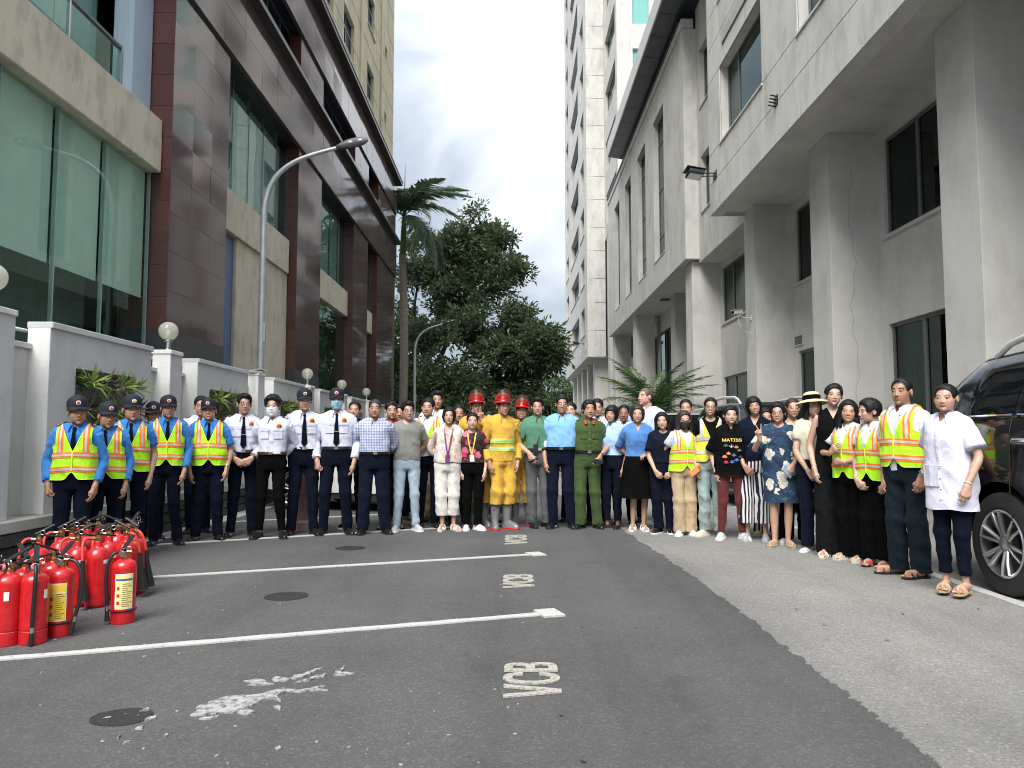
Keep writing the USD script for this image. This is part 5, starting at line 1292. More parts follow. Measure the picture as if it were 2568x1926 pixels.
look('visor_clear', {'t': ('transparent_bsdf', {'color': (.62, .50, .42)}), 'p': ('principled_bsdf', {'base_color': (.16, .10, .07), 'roughness': .18}), 'm': ('mix_closure', {'fac': .2})}, [('t.BSDF', 'm.closure1'), ('p.BSDF', 'm.closure2')], 'm.closure')
glass('lens_clear', (.86, .88, .90), 1.4)
def checks(name, a, b, freq):
    look(name, {'tc': ('texture_coordinate', {}), 's': ('separate_xyz', {}), 'sx': ('math', {'math_type': 'multiply_add', 'value2': freq, 'value3': 0}), 'sz': ('math', {'math_type': 'multiply', 'value2': freq}),
        'fx': ('math', {'math_type': 'sine'}), 'fz': ('math', {'math_type': 'sine'}), 'gx': ('math', {'math_type': 'greater_than', 'value2': 0.0}), 'gz': ('math', {'math_type': 'greater_than', 'value2': 0.0}),
        'ad': ('math', {'math_type': 'add'}), 'hf': ('math', {'math_type': 'multiply', 'value2': 0.5}), 'r': ('rgb_ramp', {'ramp': [(0, a), (1, b)]}),
        'n': ('noise_texture', {'scale': 9.0, 'detail': 3.0, 'distortion': 0.9}), 'bm': ('bump', {'strength': .35, 'distance': .035}), 'p': ('principled_bsdf', {'roughness': 0.85, 'specular_ior_level': 0.25})},
        [('tc.object', 's.vector'), ('s.x', 'sx.value1'), ('s.z', 'sz.value1'), ('sx.value', 'fx.value1'), ('sz.value', 'fz.value1'), ('fx.value', 'gx.value1'), ('fz.value', 'gz.value1'), ('gx.value', 'ad.value1'), ('gz.value', 'ad.value2'),
         ('ad.value', 'hf.value1'), ('hf.value', 'r.fac'), ('r.color', 'p.base_color'), ('tc.object', 'n.vector'), ('n.fac', 'bm.height'), ('bm.normal', 'p.normal')], 'p.BSDF')
checks('gingham', (.64, .66, .73), (.07, .12, .31), 330.0)
def stripes(name, a, b, freq):
    look(name, {'tc': ('texture_coordinate', {}), 's': ('separate_xyz', {}), 'y': ('math', {'math_type': 'multiply', 'value2': 0.55}), 'u': ('math', {'math_type': 'add'}), 'm': ('math', {'math_type': 'multiply', 'value2': freq}),
        'f': ('math', {'math_type': 'sine'}), 'r': ('rgb_ramp', {'ramp': [(0.46, a), (0.54, b)]}), 'q': ('map_range', {'from_min': -1.0, 'from_max': 1.0}), 'p': ('principled_bsdf', {'roughness': 0.85, 'specular_ior_level': 0.25})},
        [('tc.object', 's.vector'), ('s.y', 'y.value1'), ('s.x', 'u.value1'), ('y.value', 'u.value2'), ('u.value', 'm.value1'), ('m.value', 'f.value1'), ('f.value', 'q.value'), ('q.result', 'r.fac'), ('r.color', 'p.base_color')], 'p.BSDF')
stripes('striped', (.68, .67, .66), (.014, .016, .034), 165.0)
def blossoms(name, base, colours, scale, size, petal=0.0, second=None):
    """A printed cloth: scattered flower heads of several colours on a plain ground."""
    st = [(k / len(colours), c) for k, c in enumerate(colours)]
    nodes = {'tc': ('texture_coordinate', {}), 'd': ('noise_texture', {'scale': scale * 2.2, 'detail': 3.0}), 'ds': ('vector_math', {'math_type': 'multiply_add', 'vector2': (petal, petal, petal)}),
             'v': ('voronoi_texture', {'scale': scale, 'randomness': 0.85}), 'sc': ('separate_color', {}), 'cr': ('rgb_ramp', {'ramp': st, 'interpolate': False}),
             'th': ('rgb_ramp', {'ramp': [(size - .04, (1, 1, 1)), (size, (0, 0, 0))]}), 'n2': ('noise_texture', {'scale': scale * 3.5, 'detail': 3.0, 'distortion': 1.2}), 'n2r': ('rgb_ramp', {'ramp': [(.5, base), (.6, second or base)]}),
             'n3': ('noise_texture', {'scale': scale * 9, 'detail': 2.0}), 'n3r': ('rgb_ramp', {'ramp': [(.35, (.55, .55, .55)), (.6, (1.15, 1.15, 1.15))]}), 'mm': ('mix', {'mix_type': 'multiply', 'fac': 0.8}),
             'm': ('mix', {'mix_type': 'mix'}), 'p': ('principled_bsdf', {'roughness': 0.85, 'specular_ior_level': 0.25})}
    look(name, nodes, [('tc.object', 'd.vector'), ('d.color', 'ds.vector1'), ('tc.object', 'ds.vector3'), ('ds.vector', 'v.vector'), ('v.color', 'sc.color'), ('sc.r', 'cr.fac'), ('v.distance', 'th.fac'), ('th.color', 'm.fac'),
        ('tc.object', 'n2.vector'), ('n2.fac', 'n2r.fac'), ('n2r.color', 'm.color1'), ('tc.object', 'n3.vector'), ('n3.fac', 'n3r.fac'), ('cr.color', 'mm.color1'), ('n3r.color', 'mm.color2'), ('mm.color', 'm.color2'), ('m.color', 'p.base_color')], 'p.BSDF')
blossoms('floral_orange', (.66, .60, .55), [(.62, .33, .20), (.55, .50, .52), (.68, .46, .33)], 13.0, 0.46, 0.05, (.50, .44, .45))
blossoms('floral_black', (.018, .013, .013), [(.55, .05, .13), (.62, .16, .22), (.018, .013, .013), (.42, .03, .08)], 11.0, 0.50, 0.05, (.08, .045, .03))
blossoms('floral_navy', (.018, .034, .075), [(.62, .58, .50), (.018, .034, .075), (.55, .52, .46), (.02, .05, .10)], 9.0, 0.52, 0.09, (.03, .09, .13))

# ---------------------------------------------------------------- people: templates
def head_shape(fem, jaw, cheek, length):
    def f(P):
        X = P.copy(); X[:, 0] = np.abs(X[:, 0])
        Z = X.copy(); Z[:, 2] = np.where(Z[:, 2] < 0, Z[:, 2] / length, Z[:, 2])
        d = ell(Z, (0, .016, .026), (.0765, .096, .087))
        d = smin(d, ell(Z, (0, -.022, -.042), (.060 * cheek, .066, .066)), .03)
        d = smin(d, ell(Z, (.026, -.058, -.030), (.034 * cheek, .028, .034)), .02)
        d = smin(d, ell(Z, (.026 * jaw, -.030, -.070), (.028 * jaw, .046, .027)), .024)
        d = smin(d, ell(Z, (0, -.072, -.098), (.020 * jaw, .019, .017)), .022)
        d = smin(d, ell(Z, (.026, -.074, .021), (.028, .012, .009 if fem else .011)), .014)
        d = smax(d, -ell(Z, (.031, -.105, .001), (.019, .020, .012)), .012)
        d = smin(d, ell(Z, (.031, -.076, .000), (.0145, .0145, .0115)), .005)
        d = smin(d, rcone(Z, (0, -.086, .004), (0, -.106 if not fem else -.102, -.034), .007, .0105), .010)
        d = smin(d, ell(Z, (.0115, -.094, -.038), (.0095, .010, .0075)), .006)
        d = smin(d, ell(Z, (0, -.090, -.0585), (.021, .010, .0062)), .006)
        d = smin(d, ell(Z, (0, -.088, -.0685), (.018, .010, .0066)), .006)
        e = smax(ell(Z, (.081, .014, -.010), (.010, .020, .032)), -ell(Z, (.094, .006, -.008), (.009, .011, .018)), .006)
        d = smin(d, e, .006)
        return smin(d, rcone(Z, (0, .022, -.05), (0, .030, -.16), .052 if not fem else .046, .055 if not fem else .047), .02)
    return solid(f, (-.105, -.13, -.15), (.105, .13, .125), .0066)
HEADS = {k: decim(head_shape(*a), .0005) for k, a in dict(m=(0, 1.0, 1.0, 1.0), mw=(0, 1.22, 1.10, .97), mt=(0, .92, .92, 1.06), f=(1, .86, .96, .96), fr=(1, .98, 1.06, .94)).items()}
def hand_shape(curl, thumb, spread=(0, 0, 0, 0), over=None):
    """A right hand hanging down: palm towards +x, thumb towards -y."""
    over = over or {}
    segs = []
    def f(P):
        kn = [(.002, -.033, -.086), (.0, -.012, -.092), (.0, .010, -.089), (.002, .029, -.080)]
        L = [(.040, .025, .020), (.044, .028, .021), (.041, .026, .020), (.032, .020, .018)]
        d = None
        for k in kn:
            q = rcone(P, (0, k[1] * .45, -.006), k, .018, .0135)
            d = q if d is None else smin(d, q, .014)
        d = smin(d, rcone(P, (0, 0, .03), (0, 0, -.01), .024, .022), .015)
        d = smin(d, rcone(P, (.008, -.014, -.022), (.012, -.026, -.052), .017, .013), .012)
        for i, (k, l) in enumerate(zip(kn, L)):
            p = np.array(k, float); a = 0.0
            sp = spread[i]
            for j in range(3):
                a += over.get(i, curl)[j]
                q = p + l[j] * np.array([math.sin(a), math.sin(sp) * math.cos(a), -math.cos(a) * math.cos(sp)])
                d = smin(d, rcone(P, p, q, .0092 - .0008 * j, .0086 - .0008 * j), .0035)
                p = q
        p = np.array((.012, -.028, -.050))
        for q, r in zip(thumb, (.0105, .0095)):
            q = np.array(q); d = smin(d, rcone(P, p, q, r + .001, r), .004); p = q
        return d
    return decim(solid(f, (-.045, -.085, -.205), (.09, .06, .04), .0062), .0004)
HANDS = {'relax': hand_shape((.30, .45, .30), [(.022, -.044, -.078), (.026, -.040, -.104)]),
         'fist': hand_shape((.9, 1.2, .9), [(.030, -.042, -.072), (.042, -.026, -.088)]),
         'half': hand_shape((.5, .8, .6), [(.026, -.046, -.076), (.034, -.036, -.100)]),
         'vee': hand_shape((.0, .05, .05), [(.034, -.030, -.066), (.042, -.008, -.074)], (-.30, .24, 0, 0), {0: (-.02, .0, .0), 1: (.02, .0, .0), 2: (1.1, 1.3, 1.0), 3: (1.1, 1.3, 1.0)})}
def wisps(P, f, seed, s=(75, 75, 15)):
    return (meshkit.fbm(P * np.array(s), 2, seed) - .5) * 2 * f
def hair_shape(style, seed=1):
    top, side, low, face, amp, extra = dict(
        short=(.016, .0022, -.045, (.069, .080, .120), .007, None), quiff=(.021, .002, -.045, (.069, .078, .123), .007, 'quiff'), buzz=(.008, .003, -.04, (.068, .080, .114), .001, None),
        recede=(.011, .003, -.045, (.071, .088, .134), .003, None), curly=(.034, .016, -.045, (.069, .076, .116), .011, None), under=(.010, .004, -.05, (.070, .080, .112), .002, None),
        bob=(.015, .015, -.085, (.064, .080, .114), .007, 'bob'), bangs=(.016, .016, -.10, (.062, .074, .086), .007, 'bob'), shoulder=(.014, .013, -.19, (.063, .080, .116), .007, 'long'),
        long=(.012, .010, -.26, (.064, .080, .110), .006, 'back'), tied=(.009, .006, -.05, (.069, .082, .123), .004, 'tail'), crop=(.019, .013, -.06, (.066, .079, .115), .008, 'crop'), pixie=(.017, .009, -.06, (.068, .079, .114), .009, None))[style]
    def f(P):
        C = (P - [0, -.098 if style != 'recede' else -.096, -.046]) / np.array(face)
        k = (np.abs(C[:, 0]) ** 3.2 + np.abs(C[:, 1]) ** 2.2 + np.abs(C[:, 2]) ** 3.2) ** (1 / 2.9)
        fc = (k - 1) * min(face) + .004 * (meshkit.noise(P * [120, 60, 60], seed) - .5)
        base = ell(P, (0, .016, .026), (.0785, .098, .0885))
        w = np.clip((P[:, 2] - .0) / .07, 0, 1)
        root = .2 + .8 * np.clip((k - 1.0) / (.30 if style not in ('bob', 'bangs', 'shoulder') else .12), 0, 1) ** .7
        d = base - (side + (top - side) * w) * root
        if extra == 'quiff':
            d = smin(d, ell(P, (.012, -.062, .095), (.050, .034, .026)), .02)
        if extra in ('bob', 'crop'):
            d = smin(d, ell(P, (0, .022, -.020 if extra == 'bob' else .0), (.093, .096, .105 if extra == 'bob' else .085)), .03)
        if extra == 'long':
            X = P.copy(); X[:, 0] = np.abs(X[:, 0])
            d = smin(d, rcone(X, (.055, .012, .02), (.080, .006, -.16), .050, .040), .03)
            d = smin(d, rcone(P, (0, .05, .0), (0, .065, -.16), .062, .055), .04)
        if extra == 'back':
            d = smin(d, rcone(P, (0, .06, .0), (0, .085, -.24), .062, .045), .04)
        if extra == 'tail':
            d = smin(d, ell(P, (0, .108, .02), (.030, .030, .030)), .012)
            d = smin(d, rcone(P, (0, .125, .01), (0, .125, -.14), .024, .012), .012)
        d = d - wisps(P, amp, seed, (80, 80, 17) if style != 'curly' else (46, 46, 46))
        if style in ('bob', 'shoulder', 'bangs', 'crop', 'pixie'):
            fc = smin(fc, ell(P, (.018, -.085, .02), (.040, .05, .046 if style != 'bangs' else .018)), .01)
        d = smax(d, -fc, .006)
        d = smax(d, -ell(P, (0, -.02, -.12), (.062, .075, .075)), .01)
        if extra not in ('bob', 'long'):
            X = np.abs(P[:, 0])
            ear = np.sqrt((P[:, 1] - .008) ** 2 + (P[:, 2] + .014) ** 2 + np.maximum(0, .070 - X) ** 2) - .030
            d = smax(d, -ear, .008)
            d = smax(d, np.where(P[:, 1] < .0, -.012, low) - P[:, 2] if extra not in ('tail', 'back') else np.where(P[:, 1] < .01, -.01, -.3) - P[:, 2], .012)
        return smax(d, low - .01 + .02 * (meshkit.noise(P * [70, 70, 1], seed) - .5) * 2 - P[:, 2] if extra != 'tail' else -.2 - P[:, 2], .006)
    return decim(solid(f, (-.135, -.12, min(low, -.06) - .03 if extra != 'tail' else -.17), (.135, .17, .155), .0075), .0006)
HAIRS = {}
def hair(style):
    if style not in HAIRS:
        HAIRS[style] = hair_shape(style, 3 + len(HAIRS))
    return HAIRS[style]
def cap_parts():
    g = np.linspace(0, 2 * np.pi, 25)
    dome = [[(r * .090 * math.cos(a), .012 + r * .106 * math.sin(a), z + (.012 * max(0, -math.sin(a)) if z > .06 else 0)) for a in g] for r, z in ((1.0, .040), (1.01, .062), (.98, .090), (.86, .116), (.62, .134), (.32, .142), (.02, .144))]
    brim = []
    for t in np.linspace(0, 1, 6):
        brim.append([((.090 + .004 * t) * math.cos(a), .012 + (.106 + .052 * t * math.sin(-a) ** .8) * math.sin(a), .044 - .016 * t * (1.0 - .25 * math.sin(-a)) - .020 * t * abs(math.cos(a))) for a in np.linspace(math.pi + .25, 2 * math.pi - .25, 17)])
    b = grid_mesh(brim)
    return tf(grid_mesh(np.array(dome))), join([b, (b[0] - [0, 0, .004], b[1][:, ::-1])])
CAP = cap_parts()
TORSO = dict(m=dict(z=[.76, .82, .90, .98, 1.06, 1.14, 1.22, 1.30, 1.37, 1.42, 1.46], w=[.10, .150, .166, .160, .150, .151, .160, .168, .150, .104, .062], d=[.07, .100, .112, .104, .098, .101, .110, .114, .098, .072, .056], c=[.0, .01, .012, .004, 0, 0, .0, .004, .010, .016, .02]),
             f=dict(z=[.76, .82, .90, .98, 1.06, 1.14, 1.22, 1.30, 1.37, 1.42, 1.46], w=[.10, .155, .170, .155, .132, .133, .143, .147, .130, .088, .052], d=[.07, .104, .112, .098, .086, .092, .112, .108, .084, .062, .048], c=[.0, .014, .014, .004, 0, -.004, -.010, -.002, .010, .016, .02]))
class Body:
    """One person's measures at a standing height of 1.70 m, facing -y; everything built from them is scaled afterwards."""
    def __init__(b, sex, wide=1.0, belly=0.0, arms=('side', 'side'), feet=.10, turn=(.22, .22), seed=0, sway=0.0):
        b.r = random.Random(seed); b.seed = seed; b.sex = sex; b.wide = wide
        t = TORSO[sex]
        b.z = np.array(t['z']); b.w = np.array(t['w']) * wide; b.d = np.array(t['d']) * (.5 + .5 * wide); b.c = np.array(t['c'], float)
        g = belly * np.exp(-((b.z - 1.08) / .11) ** 2)
        b.d = b.d + .5 * g; b.c = b.c - .5 * g; b.w = b.w + .55 * g
        b.sh = (.163 if sex == 'm' else .141) * (.6 + .4 * wide)
        b.hx = .086 * (.7 + .3 * wide)
        b.arm = {}
        for s, kind in zip((-1, 1), arms):
            b.arm[s] = b.pose(s, kind)
        b.foot = {s: np.array([s * feet + b.r.uniform(-.012, .012), b.r.uniform(-.03, .02), 0.0]) for s in (-1, 1)}
        b.turn = {-1: -turn[0], 1: turn[1]}
        b.knee = {s: np.array([s * (b.hx * .55 + feet * .45), b.foot[s][1] * .5 - .022, .475]) for s in (-1, 1)}
    def pose(b, s, kind):
        S = np.array([s * b.sh, .010, 1.350]); r = b.r; j = lambda a: r.uniform(-a, a)
        wx = b.sh + .036 + max(0, b.wide - 1) * .08
        hand, pole, d, palm = 'relax', np.array([s * .45, .7, -.2]), None, np.array([-s, 0, 0.])
        if kind == 'side':
            W = np.array([s * (wx + j(.01)), -.045 + j(.03), .865 + j(.012)]); d = np.array([s * -.05, -.12, -1]); palm = np.array([-s, .35, 0])
        elif kind == 'lead':
            W = np.array([s * (wx + .035), -.13, .875]); d = np.array([s * -.05, -.20, -1]); palm = np.array([-s, .6, 0]); hand = 'half'; pole = np.array([s * .8, .5, -.2])
        elif kind == 'fist':
            W = np.array([s * (wx + .012), -.045 + j(.02), .868]); d = np.array([0, -.10, -1]); hand = 'fist'; palm = np.array([-s, .5, 0])
        elif kind == 'back':
            W = np.array([s * .075, .165, .955]); d = np.array([-s * .8, .15, -.45]); palm = np.array([0, 1., 0]); pole = np.array([s * 1.0, .35, -.1])
        elif kind == 'front':
            W = np.array([s * .105, -.155 - .035 * (s > 0), .935 + j(.01)]); d = np.array([-s * .72, -.18, -.62]); palm = np.array([0, 1., .2]); pole = np.array([s * .9, .5, -.2]); hand = 'half'
        elif kind == 'low':
            W = np.array([s * .115, -.15 - .03 * (s > 0), .875]); d = np.array([-s * .6, -.12, -.8]); palm = np.array([0, 1., .2]); pole = np.array([s * .9, .5, -.2]); hand = 'half'
        elif kind == 'vee':
            W = np.array([s * .20, -.30, 1.255]); d = np.array([s * .22, -.22, 1.0]); palm = np.array([0, -1., -.15]); pole = np.array([s * .6, .1, -1.0]); hand = 'vee'
        elif kind == 'veein':
            W = np.array([s * .06, -.20, 1.36]); d = np.array([-s * .15, -.1, 1.0]); palm = np.array([0, -1., 0]); pole = np.array([s * .8, -.1, -.6]); hand = 'vee'
        elif kind == 'point':
            W = np.array([s * .14, -.20, 1.03]); d = np.array([-s * .9, -.25, -.15]); palm = np.array([0, .3, -1.]); pole = np.array([s * .9, .5, -.2]); hand = 'half'
        elif kind == 'hold':
            W = np.array([s * .15, -.17, .965]); d = np.array([-s * .35, -.35, -.8]); palm = np.array([-s * .5, .9, 0]); pole = np.array([s * .8, .6, -.2]); hand = 'half'
        elif kind == 'chest':
            W = np.array([s * .085, -.215, 1.12]); d = np.array([-s * .7, -.15, .55]); palm = np.array([0, 1., 0]); pole = np.array([s * .9, .2, -.5]); hand = 'half'
        elif kind == 'fold':
            W = np.array([s * .05, -.19, 1.03]); d = np.array([-s * 1., -.02, .05]); palm = np.array([0, 1., 0]); pole = np.array([s * .9, .2, -.5]); hand = 'half'
        else:
            W, d, palm, hand = kind[0] * np.array([s, 1, 1]), np.array(kind[1]) * np.array([s, 1, 1]), np.array(kind[2]) * np.array([s, 1, 1]), kind[3]
        l1, l2 = .285, .248
        v = W - S; L = np.linalg.norm(v)
        if L > .995 * (l1 + l2):
            W = S + v * (.995 * (l1 + l2) / L); v = W - S; L = np.linalg.norm(v)
        a = (l1 * l1 - l2 * l2 + L * L) / (2 * L); h = math.sqrt(max(l1 * l1 - a * a, 0))
        u = v / L; p = pole - u * (pole @ u); p /= np.linalg.norm(p)
        E = S + u * a + p * h
        d = d / np.linalg.norm(d) if d is not None else (W - E) / np.linalg.norm(W - E)
        return S, E, W, d, palm, hand
    def prof(b, z, inf=0.0):
        return np.interp(z, b.z, b.w) + inf, np.interp(z, b.z, b.d) + inf, np.interp(z, b.z, b.c)
    def loft(b, P, w, d, c, n=2.5):
        x, y = np.abs(P[:, 0]) / w, np.abs(P[:, 1] - c) / d
        return ((x ** n + y ** n) ** (1 / n) - 1) * np.minimum(w, d)
    tree = None
    def lay_on(b, mesh, o):
        '''From here on, front() follows this garment's own surface, o being how far it stands off the body.'''
        from scipy.spatial import cKDTree
        v = mesh[0][mesh[0][:, 1] < .0]
        b.tree, b.ty, b.o = cKDTree(v[:, [0, 2]]), v[:, 1], o
    def front(b, x, z, off):
        if b.tree is not None:
            d, i = b.tree.query((x, z), k=5)
            if d[0] < .03:
                return min(b.ty[i]) - max(off - b.o, -.004)
        w, d, c = b.prof(z, off)
        return c - d * (1 - min(abs(x) / w, .98) ** 2.5) ** (1 / 2.5)
    def armline(b, s, n=15):
        S, E, W = b.arm[s][:3]
        t = np.linspace(0, 2, n)[:, None]
        p = np.where(t < 1, S + (E - S) * t, E + (W - E) * (t - 1))
        q = p.copy(); q[1:-1] = .25 * p[:-2] + .5 * p[1:-1] + .25 * p[2:]
        return q, t[:, 0]
    def legline(b, s):
        H = np.array([s * b.hx, .012, .88]); K, A = b.knee[s], b.foot[s] + [0, .02, .085]
        return H, K, A
def skin_of(b, head, hp, bare_legs, bare_feet, sleeve, booted=False):
    """The continuous body: torso, limbs, hands and head joined into one closed surface."""
    zz = [.80, .86, .92, 1.0, 1.08, 1.16, 1.24, 1.31, 1.37, 1.40, 1.42, 1.435, 1.447, 1.46]
    w, d, c = b.prof(np.array(zz), -.012)
    w[-4:] = np.array([.088, .070, .058, .045]) * (1 if b.sex == 'm' else .88); d[-4:] = np.array([.062, .058, .052, .042]) * (1 if b.sex == 'm' else .9)
    ms = [tube(np.stack([np.zeros(len(zz)), c, zz], 1), np.maximum(d, .03), np.maximum(w, .03), 20, power=2.4)]
    ms.append(tube([(0, .02, 1.36), (0, .018, 1.43), (0, .008, 1.50)], [.07, .055 if b.sex == 'm' else .047, .052 if b.sex == 'm' else .044], n=16))
    k = 1.0 if b.sex == 'm' else .86
    k *= (.45 + .55 * b.wide)
    for s in (-1, 1):
        q, t = b.armline(s)
        q = np.vstack([[q[0] * [.55, 1, 1]], q])
        r = np.interp(np.r_[-.1, t], [-.1, 0, .3, .75, 1.0, 1.25, 1.7, 2.0], np.array([.03, .043, .044, .041, .039, .040, .031, .025]) * k)
        ms.append(tube(q, r, n=12))
        S, E, W, dr, palm, hk = b.arm[s]
        h = HANDS[hk]
        hv = h[0].copy() * (1.0 if b.sex == 'm' else .92)
        hf = h[1]
        Z = -dr; X = palm - Z * (palm @ Z); X /= np.linalg.norm(X)
        if s < 0:
            R = np.stack([X, np.cross(Z, X), Z], 1)
        else:
            hv[:, 0] *= -1; hf = hf[:, ::-1]; X = -X
            R = np.stack([X, np.cross(Z, X), Z], 1)
        ms.append((hv @ R.T + W + dr * .012, hf))
        H, K, A = b.legline(s)
        L = [H + [0, 0, .0], H * .5 + K * .5 + [0, -.012, 0], K, K * .6 + A * .4 + [0, .022, 0], A * .8 + K * .2, A, A - [0, -.012, .055]]
        ms.append(tube(L, np.array([.082, .070, .052, .053, .036, .033, .030]) * (k if bare_legs else .8) * (np.array([1, 1, .7, .5, .5, .5, .5]) if booted else 1), n=12))
        if bare_feet:
            y = np.array([.055, .04, .0, -.06, -.12, -.165, -.185])
            ft = tube(np.stack([0 * y, y, [.032, .036, .040, .036, .028, .024, .020]], 1), [.026, .032, .036, .031, .022, .015, .008], [.022, .028, .030, .034, .040, .038, .020], 12)
            ms.append(tf(ft, rotz(b.turn[s]), b.foot[s] + [0, .02, .012]))
            for i in range(5):
                tx = -s * (.030 - .0155 * i)
                ms.append(tf(tube([(tx, -.165 + abs(i - 1) * .008, .022), (tx, -.19 + .008 * abs(i - .5) + .006 * max(0, i - 2), .020), (tx, -.200 + .009 * i, .016)], [.0095 - .001 * i, .009 - .0008 * i, .005], n=7), rotz(b.turn[s]), b.foot[s] + [0, .02, .008]))
    hv = HEADS[head][0] @ hp[0].T + hp[1]
    ms.append((hv, HEADS[head][1]))
    M = None
    bad = []
    for m in ms:
        q = mani(m)
        if q.status() != manifold3d.Error.NoError or q.is_empty():
            bad.append(m); continue
        if q.volume() < 0:
            q = mani((m[0], m[1][:, ::-1]))
        M = q if M is None else M + q
    out = unman(M)
    return join([out] + bad) if bad else out
def paint_face(m, hp, skin, fem, smile, brow, lips, hairc=None):
    """Cuts brows, eyes and lips out along their outlines so that each has its own colour."""
    t = hp[1]
    loc = lambda v: (v - t) @ hp[2].T
    skin = np.asarray(skin, float)
    pieces = []
    cur = m
    def cutout(field, colour):
        nonlocal cur
        s = field(loc(cur[0]))
        if (s > 0).any():
            a = clip(cur, s); cur2 = clip(cur, -s)
            pieces.append((a, np.asarray(colour, float))); cur = cur2
    fr = lambda p: np.where(p[:, 1] < -.045, 0, -1)
    ax = lambda p: np.abs(p[:, 0])
    hs = .45
    cutout(lambda p: fr(p) + .0056 - np.abs(p[:, 0] * 0) - np.hypot((ax(p) - .0315) * .0, (p[:, 2] - .0005)) - .0 if False else fr(p) + 1 - np.hypot((ax(p) - .0315) / .0088, (p[:, 2] - .0005) / .0047), (.008, .006, .005))
    cutout(lambda p: fr(p) + 1 - np.hypot((ax(p) - .0315) / .0155, (p[:, 2] - .0000 - .0015 * (1 - ((ax(p) - .0315) / .0155) ** 2)) / .0040), (.37, .345, .33))
    cutout(lambda p: fr(p) + 1 - np.hypot((ax(p) - .0320) / .0180, (p[:, 2] - .0020) / .0062), skin * (.27 if not fem else .16))
    bt = (.0060 if not fem else .0045) * brow
    cutout(lambda p: fr(p) + 1 - np.hypot((ax(p) - .0325) / .0205, (p[:, 2] - .0215 - .004 * np.cos((ax(p) - .036) * 60)) / bt), (.020, .014, .012) if brow > .6 else skin * .5)
    mw, mz = (.0215 + .008 * smile), -.0635
    bend = lambda p: p[:, 2] - mz - smile * 11.0 * (p[:, 0] ** 2)
    if smile > .6:
        cutout(lambda p: fr(p) + 1 - np.hypot(p[:, 0] / (mw * .82), bend(p) / .0046), (.62, .60, .55))
    else:
        cutout(lambda p: fr(p) + 1 - np.hypot(p[:, 0] / (mw * .9), bend(p) / .0014), skin * .22)
    cutout(lambda p: fr(p) + 1 - np.hypot(p[:, 0] / mw, (bend(p) + .0006) / (.0082 if fem else .0074)), np.asarray(lips))
    cutout(lambda p: np.where(p[:, 1] < -.085, 0, -1) + 1 - np.hypot((ax(p) - .0078) / .0048, (p[:, 2] + .0452) / .0032), skin * .25)
    p = loc(cur[0])
    col = np.repeat(skin[None], len(p), 0)
    red = np.exp(-((ax(p) - .040) / .020) ** 2 - ((p[:, 2] + .030) / .020) ** 2) * (p[:, 1] < -.03) + .7 * np.exp(-(p[:, 0] / .012) ** 2 - ((p[:, 2] + .034) / .012) ** 2) * (p[:, 1] < -.08) + .5 * np.exp(-((ax(p) - .085) / .012) ** 2 - ((p[:, 2] + .01) / .03) ** 2)
    col = col * (1 - red[:, None] * np.array([.0, .09, .08]))
    if not fem:
        jawsh = np.clip((-.048 - p[:, 2]) / .03, 0, 1) * (p[:, 1] < -.02) * (p[:, 2] > -.125)
        col = col * (1 - jawsh[:, None] * np.array([.13, .11, .08]))
    C = (p - [0, -.098, -.046]) / np.array([.069, .080, .112])
    k = (np.abs(C[:, 0]) ** 3.2 + np.abs(C[:, 1]) ** 2.2 + np.abs(C[:, 2]) ** 3.2) ** (1 / 2.9)
    scalp = np.clip((k - 1.0) / .07, 0, 1) * np.clip((p[:, 2] + .045 - .05 * (p[:, 1] < .0)) / .025, 0, 1) * (np.abs(p[:, 0]) < .0815)
    if hairc is not None:
        col = col * (1 - .88 * scalp[:, None]) + np.asarray(hairc) * .88 * scalp[:, None]
    ms, cs = [cur], [col]
    for a, c in pieces:
        ms.append(a); cs.append(np.repeat(c[None], len(a[0]), 0))
    return join(ms), np.vstack(cs)
def wrinkle(m, amp, seed, s=(11, 11, 7)):
    '''Folds: soft ridges running aslant and a gentler unevenness.'''
    v = m[0]; q = v + v[:, [2, 0, 1]] * .55
    rd = 1 - np.abs(2 * meshkit.noise(q * np.array(s) * .85 + seed, seed) - 1)
    n = meshkit.noise(v * np.array(s) + seed, seed + 4) * .45 + rd ** 2 * .62 + meshkit.noise(q * np.array(s) * 2.2, seed + 9) * .30 - .62
    return v + vnormals(m) * (n * 2.7 * amp)[:, None], m[1]
def smoothed(m, k=2):
    v = m[0].copy(); f = m[1]
    e = np.vstack([f[:, [0, 1]], f[:, [1, 2]], f[:, [2, 0]]]); e = np.vstack([e, e[:, ::-1]])
    cnt = np.bincount(e[:, 0], minlength=len(v))[:, None]
    for _ in range(k):
        for lam in (.5, -.52):
            a = np.zeros_like(v); np.add.at(a, e[:, 0], v[e[:, 1]])
            v = v + lam * (a / np.maximum(cnt, 1) - v)
    return v, f
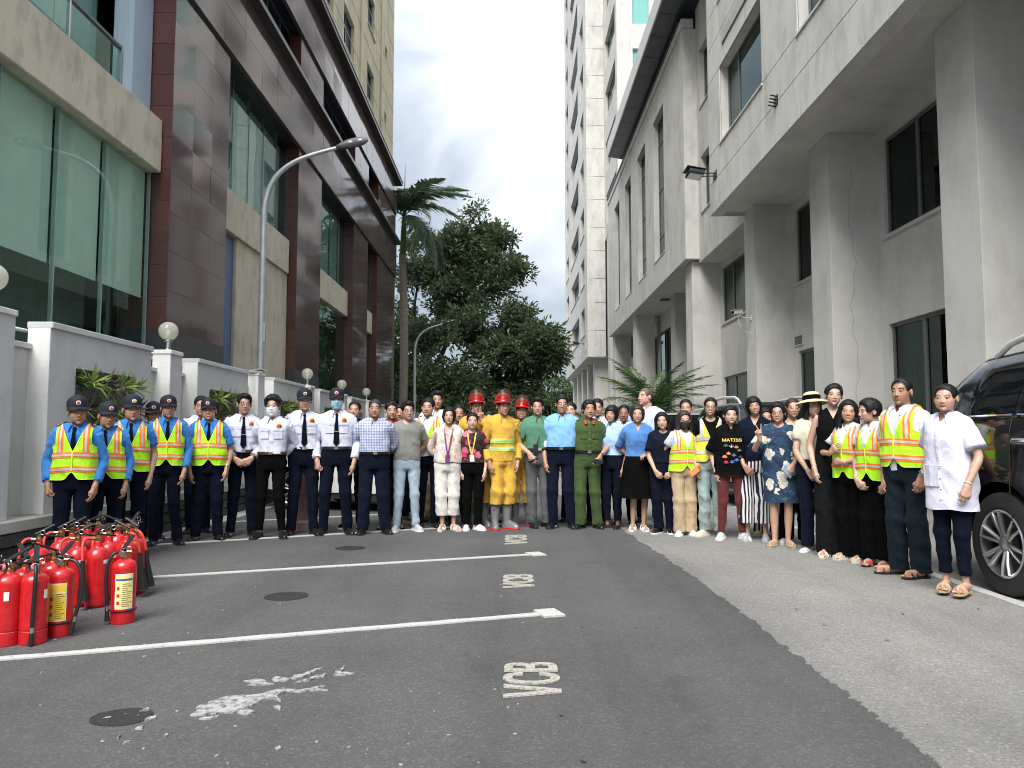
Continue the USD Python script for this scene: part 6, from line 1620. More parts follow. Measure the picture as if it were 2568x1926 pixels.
def top_shell(b, inf, hem, boxy=0.0, deltoid=True, h=.017, flare=0.0):
    """The trunk of a garment: the torso grown by inf, hanging straighter with boxy, down to hem."""
    def f(P):
        z = P[:, 2]
        w, d, c = b.prof(z, inf)
        if boxy:
            wm, dm, cm = b.prof(np.array([1.22, .92]), inf)
            k = boxy * np.clip((1.26 - z) / .12, 0, 1)
            w = w + k * np.maximum(0, wm.max() - w); d = d + k * np.maximum(0, dm.max() + .004 - d)
        if flare:
            k = flare * np.clip((1.15 - z), 0, 1); w = w + k; d = d + k * .8
        q = b.loft(P, w, d, c)
        q = smax(q, z - 1.447, .01)
        if deltoid:
            for s in (-1, 1):
                S, E = b.arm[s][:2]
                q = smin(q, np.minimum(rcone(P, S * [.45, 1, 1] + [0, 0, .030], S * [.96, 1, 1] + [0, 0, .002], .046 + inf, .049 + inf), rcone(P, S * [.96, 1, 1], S + (E - S) * .42, .049 + inf, .046 + inf)), .03)
        return smax(q, hem - .03 - z, .004)
    R = .29 + .12 * max(0, b.wide - 1) + inf + flare * .4 + (.06 if deltoid else 0)
    D = .16 + .5 * max(0, b.d.max() - .12) + inf + flare * .35
    m = solid(f, (-R, -D - .05 - max(0, -b.c.min()), hem - .04), (R, D + (.08 if deltoid else .02), 1.47), h)
    return smoothed(m, 1)
def sleeve_mesh(b, s, end, inf, flare=0.0, n=14):
    q, t = b.armline(s, 19)
    keep = t <= end + .06
    q, t = q[keep], np.minimum(t[keep], end)
    r = np.interp(t, [0, .3, .75, 1.0, 1.25, 1.7, 2.0], [.050, .047, .042, .041, .040, .034, .031]) * (1 if b.sex == 'm' else .88) * (.5 + .5 * b.wide) + inf + flare * np.clip(t / max(end, .1), 0, 1)
    v, f = tube(q, r, n=n)
    m = (v, f)
    k = .006 if end > 1 else .003
    a = wrinkle((v, f), k, b.seed + s + 5, (16, 16, 34))
    return a
def legs_mesh(b, inf, waist, cuff, wide_at_cuff=0.0, taper=0.0, h=.0165, style='trouser'):
    def f(P):
        z = P[:, 2]
        w, d, c = b.prof(z, inf * .6 + .004)
        q = smax(smax(b.loft(P, w, d, c), z - waist - .03, .004), .80 - z, .02)
        g = None
        for s in (-1, 1):
            H, K, A = b.legline(s)
            k = (1 if b.sex == 'm' else .97) * (.55 + .45 * b.wide)
            r0, r1, r2 = .086 * k + inf * .5, .055 * k + inf + wide_at_cuff * .5, .042 + inf + wide_at_cuff - taper
            A2 = A * [1, 1, 0] + [0, 0, cuff - .03]
            e = smin(rcone(P, H, K, r0, r1), rcone(P, K, A2, r1, r2), .02)
            g = e if g is None else np.minimum(g, e)
        q = smin(q, g, .03)
        return smax(q, cuff - z, .004)
    X = .25 + .1 * max(0, b.wide - 1) + inf + wide_at_cuff + max(0, abs(b.foot[1][0]) - .1)
    m = solid(f, (-X, -.20 - inf, cuff - .02), (X, .20 + inf, waist + .05), h)
    return smoothed(m, 1)
def skirt_mesh(b, waist, hem, flare, pleats=0, amp=.0):
    zs = np.linspace(waist, hem, 14)
    P = []
    for z in zs:
        w, d, c = b.prof(max(z, .90), .014)
        k = flare * (waist - z) / (waist - hem)
        g = np.linspace(0, 2 * np.pi, 97)
        rip = 1 + (amp * (waist - z) / (waist - hem)) * np.sin(g * pleats) if pleats else 1
        ca, sa = np.cos(g), np.sin(g); q = (np.abs(ca) ** 2.3 + np.abs(sa) ** 2.3) ** (-1 / 2.3)
        P.append(np.stack([(w + k) * ca * q * rip, c + (d + k * .8) * sa * q * rip, np.full(97, z)], 1))
    v, f = grid_mesh(np.array(P))
    return v, f[:, ::-1]
def ring(b, z, off, h, th=.006, n=48):
    g = np.linspace(0, 2 * np.pi, n + 1)
    ca, sa = np.cos(g), np.sin(g); q = (np.abs(ca) ** 2.5 + np.abs(sa) ** 2.5) ** (-1 / 2.5)
    P = []
    for dz, o in ((0, 0), (0, th), (h, th), (h, 0)):
        w, d, c = b.prof(z + dz, off + o)
        P.append(np.stack([w * ca * q, c + d * sa * q, np.full(n + 1, z + dz)], 1))
    v, f = grid_mesh(np.array(P))
    return v, f[:, ::-1]
def patch(b, x, z, w, h, off, th=.004, round_=0.0, n=3):
    """A flat piece lying on the front of a garment."""
    if round_:
        g = np.linspace(0, 2 * np.pi, 14, endpoint=False)
        o = [(x + w / 2 * math.cos(a), z + h / 2 * math.sin(a)) for a in g]
    else:
        o = [(x - w / 2, z - h / 2), (x, z - h / 2), (x + w / 2, z - h / 2), (x + w / 2, z), (x + w / 2, z + h / 2), (x, z + h / 2), (x - w / 2, z + h / 2), (x - w / 2, z)]
    k = len(o)
    fr = [(a, b.front(a, c, off + th), c) for a, c in o] + [(x, b.front(x, z, off + th) - .001, z)]
    bk = [(a, b.front(a, c, off - .006), c) for a, c in o]
    v = np.array(fr + bk); f = []
    for i in range(k):
        j = (i + 1) % k
        f += [(i, j, k), (i, k + 1 + i, k + 1 + j), (i, k + 1 + j, j)]
    return v, np.array(f)
def strapline(b, pts, w, off, th=.003):
    """A band lying on the front from point to point (x, z)."""
    pts = np.array(pts, float)
    t = np.linspace(0, len(pts) - 1, 5 * (len(pts) - 1) + 1)
    x, z = np.interp(t, range(len(pts)), pts[:, 0]), np.interp(t, range(len(pts)), pts[:, 1])
    dx, dz = np.gradient(x), np.gradient(z); L = np.hypot(dx, dz); nx, nz = dz / L, -dx / L
    rows = []
    for sgn, o in ((-1, -.004), (-1, th), (1, th), (1, -.004)):
        rows.append([(a + sgn * p * w / 2, b.front(a + sgn * p * w / 2, c + sgn * q * w / 2, off + o), c + sgn * q * w / 2) for a, c, p, q in zip(x, z, nx, nz)])
    return grid_mesh(np.array(rows))
def collar_mesh(b, inf, open_=.030, spread=.058, low=.075, stand=.016):
    nr = (.060 if b.sex == 'm' else .050) + inf * .5
    P = []
    g = np.linspace(math.radians(-70), math.radians(250), 33)      # from the front left round the back to the front right
    for u in (0, .25, .6, 1.0):
        row = []
        for a in g:
            front = max(0, -math.sin(a)) if True else 0
            zt = 1.462 - .020 * (1 - math.sin(a)) * .5 - .030 * front
            r = nr + .004 + .024 * min(1, u * 1.4)
            p = np.array([r * math.cos(a), .016 + r * math.sin(a) * 1.02, zt - (.030 + .030 * front ** 2) * u + (.004 if 0 < u < .5 else 0)])
            k = front ** 3 * u
            p[0] += math.copysign(1, math.cos(a)) * k * .006
            row.append(p)
        P.append(row)
    P = np.array(P)
    for i, u in enumerate((0, .25, .6, 1.0)):
        for e, sgn in ((0, 1), (-1, -1)):
            tip = np.array([sgn * (open_ + spread * .35 * u), b.front(open_, 1.42 - low * u, inf + .012), 1.438 - low * u])
            P[i, e] = tip if u > 0 else np.array([sgn * .020, b.front(.02, 1.43, inf + .006) + .004, 1.432])
    v, f = grid_mesh(P)
    return v, f
def tie_mesh(b, inf, z1=1.03, w=.036):
    o = inf + .008
    zs = np.r_[1.412, 1.395, 1.378, np.linspace(1.36, z1 + .05, 8), z1]
    hw = np.r_[.012, .019, .013, np.linspace(.013, w, 8), .002]
    th = np.r_[.004, .012, .008, np.full(8, .005), .003]
    P = [[(-a, b.front(0, z, o - .004), z) for a, z in zip(hw, zs)], [(-a * .9, b.front(0, z, o + t), z) for a, t, z in zip(hw, th, zs)], [(a * .9, b.front(0, z, o + t), z) for a, t, z in zip(hw, th, zs)], [(a, b.front(0, z, o - .004), z) for a, z in zip(hw, zs)]]
    return grid_mesh(np.array(P))
def shoe_mesh(kind):
    y = np.array([.078, .066, .03, -.03, -.09, -.14, -.175, -.192])
    if kind == 'boot':
        v = tube([(0, .03, .36), (0, .025, .25), (0, .02, .16), (0, .015, .10), (0, .01, .05)], [.074, .070, .058, .055, .055], [.066, .062, .052, .047, .046], 16)
        w, h = [.020, .038, .044, .046, .050, .048, .036, .014], [.06, .09, .11, .105, .085, .070, .055, .035]
    elif kind == 'sneaker':
        w, h = [.018, .034, .039, .041, .046, .045, .034, .012], [.055, .080, .090, .082, .064, .055, .045, .028]; v = None
    elif kind == 'flat':
        w, h = [.014, .028, .031, .032, .038, .037, .028, .008], [.045, .055, .040, .032, .036, .034, .028, .018]; v = None
    else:
        w, h = [.016, .031, .035, .037, .043, .042, .031, .010], [.050, .072, .078, .070, .054, .046, .038, .024]; v = None
    g = np.arange(14) * 2 * np.pi / 14
    P = [[(a * math.cos(q) * (abs(math.cos(q)) ** -.12 if abs(math.cos(q)) > .01 else 1), yy, .010 + max(0, math.sin(q)) * hh) for q in g] for a, hh, yy in zip(w, h, y)]
    P = np.array(P); n = 14
    vv = P.reshape(-1, 3)
    i, j = np.meshgrid(np.arange(len(y) - 1), np.arange(n), indexing='ij')
    A, B, C, D = i * n + j, i * n + (j + 1) % n, (i + 1) * n + (j + 1) % n, (i + 1) * n + j
    f = np.vstack([np.stack([A, C, B], -1).reshape(-1, 3), np.stack([A, D, C], -1).reshape(-1, 3)])
    e = len(vv); vv = np.vstack([vv, P[0].mean(0)[None], P[-1].mean(0)[None]]); k = np.arange(n)
    f = np.vstack([f, np.stack([np.full(n, e), k, (k + 1) % n], 1), np.stack([np.full(n, e + 1), (len(y) - 1) * n + (k + 1) % n, (len(y) - 1) * n + k], 1)])
    up = (vv, f[:, ::-1])
    if v is not None:
        up = join([up, v])
    st = .022 if kind in ('sneaker', 'boot') else .014
    out = Polygon([(a + .003, yy) for a, yy in zip(w, y)] + [(-a - .003, yy) for a, yy in zip(w[::-1], y[::-1])]).buffer(.004).simplify(.001)
    return up, extrude(out, st)
SHOES = {k: shoe_mesh(k) for k in ('boot', 'sneaker', 'flat', 'leather')}
# ---------------------------------------------------------------- people: one person from a description
SKIN = dict(fair=(.51, .328, .245), light=(.47, .288, .205), mid=(.45, .268, .182), tan=(.40, .23, .152), dark=(.27, .148, .098), pink=(.60, .345, .275))
def helmet(e, hp, visor=True):
    H = lambda m: tf((np.asarray(m[0]) * [.89, .89, .88] @ rotx(-.10).T + [0, .006, .032], m[1]), hp[0], hp[1])
    g = np.linspace(0, 2 * np.pi, 29)
    dome = np.array([[(r * .112 * math.cos(a), .014 + r * .135 * math.sin(a), z) for a in g] for r, z in ((1.07, .020), (1.03, .034), (1.0, .05), (.97, .085), (.84, .122), (.60, .148), (.30, .160), (.02, .163))])
    h = e('helmet', H(grid_mesh(dome)), 'helmet_red', 40)
    brim = np.array([[(r * .112 * math.cos(a), .014 + r * (.135 + .030 * max(0, -math.sin(a)) * k) * math.sin(a), .026 - .018 * k - .006 * max(0, math.sin(a)) * k) for a in g] for r, k in ((1.02, 0), (1.18, 1.0), (1.185, 1.15))])
    b = grid_mesh(brim)
    e('brim', H(join([b, (b[0] - [0, 0, .005], b[1][:, ::-1])])), 'helmet_red', 40, h)
    e('band', H(tube([(.116 * math.cos(a), .014 + .139 * math.sin(a), .040) for a in np.linspace(0, 2 * np.pi, 25)], .004, .004, 6)), 'plastic_black', True, h)
    if visor:
        rows = []
        for v in np.linspace(0, 1, 8):
            w = 1.20 * math.sqrt(max(0, 1 - .93 * v * v))
            rows.append([(.128 * math.sin(q), .012 - .158 * math.cos(q) + .045 * v * v, .070 + .135 * v) for q in np.linspace(-w, w, 15)])
        e('visor', H(grid_mesh(np.array(rows))), 'visor_clear', True, h)
        edge_ = [r_[0] for r_ in rows] + rows[-1][1:-1] + [r_[-1] for r_ in rows[::-1]]
        e('visor_edge', H(tube(np.array(edge_), .0025, n=5)), 'plastic_black', True, h)
    for s in (-1, 1):
        e('neck_flap', H(grid_mesh(np.array([[(s * .108 * k, .03 + .05 * u, .02 - .16 * v) for u in (0, .5, 1)] for k, v in ((1, 0), (.96, .5), (.9, 1))]))), 'plastic_black', True, h)
    e('chin_strap', H(tube([(.086, -.012, .02), (.074, -.03, -.06), (.040, -.075, -.112), (0, -.088, -.124), (-.040, -.075, -.112), (-.074, -.03, -.06), (-.086, -.012, .02)], .004, .008, 6)), 'plastic_black', True, h)
def person(label, px, top, feet, sex='m', head=None, skin='light', hair_=('short', 'hair_black'), hat=None, yaw=None, look_=(0, 0, 0), smile=.25, wide=1.0, belly=0.0, arms=('side', 'side'), up=None, vest=None,
           low=None, shoes=('leather', 'leather_black'), tie=None, mask=None, glasses=None, extra=(), lean=0.0, feetw=.10, turn=(.30, .30), brow=1.0, group=None, body_yaw=0.0, lips=None, epaulet=None, hscale=1.0, Y=None):
    seed = sum(map(ord, label)) % 997
    gp = ground(px, feet)
    Y = gp[1] + .09 if Y is None else Y
    P = at(px, top, Y)
    X = P[0]; hgt = P[2]
    hat_h = {'cap': .028, 'helmet': .055, 'straw': .05}.get(hat, .012)
    heel = .03 if 'heel' in extra else 0.0
    S = (hgt - hat_h - heel) / 1.678
    b = Body(sex, wide, belly, arms, feetw, turn, seed)
    hs = .985 * hscale * (1.0 if sex == 'm' else .965) * min(1.12, max(.96, 1.0 + (1.0 - S) * .75))
    jr = random.Random(seed + 1)
    lk = np.radians(np.asarray(look_, float) + [jr.uniform(-6, 6), jr.uniform(-3, 2), jr.uniform(-4, 4)])
    lean = lean + jr.uniform(-.014, .014); body_yaw = body_yaw + jr.uniform(-7, 7)
    R = rotz(lk[0]) @ rotx(-lk[1]) @ roty(lk[2])
    piv = np.array([0, .02, 1.485]); org = np.array([0, -.024, 1.678 - .112 * hs])
    A3 = R @ np.diag([jr.uniform(.95, 1.05) * hs, hs, jr.uniform(.97, 1.05) * hs])
    hp = (A3, piv + R @ (org - piv), np.linalg.inv(A3))
    sway = jr.uniform(-.022, .022); brow = brow * jr.uniform(.75, 1.25)
    rz = -math.atan2(X, Y) * .85 + math.radians(body_yaw) if yaw is None else math.radians(yaw)
    T = thing('person', label, 'person', (X, Y, heel * .0), rz, group)
    def e(name, m, mat, smooth=True, parent=None, col=None, lab=None):
        v = np.asarray(m[0], float)
        v = v * S
        z = np.maximum(v[:, 2] - .85 * S, 0)
        v = v + np.stack([lean * z + sway * np.sin(np.pi * np.clip(v[:, 2] / (1.25 * S), 0, 1)) ** 2, 0 * z, np.full(len(v), heel)], 1)
        return part(parent or T, name, (v, m[1]), mat, smooth, lab, None, col)
    H = lambda m: tf(m, hp[0], hp[1])
    skinc = np.array(SKIN[skin]) if isinstance(skin, str) else np.array(skin)
    head = head or ('m' if sex == 'm' else 'f')
    low = low or dict(mat='navy_trouser')
    up = dict(dict(mat='shirt_white', sleeve=1.93, hem=1.0, inf=.013, boxy=.35, neck='collar', flare=0, sfl=.004), **(up or {}))
    bare_feet = shoes[0] in ('sandal', 'slide', 'strap', 'heels')
    body = skin_of(b, head, hp, low.get('kind') in ('skirt', 'dress', 'crop'), bare_feet, up['sleeve'], shoes[0] == 'boot')
    fem = sex == 'f'
    lips = lips or ((.44, .17, .15) if fem else tuple(skinc * [.82, .58, .56]))
    bm, bc = paint_face(body, hp, skinc, fem, smile, brow, lips, None if not hair_ else dict(hair_fair=(.16, .10, .07), hair_brown=(.03, .018, .012)).get(hair_[1], (.014, .012, .011)))
    e('body', bm, 'skin', True, None, bc)
    if hair_:
        st = 'under' if hat == 'cap' else hair_[0]
        hm = hair(st)
        if hat in ('cap', 'helmet'):
            hm = clip(hm, .040 - hm[0][:, 2])
        e('hair', H(hm), hair_[1])
    # ---- lower garments
    inf = low.get('inf', .010)
    waist = low.get('waist', 1.015)
    kind = low.get('kind', 'trouser')
    if kind in ('trouser', 'crop'):
        m = legs_mesh(b, inf, waist, low.get('cuff', .045), low.get('wide', .0), low.get('taper', 0.0))
        z = m[0][:, 2]
        m = wrinkle(m, low.get('crease', .006) * (.75 + .6 * np.exp(-(m[0][:, 2] / .22) ** 2)), seed, (13, 13, 6.5))
        s = np.minimum(waist - m[0][:, 2], m[0][:, 2] - low.get('cuff', .045) - .006)
        m = clip(m, s)
        e('trousers', m, low['mat'])
    elif kind == 'skirt':
        e('skirt', skirt_mesh(b, waist, low['hem'], low.get('flare', .06), low.get('pleats', 0), low.get('amp', 0)), low['mat'])
    # ---- upper garment
    o = up['inf']
    t = top_shell(b, o, up['hem'], up['boxy'], up['sleeve'] > .1, .0175, up['flare'])
    t = wrinkle(t, up.get('crease', .007), seed + 3)
    v = t[0]
    rr = np.hypot(v[:, 0], (v[:, 1] - .016)) - (.064 if sex == 'm' else .058)
    s = np.maximum(rr, 1.405 - v[:, 2])
    nk = up['neck']
    if nk == 'collar':
        s = np.minimum(s, np.maximum(np.abs(v[:, 0]) - (v[:, 2] - up.get('vz', 1.375)) * .42, v[:, 1] - .0))
    elif nk == 'v':
        s = np.minimum(s, np.maximum(np.abs(v[:, 0]) - (v[:, 2] - up.get('vz', 1.32)) * .46, v[:, 1] - .0))
    elif nk == 'scoop':
        s = np.minimum(s, np.maximum(np.hypot(v[:, 0], (v[:, 2] - 1.43)) - .085, v[:, 1]))
    elif nk == 'crew':
        s = np.minimum(s, np.maximum(np.hypot(v[:, 0], (v[:, 2] - 1.455)) - .068, v[:, 1]))
    if up['sleeve'] < .1:
        s = np.minimum(s, np.maximum(.135 - np.abs(v[:, 0]) + np.maximum(0, 1.27 - v[:, 2]) * 1.2, 1.22 - v[:, 2]))
    s = np.minimum(s, v[:, 2] - up['hem'] - (.0 if up['hem'] > .95 else .006 * np.sin(v[:, 0] * 25)))
    shirt = clip(t, s)
    b.lay_on(shirt, o)
    pieces = [shirt]
    if up['sleeve'] >= .1:
        for sd in (-1, 1):
            pieces.append(sleeve_mesh(b, sd, up['sleeve'], o - .001, up['sfl']))
    P_ = e(up.get('name', 'shirt'), join(pieces), up['mat'])
    if nk == 'collar' and up.get('collar', True):
        e('collar', collar_mesh(b, o, up.get('open', .030)), up.get('cmat', up['mat']), True, P_)
    if up['sleeve'] > 1.5:
        for sd in (-1, 1):
            q, tt = b.armline(sd, 40)
            k = (tt > up['sleeve'] - .15) & (tt <= up['sleeve'] + .01)
            if k.sum() > 2:
                e('cuff', tube(q[k], np.full(k.sum(), .036 * (1 if not fem else .9) + o), n=14), up['mat'], 40, P_)
    if up.get('buttons'):
        for z in np.arange(1.34, up['hem'] + .05, -.085):
            e('button', patch(b, 0, z, .011, .011, o + .006, .003, 1), up['buttons'], True, P_)
        e('placket', strapline(b, [(0, 1.37), (0, 1.2), (0, max(up['hem'], 1.0) + .01)], .030, o + .004), up['mat'], True, P_)
    if up.get('pockets'):
        for sd in (-1, 1):
            e('pocket', patch(b, sd * .078, 1.235, .095, .11, o + .006, .004), up['mat'], False, P_)
            e('pocket_flap', patch(b, sd * .078, 1.285, .102, .032, o + .010, .005), up['mat'], False, P_)
    if epaulet:
        for sd in (-1, 1):
            S_ = b.arm[sd][0]
            pts = np.array([[sd * x, y, z] for x, y, z in ((.085, -.022, 1.428), (b.sh + .012, -.024, 1.402), (b.sh + .012, .044, 1.402), (.085, .044, 1.430))])
            m = join([grid_mesh(np.array([[pts[0], pts[1]], [pts[3], pts[2]]]) + [0, 0, o + .004]), grid_mesh(np.array([[pts[0], pts[3]], [pts[1], pts[2]]]) + [0, 0, o + .006])])
            ep = e('epaulette', m, epaulet[0], False, P_)
            for q in range(2):
                u = .72 + .12 * q
                c = pts[0] * (1 - u) + pts[1] * u + [0, 0, o + .009]; c2 = pts[3] * (1 - u) + pts[2] * u + [0, 0, o + .009]
                e('stripe', tube([c, (c + c2) / 2, c2], .004, n=5), epaulet[1], False, P_)
    if up.get('badge'):
        x, z = up['badge']
        bd = e('badge', patch(b, x, z, .062, .062, o + .007, .003, 1), 'badge_gold', True, P_)
        e('emblem', patch(b, x - .004, z, .040, .040, o + .010, .003, 1), 'badge_red', True, bd)
        e('emblem', patch(b, x + .013, z - .004, .018, .034, o + .012, .003, 1), 'plastic_black', True, bd)
    # ---- belt
    if low.get('belt'):
        bl = e('belt', ring(b, waist - .024, max(inf * .6 + .006, o if up['hem'] < waist else 0) + .004, .034), low['belt'], 40)
        e('buckle', patch(b, 0, waist - .007, .046, .036, inf + .012, .008), 'steel', False, bl)
    if tie is not None:
        tm = e('tie', tie_mesh(b, o, tie.get('z', 1.03)), tie.get('mat', 'tie_navy'), 40)
        if tie.get('clip'):
            e('tie_clip', patch(b, .0, 1.20, .062, .008, o + .014, .004), 'steel', False, tm)
    # ---- waistcoat of reflective cloth
    if vest is not None:
        vm, hem = vest.get('mat', 'vest_lime'), vest.get('hem', .90)
        w = top_shell(b, o + .016, hem, .75, False, .0185, .03)
        w = wrinkle(w, .007, seed + 31)
        v = w[0]
        zv = vest.get('vz', 1.17)
        x = np.abs(v[:, 0])
        s = np.maximum(np.hypot(v[:, 0], v[:, 1] - .02) - .082, 1.39 - v[:, 2])
        s = np.minimum(s, np.maximum(x - (v[:, 2] - zv) * .40, v[:, 1] - .0))
        s = np.minimum(s, np.maximum(b.sh - .012 - x + np.maximum(0, 1.24 - v[:, 2]) * 1.6, 1.17 - v[:, 2]))
        bump_ = np.where(v[:, 1] < 0, .075 * np.exp(-(x / .038) ** 2), 0)
        s = np.minimum(s, v[:, 2] - hem - bump_)
        g, gf, gs = clip(w, s, True)
        V_ = e('vest', (g, gf), vm)
        b.lay_on((g, gf), o + .016)
        tr = clip((g, gf), .010 - gs)
        e('trim', puff(tr, .003), vest.get('trim', 'vest_trim'), True, V_)
        def band(u, hw, mat, off, zmin=None):
            q = (g, gf)
            for k_ in (1, -1):
                q = clip(q, hw - k_ * u(q[0]))
                if not len(q[1]): return
            if zmin: q = clip(q, q[0][:, 2] - zmin)
            if len(q[1]):
                e('reflective_tape', puff(q, off), mat, True, V_)
        tb, ts = vest.get('tape', ('tape_orange', 'tape_silver'))
        zb = vest.get('z', (1.135, 1.00))
        hw = vest.get('hw', .028)
        for z0 in zb:
            sag = lambda p, z0=z0: p[:, 2] - z0 - .006 * np.cos(p[:, 0] * 14)
            if tb: band(sag, hw, tb, .0035)
            band(sag, hw * .36 if tb else hw, ts, .006)
        for sd in (-1, 1):
            xo = lambda p, sd=sd: sd * p[:, 0] - .105 - .02 * (1.40 - p[:, 2])
            if tb: band(xo, hw * .92, tb, .0035, zb[0] + hw)
            band(xo, hw * .34 if tb else hw * .9, ts, .006, zb[0] + hw)
        if vest.get('zip', True):
            e('closure', strapline(b, [(0, zv + .005), (0, 1.05), (0, hem + .085)], .010, o + .020), 'vest_trim', True, V_)
    # ---- shoes
    sk, sm = shoes[0], shoes[1]
    for sd in (-1, 1):
        Rf, tf_ = rotz(b.turn[sd]), b.foot[sd] + [0, .02, 0]
        F = lambda m: tf(m, Rf, tf_)
        if sk in SHOES:
            u, so = SHOES[sk]
            sp = e('boot' if sk == 'boot' else 'shoe', F(u), sm, 50)
            e('sole', F(so), shoes[2] if len(shoes) > 2 else 'rubber_black', False, sp)
            if sk == 'sneaker':
                e('laces', F(tube([(-.016, -.058, .078), (.016, -.066, .075), (-.016, -.076, .071), (.016, -.086, .067), (-.016, -.096, .063)], .004, n=5)), shoes[3] if len(shoes) > 3 else sm, True, sp)
            if sk == 'boot':
                e('boot_band', F(tube([(.059 * math.cos(a), .028 + .066 * math.sin(a), .352) for a in np.linspace(0, 2 * np.pi, 17)], .006, n=6)), 'rubber_grey', True, sp)
                e('badge', F(tf(lathe([(.0, 0), (.020, .0), (.020, .004), (0, .005)], 12, False), rotx(math.pi / 2) @ rotz(0), (sd * .012, -.038, .25))), 'card_purple', False, sp)
        else:
            hl = .045 if sk == 'heels' else 0
            y = [.056, .03, -.03, -.10, -.16, -.200]; wd = [.018, .029, .028, .037, .040, .018]
            out = Polygon([(a, q) for a, q in zip(wd, y)] + [(-a, q) for a, q in zip(wd[::-1], y[::-1])]).buffer(.005)
            sp = e('sandal', F(extrude(out, shoes[2] if len(shoes) > 2 and not isinstance(shoes[2], str) else .014)), shoes[3] if len(shoes) > 3 else sm, False)
            arcs = dict(sandal=[(-.135, .050), (-.085, .056), (.0, .088)], slide=[(-.125, .052), (-.10, .056)], strap=[(-.14, .050), (-.07, .062)], heels=[(-.14, .052), (-.115, .056)])[sk]
            for yy, hh in arcs:
                a = np.linspace(0, math.pi, 9)
                e('strap', F(tube([(.041 * math.cos(q), yy, .010 + (hh - .006) * math.sin(q)) for q in a], 0.003, .011 if sk == 'sandal' else .015, 8)), sm, True, sp)
            if sk == 'heels':
                e('heel', F(tube([(0, .05, .01), (0, .052, -.028)], [.016, .007], n=8)), sm, True, sp)
    # ---- head wear and face
    if hat == 'cap':
        c = e('cap', H(CAP[0]), 'cap_navy', 60)
        e('brim', H(CAP[1]), 'cap_navy', 40, c)
        a = np.linspace(0, 2 * np.pi, 14, endpoint=False)
        pl = np.array([(.021 * np.cos(q) * (abs(np.cos(q)) ** -.3 if abs(np.cos(q)) > .1 else 1), -.0945 + .030 * max(0, .022 * np.sin(q)) , .082 + .019 * np.sin(q)) for q in a] + [(0, -.098, .082)])
        fl = np.array([(i, (i + 1) % 14, 14) for i in range(14)])
        bd = e('badge', H((pl, fl[:, ::-1])), 'badge_white', False, c)
        pl2 = (pl - [0, 0, .082]) * [.62, 1, .66] + [0, -.003, .082]
        e('emblem', H((pl2, fl[:, ::-1])), up.get('capbadge', 'badge_red'), False, bd)
    elif hat == 'helmet':
        helmet(e, hp)
    elif hat == 'straw':
        H0 = H
        H = lambda m: H0((np.asarray(m[0]) @ rotx(-.16).T + [0, .004, .012], m[1]))
        c = e('hat', H(lathe([(.090, .03), (.098, .04), (.097, .09), (.088, .125), (.06, .14), (.0, .143)], 28, False)), 'straw', 50)
        e('brim', H(join([lathe([(.096, .052), (.13, .044), (.175, .026), (.185, .010)], 32, False), tf(lathe([(.185, .010), (.175, .022), (.13, .040), (.096, .048)], 32, False))])), 'straw', 60, c)
        e('ribbon', H(lathe([(.099, .05), (.1005, .055), (.100, .098), (.097, .102)], 28, False)), 'black', 60, c)
    if mask:
        hm = HEADS[head]
        p = hm[0]
        s = np.minimum(np.minimum(-.016 - p[:, 2] + .010 * np.cos(np.clip(p[:, 0] * 40, -1.5, 1.5)), p[:, 2] + .118), np.minimum(-.012 - p[:, 1] - (p[:, 2] + .06) * .25 * 0, .070 - np.abs(p[:, 0])))
        mm = puff(clip(hm, s), .0065)
        mv = mm[0].copy(); mv[:, 1] -= .012 * np.exp(-(mv[:, 0] / .03) ** 2) * np.exp(-((mv[:, 2] + .06) / .035) ** 2)
        mk = e('face_mask', H((mv, mm[1])), mask)
        for sd in (-1, 1):
            e('ear_loop', H(tube([(sd * .066, -.03, -.03), (sd * .080, .0, -.005), (sd * .086, .018, -.01), (sd * .080, .005, -.05), (sd * .062, -.035, -.085)], .0015, n=4)), mask, True, mk)
    if glasses:
        rims = []
        a = np.linspace(0, 2 * np.pi, 19)
        for sd in (-1, 1):
            rims.append(tube([(sd * .033 + .0235 * math.cos(q), -.111 + .010 * (abs(sd * .033 + .0235 * math.cos(q)) / .05) ** 2, -.003 + .0185 * math.sin(q)) for q in a], .0017, n=5))
            rims.append(tube([(sd * .056, -.100, .004), (sd * .074, -.06, .004), (sd * .082, .01, .0)], .0018, n=5))
        rims.append(tube([(-.011, -.111, .0), (0, -.113, .003), (.011, -.111, .0)], .0017, n=5))
        gp_ = e('glasses', H(join(rims)), glasses)
        for sd in (-1, 1):
            pl = np.array([(sd * .033, -.112, -.003)] + [(sd * .033 + .0225 * math.cos(q), -.110 + .010 * (abs(sd * .033 + .0225 * math.cos(q)) / .05) ** 2, -.003 + .0175 * math.sin(q)) for q in a[:-1]])
            e('lens', H((pl, np.array([(0, 1 + i, 1 + (i + 1) % 18) for i in range(18)]))), 'lens_clear', False, gp_)
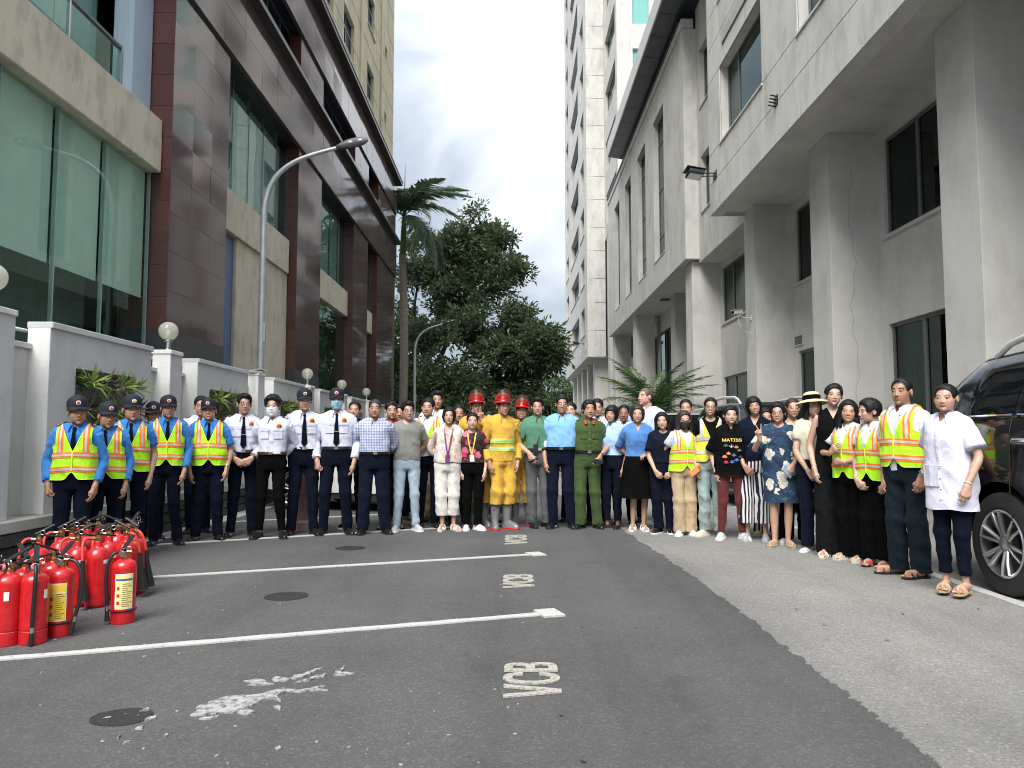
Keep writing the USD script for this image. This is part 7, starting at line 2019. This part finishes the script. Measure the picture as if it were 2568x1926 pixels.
    # ---- things worn and carried
    for x in extra:
        if not isinstance(x, tuple):
            continue
        k = x[0]
        if k == 'lanyard':
            ln = e('lanyard', join([strapline(b, [(sd * .060, 1.395), (sd * .045, 1.28), (sd * .004, x[3] + .05)], .017, o + .010) for sd in (-1, 1)]), x[1])
            e('badge_card', patch(b, 0, x[3], .062, .095, o + .014, .004), x[2], False, ln)
        elif k == 'print':
            e('print', patch(b, x[1], x[2], x[3], x[4], o + .008, .002, 1), x[5], True, P_)
        elif k == 'wrist':
            S_, E, W, d = b.arm[x[1]][:4]
            q = [E * (1 - u) + W * u for u in (.955, .985)]
            r = (.031 if not fem else .027) * (.5 + .5 * wide)
            w_ = e(x[3], tube(q, r + .003, n=14), x[2], 40)
            if x[3] == 'watch':
                dd = (W - E) / np.linalg.norm(W - E)
                e('watch_face', tube([q[1] + np.array([x[1] * .010, -.027, 0]), q[1] + np.array([x[1] * .013, -.036, 0])], .016, n=12), 'steel', 40, w_)
        elif k == 'pocket':
            e('pocket', patch(b, x[1], x[2], x[3], x[4], o + .006, .006), up['mat'], False, P_)
        elif k == 'tape':
            for z0 in (1.12, 1.02):
                for hw, mt, of in ((.026, 'tape_lime', .004), (.007, 'tape_silver', .0065)):
                    q = clip(shirt, hw - shirt[0][:, 2] + z0); q = clip(q, hw + q[0][:, 2] - z0)
                    e('reflective_tape', puff(q, of), mt, True, P_)
        elif k == 'star':
            for sd in (-1, 1):
                e('collar_tab', patch(b, sd * .050, 1.398, .030, .042, o + .026, .004), 'shade_red', False, P_)
        elif k == 'letters':
            m = meshkit.text_mesh(x[1], .035, .002, bold=True); mv = np.array(m.vertices)
            mv[:, 0] -= (mv[:, 0].min() + mv[:, 0].max()) / 2; mv[:, 0] *= x[3] / (mv[:, 0].max() - mv[:, 0].min())
            zz = x[2] + mv[:, 1]
            e('lettering', (np.stack([mv[:, 0], [b.front(q, w, o + .004) - r for q, w, r in zip(mv[:, 0], zz, mv[:, 2])], zz], 1), np.array(m.faces)), 'lanyard_yellow', False, P_)
        elif k == 'leafprint':
            r = random.Random(4)
            for i, (lx, lz, c, kk) in enumerate(((-.075, 1.17, 'polo_green', 5), (-.01, 1.16, 'badge_white', 3), (.05, 1.15, 'phone_orange', 4), (.085, 1.11, 'polo_green', 4), (-.09, 1.03, 'tape_orange', 7), (-.045, 1.07, 'phone_orange', 5), (.02, 1.05, 'blouse_blue', 4), (.055, .99, 'blouse_blue', 5), (.10, 1.03, 'card_purple', 3), (-.075, .96, 'sandal_red', 6), (.0, .965, 'blouse_blue', 4))):
                ms = []
                for q in range(kk):
                    a = math.pi * (q + .5) / kk
                    ms.append(strapline(b, [(lx, lz), (lx + .016 * math.cos(a), lz + .020 * math.sin(a) + .004), (lx + .030 * math.cos(a), lz + .036 * math.sin(a))], .010, o + .003, .003))
                e('leaf_print', join(ms), c, False, P_)
        elif k == 'radio':
            rd = e('radio', tf(rounded(-.028, .028, -.018, .018, -.06, .05, .006), None, (x[1], b.front(x[1], 1.0, inf + .03), 1.03)), 'plastic_black', False)
            e('antenna', tube([(x[1] + .015, b.front(x[1], 1.0, inf + .03), 1.08), (x[1] + .05, b.front(x[1], 1.0, inf + .03), 1.19)], .005, n=6), 'plastic_black', True, rd)
    info = dict(T=T, b=b, S=S, X=X, Y=Y, rz=rz, lean=lean)
    return info
def held(info, side, name, mesh, mat, label, cat, off=(0, 0, 0), rot=None):
    """A thing in someone's hand, standing free at top level."""
    S_, E, W, d, palm, hk = info['b'].arm[side]
    c = (W + d * .095 + palm * .022 + np.asarray(off)) * info['S']
    c[0] += info['lean'] * max(0, c[2] - .85 * info['S'])
    w = rotz(info['rz']) @ c + [info['X'], info['Y'], 0]
    t = thing(name, label, cat, w, info['rz'])
    for nm, m, mt in mesh:
        part(t, nm, tf(m, rot), mt, 40)
    return t
# ---------------------------------------------------------------- the people, left to right
place_extinguishers()
NT = lambda **k: dict(dict(mat='navy_trouser'), **k)
GUARD = dict(vest=dict(), tie=dict(), hat='cap', epaulet=('navy', 'badge_gold'), hair_=('under', 'hair_black'))
BS = dict(mat='shirt_blue', sleeve=1.93)
WS = lambda **k: dict(dict(mat='shirt_white', sleeve=1.93, pockets=1, badge=(.085, 1.335)), **k)
person('older capped guard in a lime vest standing at the far left end', 196, 994, 1480, skin='tan', up=BS, low=NT(), arms=('fist', 'side'), look_=(18, -2, 0), smile=.05, Y=6.55, feetw=.09, **GUARD)
person('capped guard in a lime vest, second from the left, head bowed slightly', 268, 1007, 1450, skin='tan', up=BS, low=NT(), arms=('back', 'side'), look_=(8, -5, 3), smile=.05, Y=6.95, **GUARD)
person('young capped guard in a lime vest with a yellow cap badge', 332, 991.5, 1420, skin='light', up=dict(mat='shirt_blue', sleeve=.7, capbadge='badge_gold'), low=NT(), arms=('back', 'side'), look_=(6, 0, 0), smile=.1, Y=7.4, wide=.97, **GUARD)
person('capped guard half hidden behind his vested colleagues, fourth from left', 385, 1009, 1350, skin='tan', up=dict(mat='shirt_blue', sleeve=.7), low=NT(), arms=('side', 'back'), smile=.05, Y=8.7, wide=.93, **GUARD)
person('slim capped guard in a lime vest, arms straight at his sides', 424, 991.5, 1369, skin='mid', up=BS, low=NT(), arms=('fist', 'side'), smile=.05, wide=.93, feetw=.125, **GUARD)
person('white shirted guard behind the smiling vested one, bareheaded', 505, 994, 1342, skin='light', hair_=('short', 'hair_black'), up=WS(), low=NT(belt='leather_black'), tie={}, arms=('side', 'back'), Y=9.3, wide=1.03, epaulet=('maroon', 'badge_gold'))
person('stocky smiling capped guard in a lime vest with short sleeves', 527, 1000, 1357, skin='mid', up=dict(mat='shirt_blue', sleeve=.72, sfl=.012), low=NT(inf=.014), arms=('side', 'half' if False else 'side'), smile=.7, wide=1.06, belly=.03, feetw=.125, head='mw', extra=(('wrist', 1, 'gold', 'watch'),), **GUARD)
person('guard in spectacles and white shirt with his hands clasped in front', 612, 988, 1347, skin='light', hair_=('quiff', 'hair_black'), glasses='plastic_black', up=WS(), low=NT(belt='leather_brown'), tie=dict(clip=1), arms=('front', 'front'), smile=.35, wide=.95, epaulet=('maroon', 'badge_gold'), extra=(('wrist', 1, 'plastic_black', 'watch'),), feetw=.12)
person('curly haired guard in white shirt and white face mask', 686, 994, 1351, skin='light', hair_=('curly', 'hair_black'), glasses='steel', mask='mask_white', up=WS(), low=dict(mat='black', belt='leather_brown', taper=.008, cuff=.085), arms=('back', 'back'), wide=.94, feetw=.13, epaulet=('maroon', 'badge_gold'))
person('tall capped guard in white shirt and black tie without a mask', 765, 976, 1343, skin='light', hair_=('under', 'hair_black'), hat='cap', up=WS(crease=.009), low=NT(belt='leather_black'), tie=dict(z=1.02), arms=('back', 'back'), smile=.05, wide=1.0, feetw=.13, epaulet=('maroon', 'badge_gold'))
person('capped guard in white shirt wearing a pale blue face mask', 847, 975, 1342, skin='light', hair_=('under', 'hair_black'), hat='cap', mask='mask_blue', up=WS(), low=NT(belt='leather_black'), tie=dict(clip=1, z=1.02), arms=('fist', 'side'), wide=1.02, feetw=.15, epaulet=('maroon', 'badge_gold'))
person('man in dark clothes looking out between blue mask and checked shirt', 890, 1005.5, 1327, skin='light', hair_=('recede', 'hair_black'), up=dict(mat='dark_cloth', sleeve=1.93), low=dict(mat='charcoal'), arms=('side', 'side'), head='mw', Y=9.75, shoes=('sneaker', 'charcoal', 'shoe_white'))
person('grey haired man in a blue checked shirt with hands behind him', 942, 1000, 1341, skin='tan', hair_=('buzz', 'hair_grey'), up=dict(mat='gingham', sleeve=1.28, sfl=.012, vz=1.36, boxy=.5), low=dict(mat='navy', belt='leather_black', inf=.015, wide=.012), arms=('back', 'back'), smile=.15, wide=1.06, belly=.02, feetw=.135, head='mw')
person('young man in a red shirt behind the checked shirt', 982, 1006, 1326, skin='light', hair_=('short', 'hair_black'), up=dict(mat='red_shirt', sleeve=.7), low=dict(mat='navy_trouser', cuff=.06), arms=('side', 'side'), smile=.5, Y=9.75, shoes=('sandal', 'navy'))
person('man mostly hidden behind the red shirt, only part of his face showing', 1003, 1014, 1318, skin='tan', hair_=('short', 'hair_black'), up=dict(mat='red_shirt', sleeve=.7), low=NT(), Y=10.7)
person('young man in a grey t-shirt and pale jeans with round glasses', 1021, 1007, 1333, skin='fair', hair_=('quiff', 'hair_black'), glasses='plastic_black', up=dict(mat='tee_grey', sleeve=.66, hem=.925, neck='crew', boxy=.7, sfl=.014), low=dict(mat='jeans', inf=.006, taper=.004, crease=.008, cuff=.06), arms=('back', 'back'), look_=(10, -1, 0), smile=.05, wide=.98, feetw=.125, shoes=('sneaker', 'shoe_grey', 'shoe_white', 'shoe_white'))
person('man in a lime vest over a white polo behind the grey t-shirt', 1074, 998, 1320, skin='light', hair_=('short', 'hair_black'), up=dict(mat='shirt_white2', sleeve=.65, hem=.93), vest=dict(hem=.96), low=NT(), arms=('back', 'back'), smile=.1, wide=1.05, head='mw', Y=9.85)
person('tall young man in the back row above the orange blouse', 1094, 981, 1312, skin='mid', hair_=('quiff', 'hair_black'), up=dict(mat='shirt_white2', sleeve=.7), low=dict(mat='khaki'), smile=.2, Y=10.6)
person('short haired woman in an orange print blouse and white cropped trousers', 1125, 1020.5, 1332, sex='f', skin='fair', hair_=('bob', 'hair_black'), up=dict(mat='floral_orange', sleeve=1.45, hem=.93, neck='v', vz=1.34, boxy=.9, sfl=.02, inf=.018, flare=.04), low=dict(mat='linen', kind='crop', wide=.022, inf=.016, cuff=.20, crease=.009), arms=('back', 'back'), smile=.15, look_=(-4, 0, 0), feetw=.085, turn=(.1, .5), shoes=('sandal', 'shoe_white', .030, 'shoe_cream'), extra=(('lanyard', 'card_purple', 'card_purple', .985),))
person('older man behind the two women in print blouses', 1150, 1014, 1318, skin='tan', hair_=('recede', 'hair_black'), up=dict(mat='brown_tee', sleeve=.66, neck='collar'), low=dict(mat='charcoal'), smile=.0, Y=10.1)
person('woman in a dark rose print blouse with a yellow lanyard', 1184, 1034, 1331, sex='f', skin='fair', head='fr', hair_=('tied', 'hair_black'), up=dict(mat='floral_black', sleeve=.62, hem=.965, neck='crew', boxy=.4, sfl=.01), low=dict(mat='black', taper=.0, wide=.006, cuff=.07), arms=('side', 'side'), smile=.5, wide=1.04, feetw=.075, turn=(.0, .6), shoes=('sneaker', 'shoe_white', 'shoe_white'), extra=(('lanyard', 'lanyard_yellow', 'plastic_white', 1.03), ('wrist', 1, 'steel', 'bracelet')))
FC = dict(mat='yellow_coat', sleeve=1.95, inf=.017, hem=.865, boxy=.5, flare=.015, crease=.011, name='jacket', collar=True)
FT = dict(mat='yellow_coat', inf=.022, wide=.012, cuff=.31, crease=.014)
FB = ('boot', 'rubber_grey', 'sole_red')
person('firefighter in glasses raising two fingers behind the rose blouse', 1196, 986, 1322, skin='mid', hair_=('under', 'hair_black'), hat='helmet', glasses='plastic_black', up=FC, low=FT, shoes=FB, arms=('side', 'veein'), smile=.2, extra=(('tape',),), Y=9.85)
person('woman peeping out behind the raised fingers of the firefighter', 1226, 1031, 1318, sex='f', skin='light', hair_=('tied', 'hair_black'), up=dict(mat='beige_knit', sleeve=.65), low=dict(mat='black'), smile=.5, Y=10.5)
person('front firefighter with raised visor, yellow jacket and grey rubber boots', 1259, 986, 1329, skin='mid', hair_=('under', 'hair_black'), hat='helmet', up=FC, low=FT, shoes=FB, arms=('side', 'side'), smile=.0, wide=.86, head='mt', body_yaw=12, look_=(6, -3, 0), feetw=.085, turn=(.2, .5), extra=(('tape',),))
person('smiling firefighter in yellow jacket, right of the front one', 1308, 1000, 1321, skin='mid', hair_=('under', 'hair_black'), hat='helmet', up=FC, low=FT, shoes=FB, arms=('back', 'side'), smile=.8, head='mw', wide=.92, extra=(('tape',),))
GP = person('man in a green polo with a walkie talkie on his belt', 1350, 997, 1324, skin='light', hair_=('quiff', 'hair_black'), up=dict(mat='polo_green', sleeve=.72, sfl=.012, boxy=.3), low=dict(mat='grey_trouser', belt='leather_black', inf=.014, crease=.009), arms=('hold', 'back'), smile=.2, look_=(-8, 0, 0), wide=.97, body_yaw=18, feetw=.09, turn=(-.1, .7), extra=(('radio', -.06), ('print', .075, 1.08, .05, .09, 'plastic_white')))
person('grinning man in a light blue polo at the centre of the group', 1408, 990.5, 1326, skin='tan', hair_=('short', 'hair_black'), glasses='steel', up=dict(mat='polo_blue', sleeve=.80, sfl=.014, inf=.016, boxy=.3), low=dict(mat='navy', belt='leather_black', inf=.014), arms=('side', 'back'), smile=.9, wide=1.04, belly=.035, feetw=.125)
person('man in the back row behind the light blue polo', 1434, 1008, 1314, skin='fair', hair_=('short', 'hair_black'), up=dict(mat='shirt_white2', sleeve=1.9), low=dict(mat='charcoal'), smile=.1, Y=10.5, head='mw')
POL = person('officer in a green uniform with red collar tabs and belt', 1474, 1004, 1327, skin='tan', hair_=('crop', 'hair_black'), up=dict(mat='police_green', sleeve=.78, hem=.985, sfl=.012, boxy=.4, pockets=1, buttons='badge_gold'), low=dict(mat='police_green', belt='leather_black', inf=.014, wide=.010), arms=('back', 'hold'), smile=.3, head='mw', wide=1.0, belly=.03, feetw=.11, turn=(.7, .2), epaulet=('badge_red', 'badge_gold'), extra=(('star',), ('wrist', 1, 'plastic_black', 'watch')))
person('man in a white shirt behind the green uniform, dark hair', 1499, 999.5, 1313, skin='light', hair_=('short', 'hair_black'), up=dict(mat='shirt_white2', sleeve=1.9), low=dict(mat='charcoal'), smile=.0, Y=10.15)
person('slim woman in a sky blue shirt and navy trousers', 1532, 1016, 1326, sex='f', skin='light', hair_=('bangs', 'hair_black'), up=dict(mat='shirt_sky', sleeve=1.35, hem=1.0, boxy=.2), low=dict(mat='navy_trouser', taper=.006, cuff=.10), arms=('back', 'side'), smile=.35, body_yaw=-14, feetw=.07, turn=(.9, .2), shoes=('flat', 'leather_black'), wide=.94)
person('man in a light blue shirt behind the sky blue shirt', 1563, 1014, 1318, skin='dark', hair_=('recede', 'hair_black'), up=dict(mat='shirt_pale', sleeve=1.9), low=dict(mat='charcoal'), smile=.05, Y=10.2)
person('woman in a blue blouse and long pleated black skirt', 1598, 1016, 1333, sex='f', skin='light', hair_=('bob', 'hair_brown'), up=dict(mat='blouse_blue', sleeve=1.0, hem=1.0, neck='v', vz=1.335, inf=.018, boxy=.25), low=dict(mat='black', kind='skirt', hem=.44, flare=.10, pleats=26, amp=.03, waist=1.03), arms=('back', 'point'), smile=.45, feetw=.065, turn=(.15, .15), shoes=('sandal', 'shoe_white', .024, 'shoe_white'))
person('tall fair haired man in a pale shirt looking away to the left', 1622, 973, 1303, skin='pink', hair_=('recede', 'hair_fair'), up=dict(mat='shirt_pale', sleeve=1.9), low=dict(mat='charcoal'), look_=(-42, 2, 0), smile=.05, head='mw', wide=1.12, Y=10.4)
person('woman in a navy t-shirt with her hands folded low in front', 1663, 1032.5, 1340, sex='f', skin='fair', head='fr', hair_=('shoulder', 'hair_black'), up=dict(mat='navy_tee', sleeve=.72, hem=.985, neck='crew', boxy=.7, sfl=.02, inf=.016), low=dict(mat='navy_trouser', inf=.016, wide=.008, cuff=.06), arms=('low', 'low'), smile=.15, wide=1.05, feetw=.075, turn=(.5, .0), shoes=('sneaker', 'leather_black', 'shoe_white', 'shoe_white'), extra=(('wrist', 1, 'plastic_white', 'watch'),))
VW = person('woman in a lime vest and black face mask holding an orange phone', 1714, 1030, 1345, sex='f', skin='fair', hair_=('shoulder', 'hair_brown'), glasses='gold', mask='mask_black', up=dict(mat='shirt_white', sleeve=.55, hem=.93, neck='crew', sfl=.014), vest=dict(hem=.87), low=dict(mat='khaki', wide=.030, inf=.012, cuff=.05, crease=.008), arms=('back', 'hold'), body_yaw=16, feetw=.08, turn=(.5, .1), shoes=('sneaker', 'shoe_white', 'shoe_white'))
person('man in black behind the black face mask, with a lanyard', 1722, 1001, 1328, skin='mid', hair_=('recede', 'hair_black'), up=dict(mat='black_top', sleeve=.7, neck='crew'), low=dict(mat='black'), smile=.05, Y=9.7, wide=1.05, extra=(('lanyard', 'lanyard_white', 'plastic_white', 1.05),))
person('tall girl in spectacles and a yellow vest with grey stripes', 1782, 996, 1348, sex='f', skin='light', hair_=('tied', 'hair_black'), glasses='maroon', up=dict(mat='black_top', sleeve=.72, hem=.95, neck='crew'), vest=dict(mat='vest_yellow', tape=(None, 'tape_silver'), hw=.022, trim='vest_yellow', hem=.905, z=(1.18, 1.02)), low=dict(mat='cargo', inf=.014, wide=.012, crease=.014, cuff=.07), arms=('side', 'side'), smile=.8, look_=(-4, 0, 4), wide=.97, feetw=.085, turn=(.6, .1), shoes=('sneaker', 'shoe_cream', 'shoe_cream'))
person('smiling short haired girl in a black printed shirt and maroon trousers', 1830, 1017, 1356, sex='f', skin='fair', head='fr', hair_=('pixie', 'hair_black'), up=dict(mat='black_top', sleeve=.86, hem=.815, boxy=1.0, inf=.022, sfl=.03, flare=.03, buttons=None), low=dict(mat='maroon', inf=.004, taper=.006, cuff=.09), arms=('side', 'side'), smile=.9, wide=1.1, feetw=.13, body_yaw=8, shoes=('sneaker', 'shoe_white', 'shoe_white'), extra=(('letters', 'MATISS', 1.235, .24), ('leafprint',)))
person('woman in a navy shirt and striped trousers with arms lowered', 1892, 993, 1358, sex='f', skin='mid', hair_=('bangs', 'hair_black'), up=dict(mat='navy', sleeve=1.15, hem=.93, neck='v', vz=1.33, boxy=.5), low=dict(mat='striped', wide=.055, inf=.010, cuff=.20, crease=.004), arms=('low', 'side'), smile=.7, look_=(6, 0, -6), body_yaw=-6, feetw=.10, turn=(.1, .1), shoes=('sneaker', 'shoe_grey', 'shoe_grey'))
person('person almost hidden behind the floral dress, dark hair', 1921, 1022, 1345, sex='f', skin='mid', hair_=('bob', 'hair_black'), up=dict(mat='navy', sleeve=.7, neck='crew'), low=dict(mat='striped', wide=.04), Y=9.0, shoes=('sneaker', 'lanyard_yellow', 'shoe_white'))
DR = person('older woman in a navy floral dress showing a victory sign', 1952, 1008, 1374, sex='f', skin='fair', head='fr', hair_=('crop', 'hair_black'), glasses='plastic_black', up=dict(mat='floral_navy', sleeve=.95, hem=.52, neck='crew', boxy=.75, inf=.018, flare=.02, sfl=.03, name='dress'), low=dict(mat='black', kind='dress'), arms=('vee', 'hold'), smile=.1, wide=1.08, belly=.015, feetw=.075, turn=(.3, .3), shoes=('strap', 'shoe_olive', .028), extra=(('wrist', 1, 'jade', 'bracelet'),))
person('woman in glasses and black behind the floral dress', 1986, 997, 1366, sex='f', skin='fair', hair_=('tied', 'hair_brown'), glasses='gold', up=dict(mat='black_top', sleeve=1.2, neck='scoop'), low=dict(mat='black', wide=.03), smile=.3, look_=(8, 0, 6), Y=8.3, shoes=('sneaker', 'shoe_grey', 'shoe_grey'))
SH = person('woman in a straw sun hat and cream cardigan with a white lanyard', 2036, 981, 1386, sex='f', skin='fair', hair_=('shoulder', 'hair_black'), hat='straw', glasses='gold', up=dict(mat='beige_knit', sleeve=.58, hem=.99, neck='v', vz=1.28, boxy=.2), low=dict(mat='navy', wide=.012, cuff=.05), arms=('low', 'low'), smile=.05, look_=(-4, -3, 0), body_yaw=10, feetw=.075, turn=(.7, .2), shoes=('flat', 'shoe_white', 'shoe_white'), extra=(('lanyard', 'lanyard_white', 'plastic_white', 1.04),))
person('tall woman in a sleeveless black top and wide black trousers', 2082, 962.5, 1400, sex='f', skin='fair', hair_=('pixie', 'hair_black'), up=dict(mat='black_top', sleeve=0, hem=1.0, neck='v', vz=1.34, inf=.008), low=dict(mat='charcoal', wide=.050, inf=.010, cuff=.03), arms=('side', 'back'), smile=.3, lips=(.44, .12, .12), feetw=.08, turn=(.3, .3), lean=.015, shoes=('strap', 'shoe_cream', .03))
person('woman in a lime vest turned left with her arms folded, smiling', 2132, 1001.5, 1410, sex='f', skin='mid', head='fr', hair_=('shoulder', 'hair_black'), up=dict(mat='shirt_white2', sleeve=.58, hem=.93, sfl=.014), vest=dict(hem=.86), low=dict(mat='black', wide=.045, inf=.012, cuff=.035), arms=('chest', 'fold'), smile=.75, body_yaw=-46, look_=(38, 0, 8), lean=-.06, wide=.98, feetw=.08, turn=(.2, .2), shoes=('strap', 'shoe_cream', .05, 'shoe_cream'))
person('short haired woman in a lime vest looking away to the left', 2192, 998, 1425, sex='f', skin='fair', hair_=('crop', 'hair_black'), up=dict(mat='shirt_white2', sleeve=.58, hem=.93, sfl=.014), vest=dict(hem=.86), low=dict(mat='black', wide=.035, inf=.012, cuff=.07), arms=('low', 'lead'), smile=.4, body_yaw=-46, look_=(-22, -2, 4), lean=-.05, feetw=.09, turn=(-.3, .2), shoes=('slide', 'sandal_red', .022, 'leather_black'))
person('unsmiling older man in a lime vest beside the white coat', 2262, 946.5, 1452, skin='tan', head='mt', hair_=('recede', 'hair_black'), up=dict(mat='shirt_white2', sleeve=.72, hem=.90, sfl=.016), vest=dict(hem=.925), low=dict(mat='teal_trouser', inf=.016, wide=.014, crease=.012), arms=('side', 'lead'), smile=.0, look_=(14, 0, 0), body_yaw=-36, wide=1.0, feetw=.10, turn=(.6, -.2), shoes=('sandal', 'leather_black', .022), extra=(('wrist', 1, 'steel', 'watch'),))
person('woman in a long white coat and heeled sandals at the right end', 2372, 960, 1480, sex='f', skin='fair', head='fr', hair_=('tied', 'hair_black'), up=dict(mat='lab_white', sleeve=.74, hem=.66, boxy=.75, inf=.020, sfl=.026, flare=.045, crease=.004, vz=1.35, open=.038, name='coat', buttons='plastic_white'), low=dict(mat='navy_trouser', taper=.004, inf=.008, cuff=.13), arms=('back', 'lead'), smile=.5, wide=1.0, look_=(16, 0, 3), body_yaw=-36, feetw=.075, turn=(-.4, .2), lips=(.48, .11, .10), Y=5.66, shoes=('heels', 'sandal_gold', .012), extra=(('pocket', -.085, .93, .15, .17), ('wrist', 1, 'jade', 'bracelet'), 'heel'))
held(VW, 1, 'phone', [('case', rounded(-.038, .038, -.006, .006, -.078, .078, .005), 'phone_orange'), ('lens', tube([(.02, -.008, .055), (.02, -.006, .055)], .010, n=10), 'plastic_black'), ('lens', tube([(-.005, -.008, .06), (-.005, -.006, .06)], .010, n=10), 'plastic_black')], None, 'orange phone held by the woman in the black face mask', 'phone', rot=roty(.9), off=(-.03, -.05, 0))
held(DR, 1, 'phone', [('case', rounded(-.038, .038, -.006, .006, -.078, .078, .005), 'phone_blue'), ('screen', box(-.033, .033, .0065, .0075, -.07, .07), 'plastic_black')], None, 'pale blue phone held by the woman in the floral dress', 'phone', rot=rotz(.8) @ roty(-.9), off=(-.02, -.02, 0))
held(SH, 1, 'phone', [('case', rounded(-.036, .036, -.006, .006, -.075, .075, .005), 'plastic_black'), ('screen', box(-.032, .032, .0065, .0075, -.068, .068), 'alloy_dark')], None, 'dark phone held low by the woman in the straw hat', 'phone', rot=roty(.5), off=(0, -.03, -.03))
held(POL, 1, 'walkie_talkie', [('case', rounded(-.03, .03, -.018, .018, -.06, .06, .006), 'plastic_black'), ('antenna', tube([(.015, 0, .05), (.02, 0, .22)], .006, n=6), 'plastic_black')], None, 'walkie talkie held by the officer in green, antenna pointing left', 'walkie talkie', rot=roty(-1.5), off=(0, -.03, 0))
held(GP, -1, 'umbrella', [('canopy', lathe([(.010, -.08), (.022, -.07), (.024, .03), (.014, .05)], 12), 'plastic_black'), ('handle', lathe([(.010, .05), (.014, .06), (.014, .08), (.0, .085)], 10, False), 'plastic_black')], None, 'small black folded object held by the man in the green polo', 'folded object', rot=roty(1.2), off=(0, -.02, 0))
